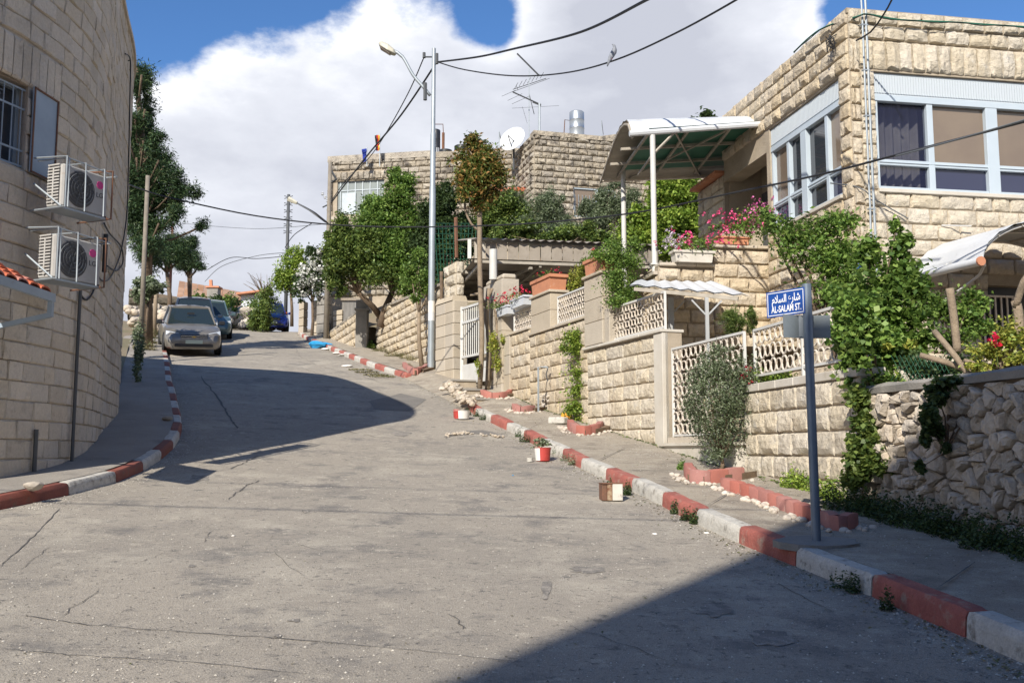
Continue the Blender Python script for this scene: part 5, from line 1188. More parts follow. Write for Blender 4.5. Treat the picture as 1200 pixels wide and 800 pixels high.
for i in range(6): s = lerp(w0,w1,.04+i*.085); fM.box(b, s-.01, s+.01, -.05, -.03, wz0+.05, wz1-.3)
b.build('window_grille', 'galv', hm)
a_ = P(790,160,44); t = thing('stone_house', (a_.x,a_.y,8), 'distant stone gable just above the tall canopy roof', 'house'); b = MB(); c0_, c1_ = P(700,160,43), P(728,150,43); b.hexa([(c0_.x,43,9),(c1_.x+2,43,9),(c1_.x+2,46,9),(c0_.x,46,9),(c0_.x,43,c0_.z),(c1_.x+2,43,c1_.z),(c1_.x+2,46,c1_.z),(c0_.x,46,c0_.z)]); b.build('wall', 'stone_far', t)
# roof things
def lathe_thing(name, c, prof, m, label, cat, n=20, group=None, loc=None): t = thing(name, c, label, cat, group); b = MB(); b.lathe(c, prof, n); b.build('tank_shell', m, t, smooth='auto'); return t
def wire_tank(px, py0, py1, d, rpx, m, label, name='water_tank', group=None):
    c = P(px, py1, d); h = P(px, py0, d).z-c.z; r = rpx/F*d; c.z -= .1; h += .1
    t = lathe_thing(name, c, [(.001,0),(r,0),(r,h*.30),(r*1.03,h*.32),(r,h*.34),(r,h*.62),(r*1.03,h*.64),(r,h*.66),(r,h*.95),(r*.9,h*.98),(r*.3,h*1.02),(.001,h*1.02)], m, label, 'water tank', group=group); return t, c, r, h
t, c, r, h = wire_tank(676,131,158,40,9,'tank_metal','galvanised cylindrical water tank on the roof of the tall corner house')
b = MB(); b.tube([c+Vector((-.55,0,0)), c+Vector((-.5,0,.75)), c+Vector((-.1,0,.68)), c+Vector((0,0,.1))], .02, 4); b.build('pipe', 'rust', t)
t, c, r, h = wire_tank(511,152,181,43,5,'black_plastic','tall black water tank beside the rusty post on the middle roof', group='black roof tanks')
b = MB(); b.lathe(c-Vector((0,0,.35)), [(.19,0),(.19,.72)], 12); b.build('tank_stand', 'dish', t)
b = MB(); b.tube([c+Vector((.32,0,-.2)), c+Vector((.32,0,1.1))], .07, 6); b.build('post', 'rust', t); b = MB(); b.tube([c+Vector((-.2,0,1.5)), c+Vector((.3,0,1.5)), c+Vector((.32,0,1.1))], .02, 4); b.build('pipe', 'rust', t)
wire_tank(522,176,184,42.5,8,'black_plastic','squat black water tank just right of the rusty roof post', group='black roof tanks'); wire_tank(541,171,184,42.5,9,'black_plastic','squat black water tank left of the brown-leaved tree top', group='black roof tanks')
c = P(602,165,39.5); t = thing('satellite_dish', c-Vector((0,0,.7)), 'large pale satellite dish left of the tall corner house', 'satellite dish'); ax = Vector((-.45,-.8,.35)).normalized(); r = 17/F*39.5
b = MB(); b.lathe(c, [(.02,0),(r*.5,.03),(r*.85,.10),(r,.15),(r,.13),(r*.8,.07),(.02,-.03)], 28, ax); b.build('reflector', 'dish', t, smooth=True)
b = MB(); b.tube([c, c+ax*.55+Vector((0,0,-.1))], .02, 4); b.tube([c-ax*.0+Vector((0,0,-r*.9)), c+ax*.5+Vector((0,0,-.1))], .02, 4); b.build('feed_arm', 'dark_metal', t); b = MB(); b.tube([c-Vector((0,0,0)), c-Vector((0,-.1,1.2))], .05, 6); b.build('mast', 'dark_metal', t)
def mast(px, py0, py1, d, label, bars, r=.02): 
    a, c = P(px, py1, d), P(px, py0, d); t = thing('antenna', a-Vector((0,0,.3)), label, 'antenna'); b = MB(); b.tube([a-Vector((0,0,.3)), c], r, 5); b.build('mast', 'galv', t); b = MB()
    for x0, y0, x1, y1, rr in bars: b.tube([P(x0,y0,d), P(x1,y1,d)], rr, 4)
    b.build('elements', 'dark_metal', t); return t
mast(620,79,158,39,'tall thin television aerial on the roof beside the satellite dish',[(606,63,631,88,.035),(601,105,640,92,.015),(605,100,607,106,.01),(600,108,644,92,.01)]+[(603+i*5,104-i*2,607+i*5,97-i*2,.01) for i in range(7)]+[(588,113,604,106,.008),(595,118,612,110,.008),(600,122,620,113,.008),(620,110,626,134,.015),(612,125,618,145,.006)])
mast(632,121,156,38.5,'short dark aerial pole with a slanting boom at the corner of the tall house',[(601,108,634,123,.03),(600,127,655,124,.006),(624,120,634,124,.02)], r=.05)
mast(585,154,180,41,'bent thin rod leaning on the roof left of the dish',[(585,155,590,178,.02)]); mast(705,141,158,40,'thin rod on the tall house roof beside the canopy',[(705,141,707,158,.012)],r=.012)
def flag(px, py0, py1, d, cols, label):
    a, c = P(px, 190, d), P(px, py0, d); t = thing('flag', a, label, 'flag'); b = MB(); b.tube([a-Vector((0,0,.2)), c+Vector((0,0,.05))], .02, 5); b.build('flagpole', 'galv', t); h = (P(px,py0,d).z-P(px,py1,d).z)
    k = len(cols)
    for i, m_ in enumerate(cols):
        rg = [[Vector((a.x-.02-.16*(1-j/8*.3)*(i/k)-.0, a.y-.06*math.sin(j*1.1), c.z-h*j/8)), Vector((a.x-.02-.22*(1-j/8*.3)*((i+1)/k), a.y-.06*math.sin(j*1.1+.7), c.z-h*(j/8)-.05))] for j in range(9)]
        b = MB(); b.loft(rg, cap=False, closed=False); b.build('cloth', m_, t)
flag(445,158,176,43,['flag_gold','flag_red','flag_black'],'hanging black, red and gold flag on the left far roof'); flag(430,174,189,43,['flag_blue'],'drooping dark blue flag left of the tricolour on the far roof')
# ================================================================== poles and lamps
lp = G(505,433,.15)
sl = thing('street_lamp', lp, 'tall galvanised street lamp post with a bent arm standing on the right pavement', 'street lamp')
X = lambda px, py: P(px, py, lp.y)
zt = X(503,57).z; zm = X(504,190).z
b = MB(); b.lathe(lp, [(.001,-.1),(.100,-.1),(.096,1.2),(.092,X(504,222).z-lp.z),(.080,X(504,218).z-lp.z),(.080,X(504,158).z-lp.z),(.062,X(504,154).z-lp.z),(.058,zt-lp.z),(.001,zt-lp.z+.02)], 14); b.build('pole', 'galv', sl, smooth='auto')
b = MB(); b.tube(catmull([lp+Vector((-.10,0,X(503,112).z-lp.z)), X(496,102), X(484,88), X(472,67), X(462,60)], .15), .05, 6); b.build('arm', 'galv', sl, smooth=True)
hA, hB = X(464,63), X(444,52); dv = (hB-hA).normalized(); upv = Vector((0,0,1)); rg = []
for u, w, h in ((0,.05,.05),(.12,.13,.10),(.45,.17,.15),(.85,.16,.12),(1,.08,.05)):
    c = hA.lerp(hB, u); rg.append([c+Vector((0,-w,-h*.6)), c+Vector((0,w,-h*.6)), c+Vector((0,w,h*.4)), c+Vector((0,w*.4,h)), c+Vector((0,-w*.4,h)), c+Vector((0,-w,h*.4))])
b = MB(); b.loft(rg); b.build('lamp_head', 'lamp_head', sl, bevel=.015)
b = MB(); c = hA.lerp(hB,.35)-Vector((0,0,.11)); c2 = hA.lerp(hB,.9)-Vector((0,0,.09)); b.beam(c, c2, .22, .03); b.build('lens', 'glass_brown', sl)
b = MB(); b.tube([X(500,98)+Vector((-.04,-.04,0)), X(500,118)+Vector((-.04,-.04,0))], .06, 6); b.tube([X(496,67), X(512,67)], .025, 5); b.tube([X(512,63), X(512,75)], .05, 6); b.tube([X(497,62), X(497,68)], .05, 6); b.build('bracket', 'dark_metal', sl)
for py0, py1, m_ in ((353,366,'paper'),(366,376,'dish')):
    b = MB(); a, c = X(504,py1), X(504,py0); b.lathe((lp.x,lp.y,a.z), [(.098,0),(.097,c.z-a.z)], 14); b.build('sticker', m_, sl)
pu_ = G(382,397,.15); t = thing('utility_pole', pu_, 'weathered grey utility pole with cable brackets at the far end of the right walls', 'pole'); XX = lambda px, py: P(px, py, pu_.y)
top = XX(387,190); b = MB(); b.tube([pu_-Vector((0,0,.2)), pu_.lerp(top,.5), top], [.12,.10,.08], 8); b.build('pole', 'wood_pole', t, smooth=True)
b = MB(); b.tube([XX(388,238), XX(378,243)], .03, 4); b.tube([XX(386,262), XX(381,260), XX(362,246), XX(348,238)], .03, 5); b.tube([XX(388,200), XX(394,210), XX(386,216)], .05, 4); b.build('bracket', 'dark_metal', t)
for k in range(3): b = MB(); c = XX(378+k*3, 229+k*4); b.lathe(c, [(.03,0),(.07,.03),(.03,.07),(.07,.1),(.02,.14)], 8); b.build('insulator', 'dish', t)
b = MB(); b.tube([XX(348,238), XX(338,233)], [.07,.12], 6); b.build('lamp_head', 'lamp_head', t)
def pole(px, py0, py1, r, m_, label, d=None, r1=None, low=None):
    a = G(px, py1, .1) if d is None else P(px, py1, d); c = P(px+(600-px)*.0, py0, a.y); c.x = a.x; t = thing('utility_pole', a, label, 'pole')
    b = MB(); b.tube([a-Vector((0,0,.3)), c], [r, r1 or r*.8], 8); b.build('pole', m_, t, smooth=True)
    if low: b = MB(); b.tube([a-Vector((0,0,.2)), Vector((a.x, a.y, P(px, low[0], a.y).z))], r*1.12, 8); b.build('painted_base', low[1], t)
    return t, a, c
pole(165,206,398,.075,'wood_pole','tall grey concrete pole beside the rounded building, in front of the pine', d=27)
pole(198,262,370,.08,'red_pole','rusty red-brown pole with a pale foot between the parked cars and the pines', d=46, low=(355,'dish'))
pole(222,310,372,.08,'wood_pole','short grey timber pole behind the parked cars', d=48)
pole(181,330,385,.09,'bark_pale','thin pale trunk-like post near the green panel', d=36)
t, a, c = pole(334,228,392,.10,'dark_metal','dark lattice-topped pole with orange painted base by the blue car', d=50, low=(366,'orange_paint'))
b = MB()
for k in range(6): z = lerp(a.z, c.z, .72+k*.05); b.tube([(a.x-.22,a.y,z),(a.x+.22,a.y,z+.15)], .02, 4); b.tube([(a.x+.22,a.y,z),(a.x-.22,a.y,z+.15)], .02, 4)
b.build('lattice', 'dark_metal', t)
# ================================================================== street name sign
ps = G(957,635,.16); st = thing('street_sign', ps, 'grey pole with a blue and white bilingual street name plate', 'street sign'); tp = P(945,333,ps.y+.0)
lean = Vector((tp.x-ps.x, 0, tp.z-ps.z)); b = MB(); b.tube([ps-Vector((0,0,.2)), ps+lean*.69], [.037,.037], 16, cap=False); b.tube([ps+lean*.69, ps+lean], [.039,.039], 16); b.build('pole', 'sign_pole', st, smooth='auto')
b = MB(); b.lathe(ps+lean*.995, [(.038,0),(.034,.012),(.001,.018)], 16, lean); b.build('pole_cap', 'sign_pole', st)
b = MB(); pl = []
for k in range(12): a = k*math.pi/6; rr = random.uniform(.20,.30); pl.append((ps.x+rr*math.cos(a)*1.5, ps.y+rr*math.sin(a)*.9))
b.slab(pl, lambda x, y: road(x,y)+.12, lambda x, y: road(x,y)+.175); b.build('footing', 'grey_concrete', st)
zt = P(943,338,ps.y).z; zb = P(943,366,ps.y).z; pe = ps+lean*.93
e0 = Vector((pe.x-.028, pe.y-.03)); e1 = Vector((P(898,345,8.42).x, 8.42)); fr = Fr(tuple(e1), tuple(e0-e1)); SL = (e0-e1).length; zc = (zt+zb)/2; Hs = (zt-zb)
b = MB(); fr.box(b, 0, SL, -.006, 0, zb-.01, zt+.01); b.build('name_plate', 'sign_blue', st)
b = MB(); w = .006; m0 = .012
for a, c, d, e in ((m0,SL-m0,zb-.01+m0,zb-.01+m0+w),(m0,SL-m0,zt+.01-m0-w,zt+.01-m0),(m0,m0+w,zb+m0,zt-m0),(SL-m0-w,SL-m0,zb+m0,zt-m0)): fr.box(b, a, c, .0005, .0018, d, e)
b.build('plate_border', 'sign_white', st)
def lettering(body_, size, pos, fr, m_, parent, width=None, name='lettering', bold=.0):
    cu = D.curves.new('letters', 'FONT'); cu.body = body_; cu.size = size; cu.align_x = 'CENTER'; cu.extrude = .0006; cu.offset = bold
    o = D.objects.new('letters', cu); COL.objects.link(o); bpy.context.view_layer.update(); me = D.meshes.new_from_object(o); D.objects.remove(o)
    xs = [v.co.x for v in me.vertices]; k = width/(max(xs)-min(xs)) if width else 1; cx = (max(xs)+min(xs))/2
    M4 = Matrix.Translation(pos-WL[parent.name]) @ Matrix(((fr.e.x,0,fr.n.x,0),(fr.e.y,0,fr.n.y,0),(0,1,0,0),(0,0,0,1))) @ Matrix.Diagonal((k,1,1,1)) @ Matrix.Translation((-cx,0,0))
    me.transform(M4); me.materials.clear(); me.materials.append(M[m_]); ob = D.objects.new(name, me); COL.objects.link(ob); ob.parent = parent; return ob
lettering('AL-SALAM ST.', Hs*.40, fr.p(SL*.52, .0025, zb+Hs*.13), fr, 'sign_white', st, SL*.78, bold=.0012)
lettering('\uFEE1\uFEFC\uFEB4\uFEDF\uFE8D \uFEC9\uFEAD\uFE8E\uFEB7', Hs*.46, fr.p(SL*.52, .0025, zb+Hs*.54), fr, 'sign_white', st, SL*.74, bold=.0014)
a, c = P(917,381,ps.y+.02), P(973,383,ps.y+.06); f2 = Fr((a.x,a.y),(c.x-a.x,c.y-a.y)); L = math.hypot(c.x-a.x,c.y-a.y); z0, z1 = P(940,395,ps.y).z, P(940,368,ps.y).z
mid_ = L*.50
b = MB(); b.hexa([f2.p(0,.02,z0),f2.p(mid_,-.05,z0),f2.p(mid_,-.056,z0),f2.p(0,.014,z0),f2.p(0,.02,z1),f2.p(mid_,-.05,z1),f2.p(mid_,-.056,z1),f2.p(0,.014,z1)]); b.build('back_plate', 'plate_back', st)
b = MB(); b.hexa([f2.p(mid_,-.05,z0),f2.p(L,-.0,z0),f2.p(L,-.006,z0),f2.p(mid_,-.056,z0),f2.p(mid_,-.05,z1),f2.p(L,-.0,z1),f2.p(L,-.006,z1),f2.p(mid_,-.056,z1)]); b.build('back_plate', 'plate_back', st)
b = MB(); f2.box(b, mid_*.68, mid_*.92, .0, .006, z0+.01, z1-.01); f2.box(b, mid_+.1, mid_+.14, -.04, -.03, z0, z1); b.build('bracket', 'galv', st)
# ================================================================== cars
def car(name, loc, hd, paint, label, L=4.4, Wd=1.72, Hh=1.45, kind='sedan', detail=True):
    """hd: heading the nose points to (radians); tilts with the street"""
    t = thing(name, (0,0,0), label, 'car'); hw = Wd/2
    X_ = [-L/2, -L/2+.05, -L/2+.25, -L*.30, -L*.1, L*.08, L*.24, L*.36, L/2-.28, L/2-.07, L/2]
    top = [.55,.78,.95,.98,.97,.96,.93,.86,.74,.64,.50] if kind == 'sedan' else [.6,.9,1.0,1.02,1.0,.98,.95,.88,.76,.66,.5]
    wid = [.80,.92,.98,1,1,1,1,.99,.95,.86,.76]; low = [.30,.22,.18,.17,.17,.17,.17,.18,.20,.22,.30]
    rings = []
    for x, h, w, lo in zip(X_, top, wid, low):
        w *= hw; rings.append([Vector((x,y,z)) for y, z in ((-w*.85,lo),(-w*.97,lo+.08),(-w,lerp(lo,h,.5)),(-w*.97,h-.10),(-w*.84,h-.015),(-w*.4,h+.02),(w*.4,h+.02),(w*.84,h-.015),(w*.97,h-.10),(w,lerp(lo,h,.5)),(w*.97,lo+.08),(w*.85,lo))])
    b = MB(); b.loft(rings); b.build('body', paint, t, smooth='auto')
    xr, xa, xb, xf = (-L*.40 if kind == 'sedan' else -L*.46), -L*.22, L*.05, L*.225
    if kind != 'sedan': xa = -L*.36
    zb = .96; zr = Hh; wb, wr = hw*.90, hw*.68
    gl = [[Vector(p) for p in q] for q in (
        [(xr,-wb*.9,zb),(xr,wb*.9,zb),(xr+.02,wb*.9,zb),(xr+.02,-wb*.9,zb)],
        [(xa,-wb,zb),(xa,wb,zb),(xa,wr,zr-.03),(xa,-wr,zr-.03)],
        [(xb,-wb,zb),(xb,wb,zb),(xb,wr,zr-.02),(xb,-wr,zr-.02)],
        [(xf,-wb*.93,zb-.02),(xf,wb*.93,zb-.02),(xf-.02,wb*.93,zb),(xf-.02,-wb*.93,zb)])]
    b = MB(); b.loft(gl); b.build('windows', 'car_glass', t)
    b = MB(); rf = [[Vector((x, y*wr, z)) for y, z in ((-1,zr-.035),(-.9,zr+.0),(-.4,zr+.035),(.4,zr+.035),(.9,zr),(1,zr-.035),(.9,zr-.05),(-.9,zr-.05))] for x in (xa-.03, lerp(xa,xb,.5), xb+.04)]; b.loft(rf); b.build('roof', paint, t, smooth='auto')
    for sd in (-1, 1):
        b = MB(); b.tube([(xf,sd*wb*.94,zb-.03),(xb+.02,sd*wr,zr-.02),(xa,sd*wr,zr-.02),(xr+.02,sd*wb*.9,zb-.01)], .035, 5); b.tube([(lerp(xa,xb,.45),sd*wb*1.0,zb),(lerp(xa,xb,.45),sd*wr*1.01,zr-.03)], .03, 4); b.build('pillars', paint, t)
        b = MB(); b.box((xf-.22, sd*(hw+.09), .98), (.10,.17,.13)); b.beam((xf-.2,sd*hw*.93,.94),(xf-.2,sd*(hw+.04),.95),.04); b.build('side_mirror', 'black_plastic' if paint == 'car_beige' else paint, t, bevel=.02)
        for xx in (L*.31, -L*.30):
            w_ = MB(); w_.lathe((xx, sd*(hw-.19), .31), [(.001,-.0),(.19,.0),(.29,.01),(.31,.04),(.31,.17),(.29,.205),(.20,.21)], 20, (0,sd,0)); tw = w_.build('wheel', 'tyre', t, smooth='auto')
            r_ = MB(); r_.lathe((xx, sd*(hw-.19), .31), [(.20,.205),(.17,.18),(.05,.19),(.001,.20)], 14, (0,sd,0)); r_.build('rim', 'rim', tw)
            a_ = MB(); a_.lathe((xx, sd*(hw-.05), .33), [(.001,.046),(.36,.046),(.37,.03)], 20, (0,sd,0)); a_.build('wheel_arch', 'black_plastic', t)
        b = MB(); x = L/2-.10; b.hexa([(x+.02,sd*hw*.56,.56),(x-.16,sd*hw*.93,.57),(x-.25,sd*hw*.90,.57),(x-.05,sd*hw*.5,.56),(x-.06,sd*hw*.50,.70),(x-.26,sd*hw*.94,.76),(x-.3,sd*hw*.90,.76),(x-.1,sd*hw*.5,.70)]); b.build('headlight', 'lamp_lens', t, bevel=.01)
        b = MB(); x = -L/2; b.box((x+.06, sd*hw*.78, .80), (.10,.22,.22)); b.build('tail_light', 'petal_red', t)
        b = MB(); b.lathe((L/2-.05, sd*hw*.66, .36), [(.001,.03),(.05,.03),(.06,0)], 10, (1,0,0)); b.build('fog_light', 'chrome', t)
    if detail:
        b = MB(); b.box((L/2-.045, 0, .60), (.06, hw*.92, .13)); b.build('grille', 'black_plastic', t, bevel=.01)
        for z in (.57,.625): b = MB(); b.box((L/2-.01, 0, z), (.03, hw*.9, .022)); b.build('chrome_bar', 'chrome', t)
        b = MB(); b.box((L/2+.01, 0, .60), (.02,.14,.03)); b.box((L/2+.012, 0, .60), (.02,.05,.055)); b.build('emblem', 'gold', t)
        b = MB(); b.box((L/2+.0, 0, .34), (.06, hw*1.3, .09)); b.build('lower_intake', 'black_plastic', t, bevel=.01)
        b = MB(); b.box((L/2+.02, 0, .45), (.02,.50,.11)); b.build('number_plate', 'number_plate', t)
        b = MB(); b.box((xf-.35,0,1.26),(.02,.22,.06)); b.build('rear_view_mirror', 'black_plastic', t)
    nx, ny = math.cos(hd), math.sin(hd); f, r_ = road(loc[0]+nx*1.3, loc[1]+ny*1.3), road(loc[0]-nx*1.3, loc[1]-ny*1.3)
    s1, s2 = road(loc[0]-ny*.7, loc[1]+nx*.7), road(loc[0]+ny*.7, loc[1]-nx*.7)
    fx = Vector((nx*2.6, ny*2.6, f-r_)).normalized(); ly = Vector((-ny*1.4, nx*1.4, s1-s2)).normalized(); uz = fx.cross(ly).normalized(); ly = uz.cross(fx)
    t.matrix_world = Matrix.Translation((loc[0], loc[1], (f+r_)/2)) @ Matrix(((fx.x,ly.x,uz.x,0),(fx.y,ly.y,uz.y,0),(fx.z,ly.z,uz.z,0),(0,0,0,1)))
    return t
def parked(px, py, dn, back, *a, **k):      # the nose sits at pixel (px,py)
    q = G(px, py); hd = math.atan2(-1, .30)+dn; c = (q.x-math.cos(hd)*back, q.y-math.sin(hd)*back); return car('parked_car', c, hd, *a, **k)
parked(227, 418, .10, 2.2, 'car_beige', 'dusty silver-beige saloon car parked nose-down against the left kerb', L=4.45, Hh=1.46)
parked(229, 402, .06, 2.3, 'car_dark', 'dark blue tall car mostly hidden behind the beige saloon', L=4.4, Hh=1.62, kind='van', detail=False)
parked(246, 398, .03, 2.2, 'car_teal', 'grey-green car showing its windscreen right behind the beige saloon', L=4.3, Hh=1.48, detail=False)
car('parked_car', tuple(P(316, 389, 50.5))[:2], math.atan2(-1,.30), 'car_blue', 'bright blue car standing beyond the orange-based pole', L=4.2, Hh=1.5, kind='van')
# ================================================================== trees and planting
def at(px, py, d, rx, ry, rz=None): q = P(px, py, d); k = d/F; return (q.x, q.y, q.z, rx*k, (rx+ry)/2*k, (rz or ry)*k)
def bush(nm, base, cl, n, size, lm, label, cat='bush', r=.05, bark='bark', group=None, **kw): return tree(nm, base, cl, n, size, lm, label, cat, r, bark, group, **kw)
# pine behind the rounded building
pb = P(172, 395, 31); pb.z = road(pb.x, pb.y)
t = thing('pine_tree', pb, 'tall dark pine rising behind the rounded building with tufted branches against the sky', 'tree')
tuf = [(166,88,9,12),(160,105,12,13),(170,128,8,9),(158,140,10,10),(168,165,13,9),(160,185,15,14),(178,175,9,8),(186,160,7,6),(170,210,20,14),(192,195,9,10),(200,205,9,9),(206,220,8,7),(186,188,10,8),(220,225,11,7),(180,232,16,10),(160,235,14,14),(206,250,8,8),(186,262,14,8),(238,264,6,6),(165,265,12,12),(205,238,7,10),(172,285,14,10),(150,160,12,14),(150,210,12,14)]
b = MB(); tops = P(160,80,31); b.tube([pb, pb.lerp(tops,.5)+Vector((.2,0,0)), tops], [.22,.15,.05], 8)
for i, (x, y, rx, ry) in enumerate(tuf):
    e = P(x, y, 31+random.uniform(-1,1)); h = max(.15, (e.z-pb.z)/(tops.z-pb.z)-.08); b.tube(catmull([pb.lerp(tops, h), pb.lerp(tops, h).lerp(e,.5)+Vector((0,0,-.15)), e], .5), .035, 4)
b.build('trunk', 'bark', t, smooth=True)
foliage(t, [at(x, y, 31+random.uniform(-.9,.9), rx*1.3, ry*1.35) for x, y, rx, ry in tuf+[(165,150,9,16),(165,190,12,14),(172,225,16,14),(168,250,14,16),(176,300,10,10)]], 60000, .17, 'leaf_pine', aspect=.17, sub=20, spread=.34, inner=.2, name='needles')
# umbrella pine farther
for (px, d, py0, clu, lb_) in ((198, 44, 375, [(185,290,15,10),(205,285,14,9),(215,298,11,9),(196,300,14,8),(176,300,12,9)], 'low spreading pine with a flat crown above the parked cars'),(222, 47, 372, [(214,290,9,9),(222,302,9,8),(226,284,6,6),(232,312,7,4),(215,312,8,6)], 'small ragged pine with tufts right of the spreading pine')):
    q = P(px, py0, d); tree('pine_tree', q, [at(x, y, d+random.uniform(-.6,.6), rx, ry) for x, y, rx, ry in clu], 15000, .17, 'leaf_pine', lb_, r=.13, aspect=.16, sub=18, spread=.34, inner=.25, name='needles')
bush('shrub', P(172,390,28), [at(172,334,28,12,9), at(166,346,28,8,9), at(184,338,28,9,6)], 2600, .13, 'leaf_olive', 'broad-leaved shrub behind the grey concrete pole at the corner', r=.05)
bush('shrub', P(168,420,26), [at(161,415,24,4,20), at(163,392,27,7,14), at(160,440,22,3,12)], 1500, .08, 'leaf_olive', 'strip of weeds growing up the foot of the rounded wall', r=.02)
bush('shrub', P(240,385,52), [at(234,352,52,8,9), at(230,362,52,12,9), at(268,352,52,6,8)], 1600, .16, 'leaf_mid', 'leafy shrub behind the dark car roof', r=.06)
bush('shrub', P(290,385,50), [at(285,372,50,14,12), at(300,360,50,12,12), at(276,366,50,8,12)], 3500, .15, 'leaf_mid', 'bright bush above the rubble stones at the end of the street', r=.05)
bush('shrub', P(318,390,49), [at(306,366,46.5,11,16), at(312,350,48,11,13), at(302,378,46.5,13,9), at(310,380,46,6,8), at(311,368,46,5,14)], 6000, .14, 'leaf_green', 'large dark bush left of the blue car', r=.08)
bush('shrub', P(270,390,54), [at(268,356,54,14,7), at(255,352,54,10,7)], 1700, .16, 'leaf_dark', 'ivy clump on the stone wall at the street end', r=.04)
bush('tree', P(342,380,47), [at(338,320,47,12,18), at(346,300,47,10,10), at(330,330,47,10,12), at(350,318,47,12,20)], 7000, .14, 'leaf_bright', 'light green tree behind the lattice pole', r=.09)
t = tree('oleander', P(365,400,42), [at(360,322,42,16,14), at(374,310,42,13,16), at(356,340,42,12,10), at(378,336,42,10,14), at(366,296,42,10,8)], 7000, .13, 'leaf_dark', 'oleander full of white flowers left of the utility pole', r=.08)
V_, F_ = leafy(clump_points([at(360,322,41.7,15,13), at(374,310,41.7,12,14), at(356,338,41.7,10,8), at(376,336,41.7,9,10)], 900, sub=26), .13, aspect=.9); np_mesh('blossoms', V_, F_, 'petal_white', t)
t = tree('dead_tree', P(310,360,50), [at(305,328,50,10,6)], 3, .02, 'bark', 'bare leafless branches showing above the bushes at the street end', r=.05, name='twigs')
b = MB()
for k in range(26): q = P(312,352,50); e = P(random.uniform(283,322), random.uniform(318,338), 50+random.uniform(-1,1)); b.tube([q, q.lerp(e,.5)+Vector((random.uniform(-.2,.2),0,random.uniform(0,.3))), e], [.03,.02,.006], 3)
b.build('branches', 'bark', t)
# the mass of trees in front of the far houses: separate trees
tree('tree', P(452,376,34.6), [at(392,290,33,14,20), at(402,312,33,18,18), at(412,285,33,20,18), at(424,308,33,20,18), at(400,262,33,10,12), at(396,330,33,12,14), at(430,285,33,18,18), at(440,318,33,20,16)], 24000, .125, 'leaf_green', 'spreading green tree with a leaning trunk above the sloping wall', r=.13)
tree('tree', P(446,380,34), [at(440,262,34,24,18), at(462,240,34,20,16), at(480,262,34,20,18), at(452,285,34,24,16), at(478,290,34,20,14), at(470,218,34,16,14), at(436,246,34,14,14), at(462,203,34,7,9), at(456,262,34,34,26), at(484,300,33.5,26,26), at(460,310,33.5,26,22), at(480,325,33,20,16)], 52000, .125, 'leaf_mid', 'large bushy green tree in front of the far grey window', r=.15)
tree('tree', P(520,360,33), [at(505,262,33,18,22), at(528,275,33,18,18), at(520,240,33,14,16), at(500,300,33,22,22), at(545,262,33,16,16), at(505,325,32.5,18,16), at(520,225,33,10,10), at(538,288,33,16,16), at(515,345,32,10,14)], 40000, .125, 'leaf_dark', 'dark green tree immediately behind the street lamp post', r=.12)
tree('tree', P(570,340,34), [at(575,256,34,18,16), at(595,250,34,18,18), at(612,262,34,20,16), at(560,268,34,18,14), at(588,240,34,18,14)], 24000, .12, 'leaf_green', 'rounded green tree between the brown-leaved tree and the olive', r=.1)
tree('olive_tree', P(636,330,33), [at(638,245,33,16,18), at(628,262,33,18,12), at(652,258,33,16,12), at(606,240,34,12,12), at(650,238,33,12,14), at(622,278,33,24,12)], 20000, .10, 'leaf_olive', 'silvery olive tree below the tall corner house', r=.09, aspect=.3)
tree('olive_tree', P(710,330,31), [at(712,238,31,14,18), at(730,250,31,14,18), at(700,262,31,18,14), at(742,236,31,10,14), at(676,268,31,20,10), at(690,245,31,12,12), at(722,215,31,9,9), at(655,275,31,18,10)], 24000, .095, 'leaf_olive', 'silvery olive tree covering the blue-framed window', r=.09, aspect=.3)
tree('tree', P(795,330,26), [at(775,230,26,20,20), at(800,222,26,18,16), at(790,260,26,26,18), at(760,255,26,16,20), at(815,260,26,14,18), at(812,235,26,16,18), at(745,270,26,16,20), at(785,285,26,30,18), at(775,212,26,16,12)], 34000, .12, 'leaf_bright', 'bright sunlit green tree seen under the tall canopy', r=.12)
bush('shrub', P(830,150,22), [at(829,136,22,9,8), at(834,143,22,8,6), at(810,143,22,7,5)], 620, .10, 'leaf_dark', 'small plants sprouting on the roof behind the tall canopy', r=.015, cat='plant')
bush('hedge', P(640,290,30), [at(590,274,30.5,14,10), at(618,268,30.6,13,9), at(640,278,30.5,12,6), at(664,274,30.5,14,8), at(688,270,30.2,10,10), at(706,280,30,14,7), at(738,283,29,14,10)], 13000, .11, 'leaf_green', 'uneven row of green shrubs behind the brown carport roof', 'hedge', r=.04)
# tall thin street tree with the brown-tipped crown, near the gate
tb = P(562, 440, 23.3); tb.z = road(tb.x, tb.y)+.2
t = thing('street_tree', tb, 'tall thin-trunked street tree with a narrow brown and green crown in front of the gate', 'tree')
TT = lambda px, py, dd=0: P(px, py, tb.y+dd)
b = MB(); b.tube(catmull([tb, TT(565,400), TT(563,340), TT(562,290), TT(562,235), TT(560,190)], .4), .062, 8); b.tube(catmull([TT(561,270), TT(552,262), TT(545,245), TT(545,228)], .3), .03, 5)
for x, y in ((545,195),(575,190),(550,175),(570,172),(560,165),(540,215),(582,212),(556,225)): b.tube([TT(561, min(240,y+35)), TT((x+561)/2, y+12), TT(x, y)], [.04,.03,.012], 5)
b.build('trunk', 'bark_pale', t, smooth=True)
foliage(t, [at(x, y, tb.y+random.uniform(-.3,.3), rx*1.15, ry*1.05) for x, y, rx, ry in ((559,172,12,10),(551,190,14,13),(571,190,14,13),(545,207,14,12),(578,208,13,12),(560,210,16,14),(551,226,13,10),(571,228,12,10),(560,243,9,8),(553,165,7,8))], 10500, .105, 'leaf_brown', sub=22, spread=.30, inner=.25, aspect=.42)
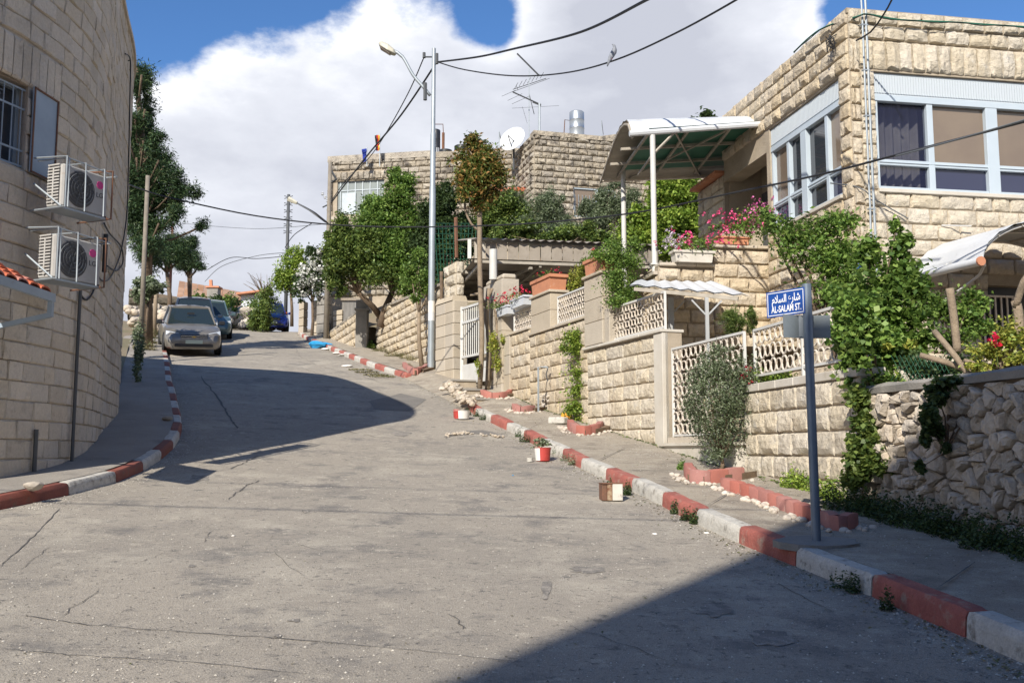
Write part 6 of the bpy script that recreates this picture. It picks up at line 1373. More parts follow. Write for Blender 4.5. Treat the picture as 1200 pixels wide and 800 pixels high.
b = MB(); q = TT(571, 440, .3); b.tube(catmull([Vector((q.x,q.y,tb.z)), TT(573,400,.3), TT(570,370,.3), TT(573,338,.3)], .2), .06, 7); b.tube([TT(571,360,.3), TT(560,344,.3), TT(551,346,.3)], [.06,.05,.03], 5); b.tube([TT(571,350,.3), TT(577,338,.3)], [.05,.04], 5); b.tube(catmull([Vector((q.x+.25,q.y,tb.z)), TT(583,410,.2), TT(582,380,.2), TT(579,350,.2)], .2), .035, 5)
b.build('cut_trunk', 'bark_pale', t, smooth=True)
bush('climbing_plant', TT(578,440), [at(578,405,23.2,5,16), at(582,425,23.2,5,12), at(560,430,23.1,3,10), at(590,398,23.1,4,5)], 900, .07, 'leaf_yellow', 'yellow-green creeper round the trunks in front of the tall gatepost', 'plant', r=.015)
# slim tree near the lamp
q = G(495,430,.15); tree('street_tree', q, [at(490,325,q.y,14,12), at(482,315,q.y,8,8), at(500,338,q.y,9,9), at(492,300,q.y,10,9), at(487,348,q.y,7,7)], 4200, .085, 'leaf_mid', 'slim young tree growing from the red planter beside the lamp post', r=.075, bark='bark_pale')
# chain link panel near the tall street tree
t = thing('mesh_fence', P(520,300,27.5), 'dark green netting on a rusty post above the rough pier', 'fence'); b = MB()
for k in range(12): b.tube([P(509+k*4.5, 262, 27.6), P(514+k*3.6, 330, 27.4)], .014, 3); b.tube([P(509, 262+k*6, 27.6), P(552, 262+k*6, 27.4)], .014, 3)
b.build('netting', 'net_green', t); b = MB(); b.tube([P(534,255,27.4), P(535,302,27.4)], .05, 5); b.build('post', 'rust', t)
# climbers and shrubs along the right walls
wp = lambda px, out=.25: (lambda s: fD.p(s, out, 0))(hit(fD, px, 480)[0])
def wall_bush(nm, px, base_py, cl, n, size, lm, label, r=.03, fr=fD, out=.3, cat='shrub', **kw):
    q = G(px, base_py, .15); return tree(nm, q, [(lambda v: (v[0], v[1], v[2], v[3], .16 if v[3] > .16 else v[3], v[5]))(at(x, y, q.y+.02*(base_py-y)*.0, rx, ry)) for x, y, rx, ry in cl], n, size, lm, label, cat, r, 'bark', **kw)
wall_bush('climbing_shrub', 686, 494, [(678,398,16,12),(692,415,20,15),(694,436,24,16),(688,455,20,15),(698,470,14,11),(668,404,12,10),(674,478,13,9),(684,488,11,6),(700,450,16,14)], 9500, .062, 'leaf_bright', 'bright green shrub trained up the cream wall below the scroll railing', spread=.3)
b = wall_bush('young_cypress', 612, 467, [(612,452,4,10),(612,443,3,6)], 900, .04, 'leaf_green', 'tiny upright cypress in the red planter by the bent pipe', r=.02, cat='tree')
wall_bush('small_shrub', 622, 468, [(622,462,8,6)], 500, .05, 'leaf_dark', 'low dark shrub next to the tiny cypress', r=.02)
tree('climber', P(728,372,17.6), [at(722,300,17.6,14,12), at(735,312,17.6,14,14), at(722,330,17.5,15,12), at(735,340,17.5,13,14), at(724,352,17.4,12,8), at(708,300,17.8,14,8), at(742,290,17.8,10,10), at(716,285,17.8,8,6)], 8500, .05, 'leaf_mid', 'feathery dark green climber spilling over the pier beside the tall canopy posts', 'plant', .03, spread=.33)
tree('conifer', P(672,345,20.5), [at(674,325,20.5,7,12), at(684,318,20.5,8,10), at(690,312,20.5,8,6), at(670,335,20.5,6,6)], 2500, .05, 'leaf_yellow', 'yellow-green conifer behind the large terracotta planter', 'shrub', .03)
q = P(692,305,19.2); t = thing('potted_plant', q, 'small red-flowered plant in the large terracotta planter', 'plant'); foliage(t, [at(692,306,19.0,12,4), at(704,300,19.0,8,6)], 500, .05, 'leaf_mid', name='leaves'); flowerhead_cluster(t, P(696,293,19), (.03,.03,.02), 3, 'petal_red', .04)
for px, py, rx, ry, lb_ in ((858,376,13,17,'rosemary bush against the rock-faced wall, the larger of two'),(880,374,7,15,'narrow rosemary tuft against the rock-faced wall, the smaller of two')):
    q = P(px, py+14, 15.2); tree('rosemary', q, [at(px, py, 15.2, rx, ry)], 5200 if rx > 8 else 2200, .05, 'leaf_green', lb_, 'shrub', .02, aspect=.2, sub=22, spread=.2)
# olive bush by the scroll gate
ob = G(842, 551, .15)
tree('olive_bush', ob, [at(832,430,ob.y,20,16), at(858,438,ob.y,22,18), at(838,468,ob.y,26,20), at(866,478,ob.y,20,18), at(828,500,ob.y,20,16), at(852,512,ob.y,22,16), at(838,530,ob.y,16,10), at(820,450,ob.y,16,16), at(872,455,ob.y,14,16), at(815,480,ob.y,12,14), at(880,500,ob.y,8,8), at(845,412,ob.y,14,8)], 15500, .042, 'leaf_olive', 'silvery olive bush standing in the red block planter before the scroll gate', 'bush', .035, aspect=.36, spread=.33)
q = P(872,440,12.9); t = thing('red_flowers', q, 'few dark red blooms behind the olive bush at the railing', 'flowers'); flowerhead_cluster(t, P(872,440,13.2), (.1,.05,.1), 9, 'petal_red', .035); foliage(t, [at(905,440,13.2,22,8)], 900, .05, 'leaf_bright', name='leaves')
b = MB(); p0 = G(880,535,.15)
# big vine and shrubs between railing and entrance
tree('lemon_tree', P(985,440,12.2), [at(905,262,12.6,10,10), at(920,272,12.5,16,13), at(940,290,12.4,22,18), at(962,268,12.4,22,16), at(985,262,12.4,16,12), at(968,305,12.3,24,18), at(995,318,12.2,20,18), at(975,340,12.2,22,14), at(990,292,12.4,16,12), at(895,250,12.7,6,8), at(990,375,12,18,16), at(1005,350,12,16,14)], 6200, .078, 'leaf_mid', 'open leafy tree with long branches crossing the house corner above the street sign', 'tree', .06, aspect=.42, spread=.42)
tree('vine', P(1020,470,11.0), [at(1020,300,11.2,14,16), at(1052,292,11.2,10,14), at(1060,318,11.1,15,16), at(1038,338,11,22,18), at(1070,340,11,16,16), at(1020,370,10.9,24,18), at(1055,375,10.9,24,18), at(1002,398,10.8,20,18), at(1035,405,10.8,26,18), at(1062,408,10.8,18,16), at(1015,432,10.7,22,16), at(995,365,10.8,16,16), at(985,395,10.8,12,14), at(1002,425,10.7,16,14), at(985,345,11.2,14,12), at(1004,362,10.15,10,16), at(1003,392,10.1,10,16), at(1001,418,10.1,9,12), at(1016,358,9.95,10,12), at(1017,388,9.95,10,14), at(1015,416,9.95,9,12), at(1020,455,10.5,22,16), at(1050,268,11.2,5,10), at(1062,282,11.2,7,8)], 13500, .072, 'leaf_mid', 'big tangled vine climbing between the scroll railing and the dry stone wall', 'vine', .04, aspect=.85, spread=.38)
tree('hanging_vine', P(1010,470,10.3), [at(1008,470,10.25,16,14), at(1015,492,10.2,14,14), at(1022,515,10.15,12,14), at(1030,535,10.1,16,12), at(1012,545,10.1,14,14), at(1000,560,10.1,12,14), at(1040,548,9.9,12,10), at(1000,520,10.2,8,12)], 5200, .062, 'leaf_green', 'trailing vine hanging over the junction of block wall and dry stone wall', 'vine', .02, aspect=.85)
tree('hanging_vine', P(1120,447,8.9), [at(1120,448,8.75,22,6), at(1098,462,8.75,12,10), at(1090,488,8.7,8,14), at(1142,455,8.7,16,6), at(1085,515,8.75,5,10), at(1100,505,8.75,6,8), at(1078,548,8.9,5,6), at(1108,525,8.75,4,5)], 3400, .055, 'leaf_dark', 'dark ivy clump draped over the cap of the dry stone wall', 'vine', .02, aspect=.85)
tree('rose_bush', P(1110,440,10.4), [at(1100,360,10.9,18,16), at(1125,372,10.8,20,16), at(1140,352,10.8,14,14), at(1120,400,10.6,16,14), at(1085,395,10.7,16,14), at(1150,385,10.8,12,10)], 3600, .06, 'leaf_mid', 'rose bush with thin canes under the barrel canopy', 'bush', .02, spread=.36)
tree('rose_bush', P(1180,440,9.2), [at(1160,412,9.2,18,8), at(1185,395,9.2,16,14), at(1195,420,9.1,14,10), at(1150,430,9.2,14,6), at(1205,380,9.4,10,14)], 2600, .05, 'leaf_yellow', 'low rose bush with one red bloom at the right edge', 'bush', .02, spread=.36)
q = P(1166,399,9.1); t = thing('rose_bloom', q, 'single red rose bloom at the right edge below the barred window', 'flower'); flowerhead_cluster(t, q, (.012,.012,.012), 4, 'petal_red', .05); b = MB(); b.tube([q, q+Vector((.02,0,-.25))], .005, 3); b.build('stem', 'leaf_green', t)
q = P(1060,410,10.6); t = thing('yellow_flowers', q, 'yellowing leaves and blooms inside the tangled vine', 'flowers'); foliage(t, [at(1040,408,10.45,6,5), at(1068,405,10.45,9,5), at(1052,440,10.4,4,4)], 120, .07, 'leaf_gold' if False else 'leaf_yellow', name='petals')
t = thing('cut_tree', P(1165,440,9.2), 'pruned grey tree limbs leaning in the garden behind the dry stone wall', 'tree')
for pts, r in (([P(1122,412,9.9), P(1118,375,9.9), P(1113,338,9.9)], .042), ([P(1165,438,9.3), P(1185,405,9.2), P(1195,380,9.2), P(1190,352,9.2)], .045), ([P(1140,446,9.3), P(1120,418,9.4), P(1095,388,9.6)], .03), ([P(1150,440,9.4), P(1110,425,9.5), P(1078,416,9.6)], .028), ([P(1190,360,9.2), P(1200,330,9.1), P(1215,310,9.1)], .035), ([P(1175,448,9.2), P(1150,430,9.2), P(1130,422,9.3)], .022)):
    b = MB(); b.tube(catmull(pts, .08), [r]*0 or r, 7); b.build('limb', 'bark_pale', t, smooth=True)
t = thing('mesh_fence', P(1100,445,9.5), 'sagging green chain-link mesh on top of the dry stone wall', 'fence'); b = MB()
for k in range(13): x = 1044+k*5.2; b.tube([P(x, 446, 9.9-.0035*(x-1040)), P(x+16, 416, 9.9-.0035*(x-1024))], .0025, 3); b.tube([P(x+16, 446, 9.9-.0035*(x-1024)), P(x, 416, 9.9-.0035*(x-1040))], .0025, 3)
b.build('netting', 'net_green', t)
tree('garden_shrub', P(1100,445,9.9), [at(1085,432,10.0,18,10), at(1110,436,9.9,16,8), at(1068,428,10.1,12,12), at(1135,430,9.9,14,10), at(1150,440,9.7,14,6)], 3200, .05, 'leaf_dark', 'low dark leafy growth tangled behind the chain-link mesh', 'bush', .015, spread=.36)
# ground cover and weeds (uncountable)
def cover(name, strip_, n, size, lm, h, label, cat='ground cover', aspect=.5, up=.4, h0=.15):
    """strip_: list of (x,y,radius)"""
    C = []
    for x, y, r in strip_:
        k = int(n/len(strip_)); a = rng.random(k)*2*math.pi; rr = r*np.sqrt(rng.random(k)); hh = h*rng.random(k)**1.6*(1-(rr/r)*.55)*(.35+.9*np.abs(np.sin(a*2.3+x*7)))
        C.append(np.stack([x+np.cos(a)*rr, y+np.sin(a)*rr, np.array([road(x, y)+h0]*k)+hh+.01], 1))
    C = np.concatenate(C); V, Fq = leafy(C, size, aspect=aspect, up=up); q = strip_[0]
    return np_mesh(name, V, Fq, lm, None, 'stuff', label, cat, loc=(q[0], q[1], road(q[0], q[1])+.15))
L_ = []
for k in range(26): u = k/25; p_ = fA.p(lerp(.0, 4.6, u), .28+random.uniform(-.1,.12)*(.5+u), 0); L_.append((p_.x, p_.y, random.uniform(.16,.30)))
cover('ground_cover', L_, 15000, .036, 'leaf_dark', .30, 'dark green trailing ground cover along the foot of the dry stone wall')
cover('ground_cover', [tuple(G(px,py,.15))[:2]+(r,) for px,py,r in ((930,572,.16),(950,575,.18),(968,585,.16),(985,588,.2),(1000,585,.18))], 3200, .045, 'leaf_bright', .26, 'bright green herbs in the red block planter behind the sign pole')
for pts, lb_ in (([(960,662,.06),(975,668,.05),(988,690,.09),(1000,695,.05),(1040,715,.05)], 'weeds in the gutter below the nearest painted kerb stones'), ([(610,512,.10),(615,518,.10),(606,505,.07)], 'weed tuft on the kerb near the white tin'), ([(655,532,.12),(665,540,.12),(672,545,.08),(648,528,.08)], 'grey-green weeds behind the red bucket'), ([(792,602,.06),(806,610,.08),(815,614,.06)], 'weeds at the red kerb stone left of the sign pole'), ([(560,488,.10),(566,492,.08),(548,486,.07)], 'weeds beside the white tin at the driveway'), ([(715,575,.05),(735,580,.05)], 'tiny weeds beside the cracked painted block')):
    Q = [tuple(G(px,py))[:2]+(r,) for px,py,r in pts]; C = []
    cover('weeds', Q, 900, .03, 'leaf_olive' if 'grey' in lb_ else 'leaf_dark', .17, lb_, 'weeds', aspect=.4, h0=.0)
for pts, lb_ in (([(799,547,.05),(797,551,.04)], 'tuft at the foot of the marble pier'), ([(700,412,.12)], 'x')):
    if lb_ != 'x': cover('weeds', [tuple(G(px,py,.15))[:2]+(r,) for px,py,r in pts], 300, .03, 'leaf_mid', .12, lb_, 'weeds')
Q = [tuple(G(px,py,.15))[:2]+(.28,) for px,py in ((445,412),(460,418),(478,421),(487,423),(472,418))]
cover('dry_grass', Q, 2600, .07, 'dry_grass', .22, 'dry yellow grass at the foot of the sloping wall by the lamp post', 'grass', aspect=.15)
Q = [tuple(G(px,py,.15))[:2]+(.2,) for px,py in ((478,418),(484,420),(434,408))]; cover('weeds', Q, 700, .07, 'leaf_mid', .35, 'green weeds against the sloping wall by the slim tree', 'weeds')
cover('gutter_litter', [tuple(G(px,py))[:2]+(.35,) for px,py in ((430,437),(440,440),(448,442),(422,434))], 900, .06, 'dry_grass', .03, 'dry leaves lying in the gutter of the far kerb', 'leaf litter', h0=.0)
cover('weeds', [tuple(G(px,py,.15))[:2]+(.35,) for px,py in ((172,402),(170,410),(175,396),(180,392),(185,388))], 1800, .12, 'dry_grass', .4, 'dry grass behind the left pavement near the concrete pole', 'grass', aspect=.2)
# ================================================================== street-end backdrop
t = thing('tiled_roof_house', P(250,370,75), 'distant low house with a long tan tiled roof and a capped chimney', 'house')
a, c = P(215,338,78), P(300,356,74); zr0, zr1 = P(216,334,80).z, P(300,350,76).z
A = [P(205,364,72), P(292,362,72)]; Bq = [P(210,331,78), P(300,347,76)]; n = 12
for i in range(n):
    for j in range(4):
        u0, u1 = i/n, (i+1)/n; v0, v1 = j/4, (j+1)/4+.02; f_ = lambda u, v: A[0].lerp(A[1],u).lerp(Bq[0].lerp(Bq[1],u), v)
        p = [f_(u0,v0), f_(u1-.004,v0), f_(u1-.004,v1), f_(u0,v1)]; b = MB(); b.hexa([p[0], p[1], p[2], p[3]]+[q+Vector((0,0,.1-.03*j*0)) for q in p]); b.build('roof_section', 'roof_tan', t)
b = MB(); q0, q1 = P(205,372,73), P(292,372,73); b.hexa([(q0.x,73,q0.z-2),(q1.x,73,q1.z-2),(q1.x,76,q1.z-2),(q0.x,76,q0.z-2),(q0.x,73,A[0].z),(q1.x,73,A[1].z),(q1.x,76,A[1].z),(q0.x,76,A[0].z)]); b.build('wall', 'mortar_dark', t)
q, q1 = P(250,362,68), P(250,338,68); b = MB(); b.beam((q.x,68,q.z-1.5), (q.x,68,q1.z), .75); b.build('chimney', 'grey_concrete', t); b = MB(); b.box((q.x,68,q1.z+.05), (.95,.95,.12)); b.beam((q.x-.2,68,q1.z),(q.x-.25,68,q1.z+.6),.2); b.build('chimney_cap', 'terracotta', t)
q = P(296,348,66); b = MB(); b.box((q.x+.3,66,q.z-.6),(1.6,2,1.2)); b.build('annex', 'planter_white', t); b = MB(); b.beam((q.x-.7,65,q.z+.0),(q.x+1.3,65,q.z+.25),1.0,.12); b.build('annex_roof', 'terracotta', t)
t = thing('stone_wall', P(240,380,60), 'dark overgrown stone wall closing the end of the street', 'wall'); b = MB(); q0, q1 = P(228,382,58), P(312,382,58); q2 = P(240,361,58); b.hexa([(q0.x,58,5.5),(q1.x,58,5.5),(q1.x,58.6,5.5),(q0.x,58.6,5.5),(q0.x,58,q2.z),(q1.x,58,q2.z-.4),(q1.x,58.6,q2.z-.4),(q0.x,58.6,q2.z)]); b.build('wall_core', 'mortar_dark', t)
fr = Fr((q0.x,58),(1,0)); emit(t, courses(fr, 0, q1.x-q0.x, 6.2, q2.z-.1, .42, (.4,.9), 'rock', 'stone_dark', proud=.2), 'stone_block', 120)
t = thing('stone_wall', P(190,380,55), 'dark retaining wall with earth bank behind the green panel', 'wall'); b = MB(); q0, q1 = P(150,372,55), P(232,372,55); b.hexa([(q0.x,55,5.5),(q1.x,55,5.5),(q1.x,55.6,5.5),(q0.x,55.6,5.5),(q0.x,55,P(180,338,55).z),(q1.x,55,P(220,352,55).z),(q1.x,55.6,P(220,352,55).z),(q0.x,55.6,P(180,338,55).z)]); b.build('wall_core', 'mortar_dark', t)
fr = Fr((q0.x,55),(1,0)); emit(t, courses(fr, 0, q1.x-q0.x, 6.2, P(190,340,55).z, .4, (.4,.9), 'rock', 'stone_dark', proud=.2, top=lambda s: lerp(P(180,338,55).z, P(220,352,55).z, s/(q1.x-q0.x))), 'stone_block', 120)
a, c = P(180,388,46), P(200,388,46); t = thing('fence', a, 'small green sheet fence panel left of the parked cars', 'fence'); b = MB(); zt = P(180,377,46).z; zb = a.z-.3
for k in range(12): u0, u1 = k/12, (k+1)/12; b.hexa([(lerp(a.x,c.x,u0),46+.06*(k%2),zb),(lerp(a.x,c.x,u1),46+.06*((k+1)%2),zb),(lerp(a.x,c.x,u1),46.02+.06*((k+1)%2),zb),(lerp(a.x,c.x,u0),46.02+.06*(k%2),zb),(lerp(a.x,c.x,u0),46+.06*(k%2),zt),(lerp(a.x,c.x,u1),46+.06*((k+1)%2),zt),(lerp(a.x,c.x,u1),46.02+.06*((k+1)%2),zt),(lerp(a.x,c.x,u0),46.02+.06*(k%2),zt)])
b.build('panel', 'fence_green', t)
def rubble(name, label, pts, r, n, m, size, spread, h=.2, name2='stone', cat='stones', hh=.0, zf=None):
    """a heap of single stones along ground points"""
    t = thing(name, (pts[0][0], pts[0][1], road(*pts[0])+.1), label, cat); it = []
    for k in range(n):
        u = random.random()*(len(pts)-1); i = int(u); p = (lerp(pts[i][0], pts[i+1][0], u-i), lerp(pts[i][1], pts[i+1][1], u-i)) if len(pts) > 1 else pts[0]
        x, y = p[0]+random.gauss(0, spread), p[1]+random.gauss(0, spread); s = size*random.uniform(.6, 1.4); z = (zf or (lambda x, y: road(x, y)+.15))(x, y)+random.random()*h
        it.append((rock_mesh(m, random.randrange(12)), (x, y, z+s*.2), random.uniform(0, 6.28), (s*1.2, s, s*.8), random.uniform(-.4,.4), random.uniform(-.4,.4)))
    emit(t, it, name2); return t
g2 = lambda *pp: [tuple(G(x, y, .15))[:2] for x, y in pp]
rubble('rubble_heap', 'pale heap of rubble stones at the end of the street below the bushes', [tuple(P(266,389,50))[:2], tuple(P(318,389,50))[:2]], 0, 110, 'cobble', .5, .35, .8)
rubble('rubble_heap', 'orange-tan earth and stones beyond the left pavement', [tuple(P(172,392,38))[:2], tuple(P(182,388,42))[:2]], 0, 60, 'rubble', .35, .4, .9)
q = G(240,397); t = thing('white_van', P(262,388,47), 'scrap of a white vehicle just visible behind the parked cars', 'vehicle') if False else None
# ================================================================== red block planters along the right pavement
def planter(label, pts, zh=.15, fill=None, cob=None, th=.12, block=.42, soil=True):
    Q = [G(x, y, .155) for x, y in pts]; t = thing('raised_planter', Q[0], label, 'planter', 'red block planters on the right pavement'); C = catmull([Vector((q.x, q.y)) for q in Q], .04); cum = [0]
    for a, c in zip(C, C[1:]): cum.append(cum[-1]+(c-a).length)
    n = max(1, round(cum[-1]/block)); 
    def at_(s): s = max(0, min(s, cum[-1])); i = min(bisect.bisect_right(cum, s)-1, len(C)-2); return C[i].lerp(C[i+1], (s-cum[i])/max(1e-6, cum[i+1]-cum[i])), (C[i+1]-C[i]).normalized()
    for k in range(n):
        rg = []
        for j in range(5):
            s = cum[-1]*(k+.012+j/4*.976)/n; p, d = at_(s); nn = Vector((-d.y, d.x)); z = road(p.x, p.y)+.15; e = .012 if j in (0, 4) else 0
            rg.append([Vector((p.x+nn.x*o, p.y+nn.y*o, z+zz)) for o, zz in ((e,-.05),(e,zh-.02),(.015,zh-e),(th-.015,zh-e),(th-e,zh-.02),(th-e,-.05))])
        b = MB(); b.loft(rg); b.build('block', 'planter_red', t, smooth='auto')
    if soil:
        poly = [tuple(Vector((q.x, q.y)))[:2] for q in Q]; m_ = [(p[0]+.20, p[1]+.24) for p in poly[::-1]]; b = MB(); b.slab(poly+m_, lambda x, y: road(x,y)+.1, lambda x, y: road(x,y)+.15+zh*.55); b.build('soil', 'soil', t)
    if cob:
        it = []
        for _ in range(cob):
            s = random.random()*cum[-1]; p, d = at_(s); nn = Vector((d.y, -d.x)); o = random.uniform(.03,.15); s2 = random.uniform(.045,.085); x, y = p.x+nn.x*o, p.y+nn.y*o
            it.append((rock_mesh('cobble', random.randrange(12)), (x, y, road(x,y)+.165), random.uniform(0,6.28), (s2*1.3, s2, s2*.9)))
        emit(t, it, 'cobble')
    return t
planter('red block planter around the slim young tree beside the lamp post', [(471,429),(476,434),(487,437),(499,434),(502,431)], .14, block=.8)
planter('red block planter under the rubble beside the grey slab steps', [(562,463),(570,466),(585,467),(598,465),(602,462)], .15, cob=26, block=.55)
planter('red block planter holding the tiny cypress next to the bent pipe', [(599,480),(604,483),(616,484),(628,482)], .15, cob=26, block=.5)
planter('red block planter at the foot of the bright green climbing shrub', [(664,501),(670,507),(686,510),(703,507),(708,503)], .17, cob=30, block=.42)
planter('red block planter holding the silvery olive bush', [(801,556),(806,564),(825,567),(850,565),(874,562)], .17, cob=22, block=.36)
planter('long row of red blocks from the olive bush to the sign pole', [(843,572),(870,581),(900,592),(925,602),(950,612)], .14, cob=42, block=.235, soil=False)
planter('curved end of the red block row right of the sign pole', [(960,614),(975,621),(990,622),(1008,617)], .14, cob=16, block=.32, soil=False)
# rubble, slab steps and driveway stones near the gate
rubble('rubble_heap', 'heap of white rubble stones above the red planter by the gate trunks', g2((565,450),(582,452),(600,452)), 0, 170, 'rubble', .13, .10, .26, zf=lambda x, y: road(x, y)+.36)
rubble('rubble_heap', 'line of white rubble along the left side of the slab steps', g2((529,452),(532,460),(541,470),(550,476)), 0, 150, 'rubble', .11, .09, .12)
st_ = thing('slab_steps', G(556,470,.15), 'three dark grey slab steps leading up to the white gate', 'steps')
for k, (x0, x1, y) in enumerate(((548,580,466),(539,566,459),(530,558,452))):
    a, c = G(x0, y+2, .15), G(x1, y+2, .15); b = MB(); e = Vector((c.x-a.x, c.y-a.y, 0)); nn = Vector((-e.y, e.x, 0)).normalized()*.8; z = road(a.x,a.y)+.19+.08*k
    b.hexa([(a.x,a.y,z-.3),(c.x,c.y,z-.3),(c.x+nn.x,c.y+nn.y,z-.3),(a.x+nn.x,a.y+nn.y,z-.3),(a.x,a.y,z-.04),(c.x,c.y,z-.04),(c.x+nn.x,c.y+nn.y,z-.04),(a.x+nn.x,a.y+nn.y,z-.04)]); b.build('riser', 'mortar', st_)
    b = MB(); o = nn.normalized()*-.03; b.hexa([(a.x+o.x,a.y+o.y,z-.04),(c.x+o.x,c.y+o.y,z-.04),(c.x+nn.x,c.y+nn.y,z-.04),(a.x+nn.x,a.y+nn.y,z-.04),(a.x+o.x,a.y+o.y,z),(c.x+o.x,c.y+o.y,z),(c.x+nn.x,c.y+nn.y,z),(a.x+nn.x,a.y+nn.y,z)]); b.build('slab', 'grey_concrete', st_)
rubble('stone_stack', 'small stack of stones behind the bent grey pipe', g2((638,479),(641,481)), 0, 26, 'cobble', .10, .05, .30)
pq = G(631,483,.15); t = thing('bent_pipe', pq, 'thin grey pipe bent like a hook standing beside the cypress planter', 'pipe'); b = MB(); tp_ = P(631,430,pq.y); b.tube([pq, Vector((pq.x,pq.y,tp_.z)), Vector((pq.x+.17,pq.y,tp_.z+.0)), Vector((pq.x+.20,pq.y,tp_.z-.02))], .022, 6); b.build('pipe', 'galv', t); b = MB(); b.tube([Vector((pq.x+.2,pq.y,tp_.z-.02)), Vector((pq.x+.16,pq.y,tp_.z-.15)), Vector((pq.x+.19,pq.y,tp_.z-.28))], .012, 4); b.build('hose', 'dark_metal', t)
q = G(654,497,.15); t = thing('painted_block', q, 'white painted concrete block lying on the pavement next to an orange scrap', 'block'); b = MB(); b.box(q+Vector((0,0,.07)), (.34,.20,.13), -.5); b.build('block', 'kerb_white', t, bevel=.02)
q = G(664,491,.15); t = thing('orange_scrap', q, 'bright orange plastic scrap behind the white block', 'scrap'); b = MB(); b.box(q+Vector((0,0,.06)), (.22,.03,.12), -.4, .1); b.box(q+Vector((.05,.02,.05)), (.10,.10,.08), .3, .3); b.build('scrap', 'orange', t, bevel=.01)
# bucket, tins and the broken painted block
def bucket(px, py, r, h, m, label, name, cat, tilt=0, band=None, fill='soil'):
    q = G(px, py); q.z += .004; t = thing(name, q, label, cat); b = MB(); ax = Vector((tilt,0,1)); b.lathe(q, [(.001,0),(r*.85,0),(r,h*.97),(r*1.04,h*.97),(r*1.04,h),(r*.95,h),(r*.92,h*.85),(.001,h*.85)], 16, ax); b.build('tub', m, t, smooth='auto')
    if band: b = MB(); b.lathe(q+ax*h*.02, [(r*.86,0),(r*1.005,h*.93)], 16, ax); V = b.v; b2 = MB(); b2.v = V; b2.f = [f for f in b.f[:16] if sum(V[i][0] for i in f)/4 < q.x-r*.25]; b2.m = [0]*len(b2.f); b2.build('paint_patch', band, t)
    return t, q
t, q = bucket(636, 540, .125, .20, 'bucket_red', 'red bucket with a white side and a small plant in the gutter', 'bucket', 'bucket', band='paper')
foliage(t, [(q.x, q.y, q.z+.26, .12,.10,.06)], 260, .05, 'leaf_olive', name='leaves')
bucket(629-8, 541, .05, .06, 'kerb_white', 'pale broken stone chip left of the red bucket', 'stone_chip', 'stone')
bucket(541, 491, .17, .17, 'paper', 'white tin with red paint on its edge by the driveway dip', 'paint_tin', 'tin', band='bucket_red')
bucket(535, 489, .07, .16, 'bucket_red', 'narrow red tin touching the white tin at the driveway', 'paint_tin', 'tin')
q = G(716, 586); t = thing('paint_tin', q, 'square rusty tin crusted with orange and cream paint in the gutter', 'tin'); 
for i, (m_, dx) in enumerate((('rust', -.09),('tin_rust', -.03),('planter_dirty', .06))): b = MB(); b.box(q+Vector((dx, 0, .095)), ((.06,.06,.12)[i]-.002, .18, .19), .12); b.build('side', m_, t, bevel=.006)
b = MB(); b.box(q+Vector((.005,0,.195)), (.255,.19,.012), .12); b.build('rim', 'rust', t)
# single stones and litter
def lone(px, py, h, s, m, label, name='stone', cat='stone', flat=.6):
    q = G(px, py, h); q.z += s*flat*.3; o = D.objects.new(name, rock_mesh(m, random.randrange(12))[0].copy()); COL.objects.link(o); o.location = q; o.scale = (s*1.3, s, s*flat); o.rotation_euler = (0,0,random.uniform(0,3)); WL[o.name] = q; return tag(o, label, cat)
lone(39, 573, .15, .17, 'cobble', 'pale stone lying on the left pavement near the painted kerb'); lone(196, 492, .15, .16, 'rubble', 'flat brown stone on the left pavement inside the kerb bend')
for px, py, s, lb_ in ((273,628,.035,'small crumpled white paper on the open road'),(845,712,.0,''),(767,626,.04,'white paper scrap near the fourth kerbstone'),(828,625,.05,'white litter beside the weeds at the kerb'),(601,557,.03,'tiny blue scrap on the road above the wire shadows'),(548,507,.05,'white scrap in the broken driveway edge')):
    if s: lone(px, py, .0, s, 'bag_blue' if 'blue' in lb_ else 'paper', lb_, 'litter', 'litter', .5)
q = G(372, 408); t = thing('plastic_bag', q, 'crumpled bright blue plastic bag at the far kerb', 'bag')
rk = rock_data(5); 
for dx, dy, s, m_, nm in ((0,0,.55,'bag_blue','bag'),(.3,.1,.40,'bag_blue','bag_fold')): b = MB(); b.add([(q.x+dx+v[0]*s*1.3*(1+.25*math.sin(v[1]*19)), q.y+dy+v[1]*s, q.z+.12+v[2]*s*.6*(1+.3*math.sin(v[0]*23))) for v in rk[0]], rk[1]); b.build(nm, m_, t)
for px, py, lb_ in ((381,410,'white plastic rubbish right of the blue bag'),(395,415,'white torn paper in the far gutter'),(400,417,'grey-white rubbish in the far gutter below the red kerbstone'),(407,430,'thin white strip of litter on the road near the far kerb')): lone(px, py, 0, .28, 'paper', lb_, 'litter', 'litter', .35)
# broken edge and patch at the driveway dip
q_ = [G(x, y) for x, y in ((520,512),(528,507),(545,505),(566,504),(580,507),(590,513),(574,510),(556,508),(540,510))]; b = MB(); b.add([p+Vector((0,0,.006)) for p in q_], [tuple(range(len(q_)))]); b.build('broken_edge', 'asphalt_patch', road_o)
rubble('stone_crumbs', 'small stones scattered along the broken driveway edge', [tuple(G(522,511))[:2], tuple(G(545,508))[:2], tuple(G(588,513))[:2]], 0, 60, 'rubble', .05, .05, .02, zf=lambda x, y: road(x, y))
for poly, m_ in (([(432,470),(470,461),(500,468),(480,482),(440,480)], 'asphalt_patch'),([(560,580),(600,575),(640,590),(615,604),(575,600)], 'concrete')):
    if m_ == 'asphalt_patch': b = MB(); b.add([G(*p)+Vector((0,0,.005)) for p in poly], [tuple(range(len(poly)))]); b.build('patch', m_, road_o)
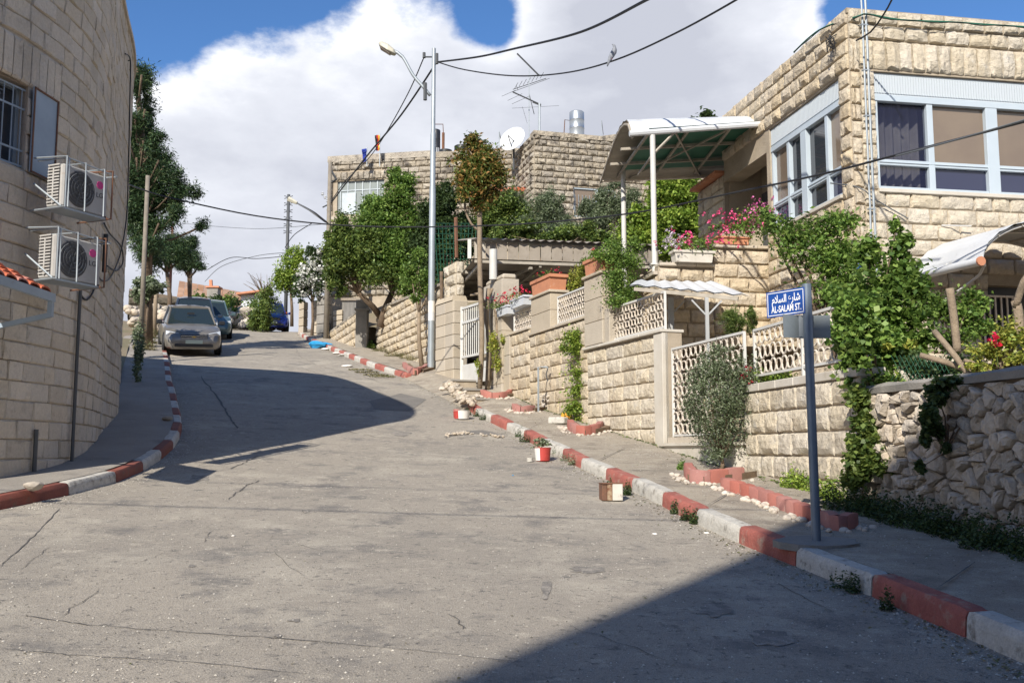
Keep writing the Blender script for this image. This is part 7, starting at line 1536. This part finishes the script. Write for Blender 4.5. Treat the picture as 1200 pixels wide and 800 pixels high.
# ================================================================== overhead cables and the pigeon
def wire(name, pts, r, label, m='black_cable', anchor=None):
    """pts: (px,py,d)"""
    Q = [P(*p) if len(p) == 3 and not isinstance(p, Vector) else p for p in pts]; b = MB(); b.tube(catmull(Q, .35), r, 5); return b.build(name, m, loc=Q[0], label=label, cat='cable')
D0 = lp.y
wire('overhead_cable', [(513,73,D0),(560,67,D0-2),(600,58,D0-4),(680,38,D0-8),(758,0,D0-12),(800,-22,D0-14),(1000,-120,D0-18)], .028, 'thick black cable rising from the lamp post top to the upper right')
wire('overhead_cable', [(513,73,D0),(545,82,D0-1.5),(600,89,D0-4),(660,86,D0-6.5),(720,71,D0-9),(790,40,D0-11),(863,0,D0-13),(900,-25,D0-14),(1100,-150,D0-18)], .018, 'thinner sagging black cable carrying the pigeon')
wire('overhead_cable', [(512,73,D0),(470,135,D0+3),(430,183,D0+6),(400,222,D0+10),(388,238,pu_.y)], .03, 'heavy black cable from the lamp post down to the utility pole')
wire('overhead_cable', [(497,67,D0),(478,110,D0+3),(450,160,D0+7),(430,188,D0+10),(405,212,D0+12),(388,236,pu_.y)], .018, 'slender cable crossing the heavy one beside the far house flags')
wire('overhead_cable', [(75,192,11.9),(120,205,15),(163,221,19),(200,232,20.5),(300,253,22),(400,264,22.5),(505,266,22),(620,262,20.5),(740,250,18.5),(860,226,16),(960,205,14),(1050,182,12.6),(1200,143,11.2),(1260,126,10.8),(1600,40,9.8)], .017, 'long black cable spanning the whole street from left building to the right edge')
wire('overhead_cable', [(1050,183,12.5),(1110,167,11.9),(1200,141,11.1),(1260,122,10.7),(1600,32,9.7)], .012, 'pale second strand running just above the long street cable', 'grey_cable')
wire('overhead_cable', [(1003,48,14.2),(1020,38,14),(1035,18,13.6),(1045,0,13.3),(1052,-18,13)], .014, 'black cable rising from the house corner past the roof edge')
wire('overhead_cable', [(388,265,pu_.y),(370,250,pu_.y),(348,238,44)], .03, 'short cable arm between the utility pole and its lamp')
wire('overhead_cable', [(336,300,50),(300,303,52),(270,302,54),(243,316,56)], .02, 'faint distant cable drooping left of the lattice pole'); wire('overhead_cable', [(334,296,50),(300,300,55),(260,312,60),(240,330,66)], .018, 'faint distant cable above the tan roof', 'grey_cable'); wire('overhead_cable', [(365,262,44),(345,275,47),(334,290,50)], .02, 'short distant cable linking the two far poles')
wire('overhead_cable', [(385,262,pu_.y),(300,268,48),(215,262,52)], .012, 'hair-thin cable high above the street end', 'grey_cable')
wire('overhead_cable', [(-900,200,5),P(300,-900,6),P(700,-900,6)][1:] if False else [Vector((-14,2.4,5.6)),Vector((-6,2.5,5.2)),Vector((2,2.7,5.0)),Vector((10,3.0,5.6))], .013, 'cable overhead casting the stronger thin shadow line over the road')
wire('overhead_cable', [Vector((-14,3.4,6.6)),Vector((-6,3.1,6.2)),Vector((2,3.0,6.1)),Vector((10,3.2,6.7))], .009, 'cable overhead casting the fainter thin shadow line over the road')
bp = P(717,70,D0-8.9); t = thing('pigeon', bp, 'grey pigeon perched on the sagging cable', 'pigeon'); k = 1.0
sp_ = [((-.02,-.24),.012),((-.015,-.14),.03),((0,-.05),.055),((.015,.03),.065),((.02,.10),.05),((.012,.155),.03),((-.005,.195),.030),((-.02,.215),.018),((-.045,.212),.004)]
rg = []; bp2 = bp+Vector((0,0,.10))
for i, ((x, z), r) in enumerate(sp_):
    ar = .8; rg.append([bp2+Vector((x*1.3-z*.45*-1*.6+r*math.cos(a), r*ar*math.sin(a), z)) for a in np.linspace(0, 2*math.pi, 11)[:-1]])
b = MB(); b.loft(rg); b.build('body', 'feather', t, smooth=True)
b = MB(); 
for s_ in (-.02,.02): b.tube([bp+Vector((.0,s_,.05)), bp+Vector((.0,s_,.0))], .006, 4)
b.build('legs', 'bucket_red', t)
# ================================================================== the house behind the viewer that shades the lower right of the street
sh = thing('stone_house', (-2,-10,-2), 'plain stone house behind the viewpoint that shades the near pavement', 'house')
cA = Vector((-3.62,-7.0)); dv = Vector((-.53,-.85)); b = MB(); ZS = 12.55
pl = [(cA.x,cA.y), (14,-8.6), (14,-20), (cA.x+dv.x*15, cA.y+dv.y*15)]
b.slab(pl, -5, ZS); b.build('wall', 'smooth_stone', sh)

# ================================================================== loose grit, dust clods and leaf scraps
def grit(name, n, area, size, m, label, h=.0):
    C = []
    while len(C) < n:
        x, y = area(); C.append((x, y, road(x, y)+h+.002))
    C = np.array(C); N = len(C); s_ = size*(.4+1.2*rng.random(N)**2)[:, None]; a = rng.random(N)*6.28
    V = np.stack([C+np.stack([np.cos(a+k*2.094)*s_[:,0], np.sin(a+k*2.094)*s_[:,0], np.zeros(N)], 1) for k in range(3)]+[C+np.stack([np.zeros(N), np.zeros(N), s_[:,0]*.8], 1)], 1).reshape(-1, 3)
    i = np.arange(N)[:, None]*4; Fq = np.concatenate([i+np.array([[0,1,3]]), i+np.array([[1,2,3]]), i+np.array([[2,0,3]])], 0)
    return np_mesh(name, V, Fq, m, None, 'stuff', label, 'grit', loc=tuple(C[0]))
mk('grit', (.5,.45,.38), island=[(.13,.12,.10),(.30,.27,.23),(.50,.46,.39),(.62,.58,.50)], rough=.95)
def on_road():
    while True:
        y = 4.6+26*random.random()**2.0; x0 = polyx(LK[3:], y)+.1 if y > 9.6 else -6.5; x1 = polyx(RALL, y)-.05; x = lerp(x0, x1, random.random())
        return x, y
def in_gutter():
    y = 5+40*random.random()**1.5; return polyx(RALL, y)-abs(random.gauss(0, .16))-.01, y
def left_gutter():
    y = 9.8+20*random.random()**1.5; return polyx(LK[3:], y)+abs(random.gauss(0, .18))+.02, y
def on_pave():
    y = 6+18*random.random(); return lerp(polyx(RALL, y)+.2, polyx(RW, y)-.02, random.random()**.6), y
grit('road_grit', 16000, on_road, .0065, 'grit', 'pale and dark grit scattered over the asphalt')
grit('gutter_grit', 3800, in_gutter, .0085, 'grit', 'grit gathered in the right gutter below the painted kerb'); grit('gutter_grit', 2200, left_gutter, .0085, 'grit', 'grit gathered along the left kerb')
grit('pavement_grit', 5000, on_pave, .007, 'grit', 'grit and crumbs on the right pavement', .165)
def litter(n, area, size, m, name, label, h=0.0):
    C = np.array([(x, y, road(x, y)+h+.006) for x, y in (area() for _ in range(n))]); V, Fq = leafy(C, size, aspect=.55, up=3.0, fold=.1); np_mesh(name, V, Fq, m, None, 'stuff', label, 'leaf litter', loc=tuple(C[0]))
litter(700, in_gutter, .035, 'dry_grass', 'leaf_litter', 'dry leaf scraps blown against the right kerb'); litter(260, on_pave, .03, 'dry_grass', 'leaf_litter', 'dry leaf scraps on the right pavement', .165); litter(160, on_road, .025, 'dry_grass', 'leaf_litter', 'few dry leaf scraps on the open road')
def foot(y0, y1):
    def f(): y = random.uniform(y0, y1); return polyx(RW, y)-.06-abs(random.gauss(0,.05)), y
    return f
litter(420, foot(11, 23), .05, 'leaf_green', 'wall_weeds', 'small weeds along the foot of the right-hand walls', .17)
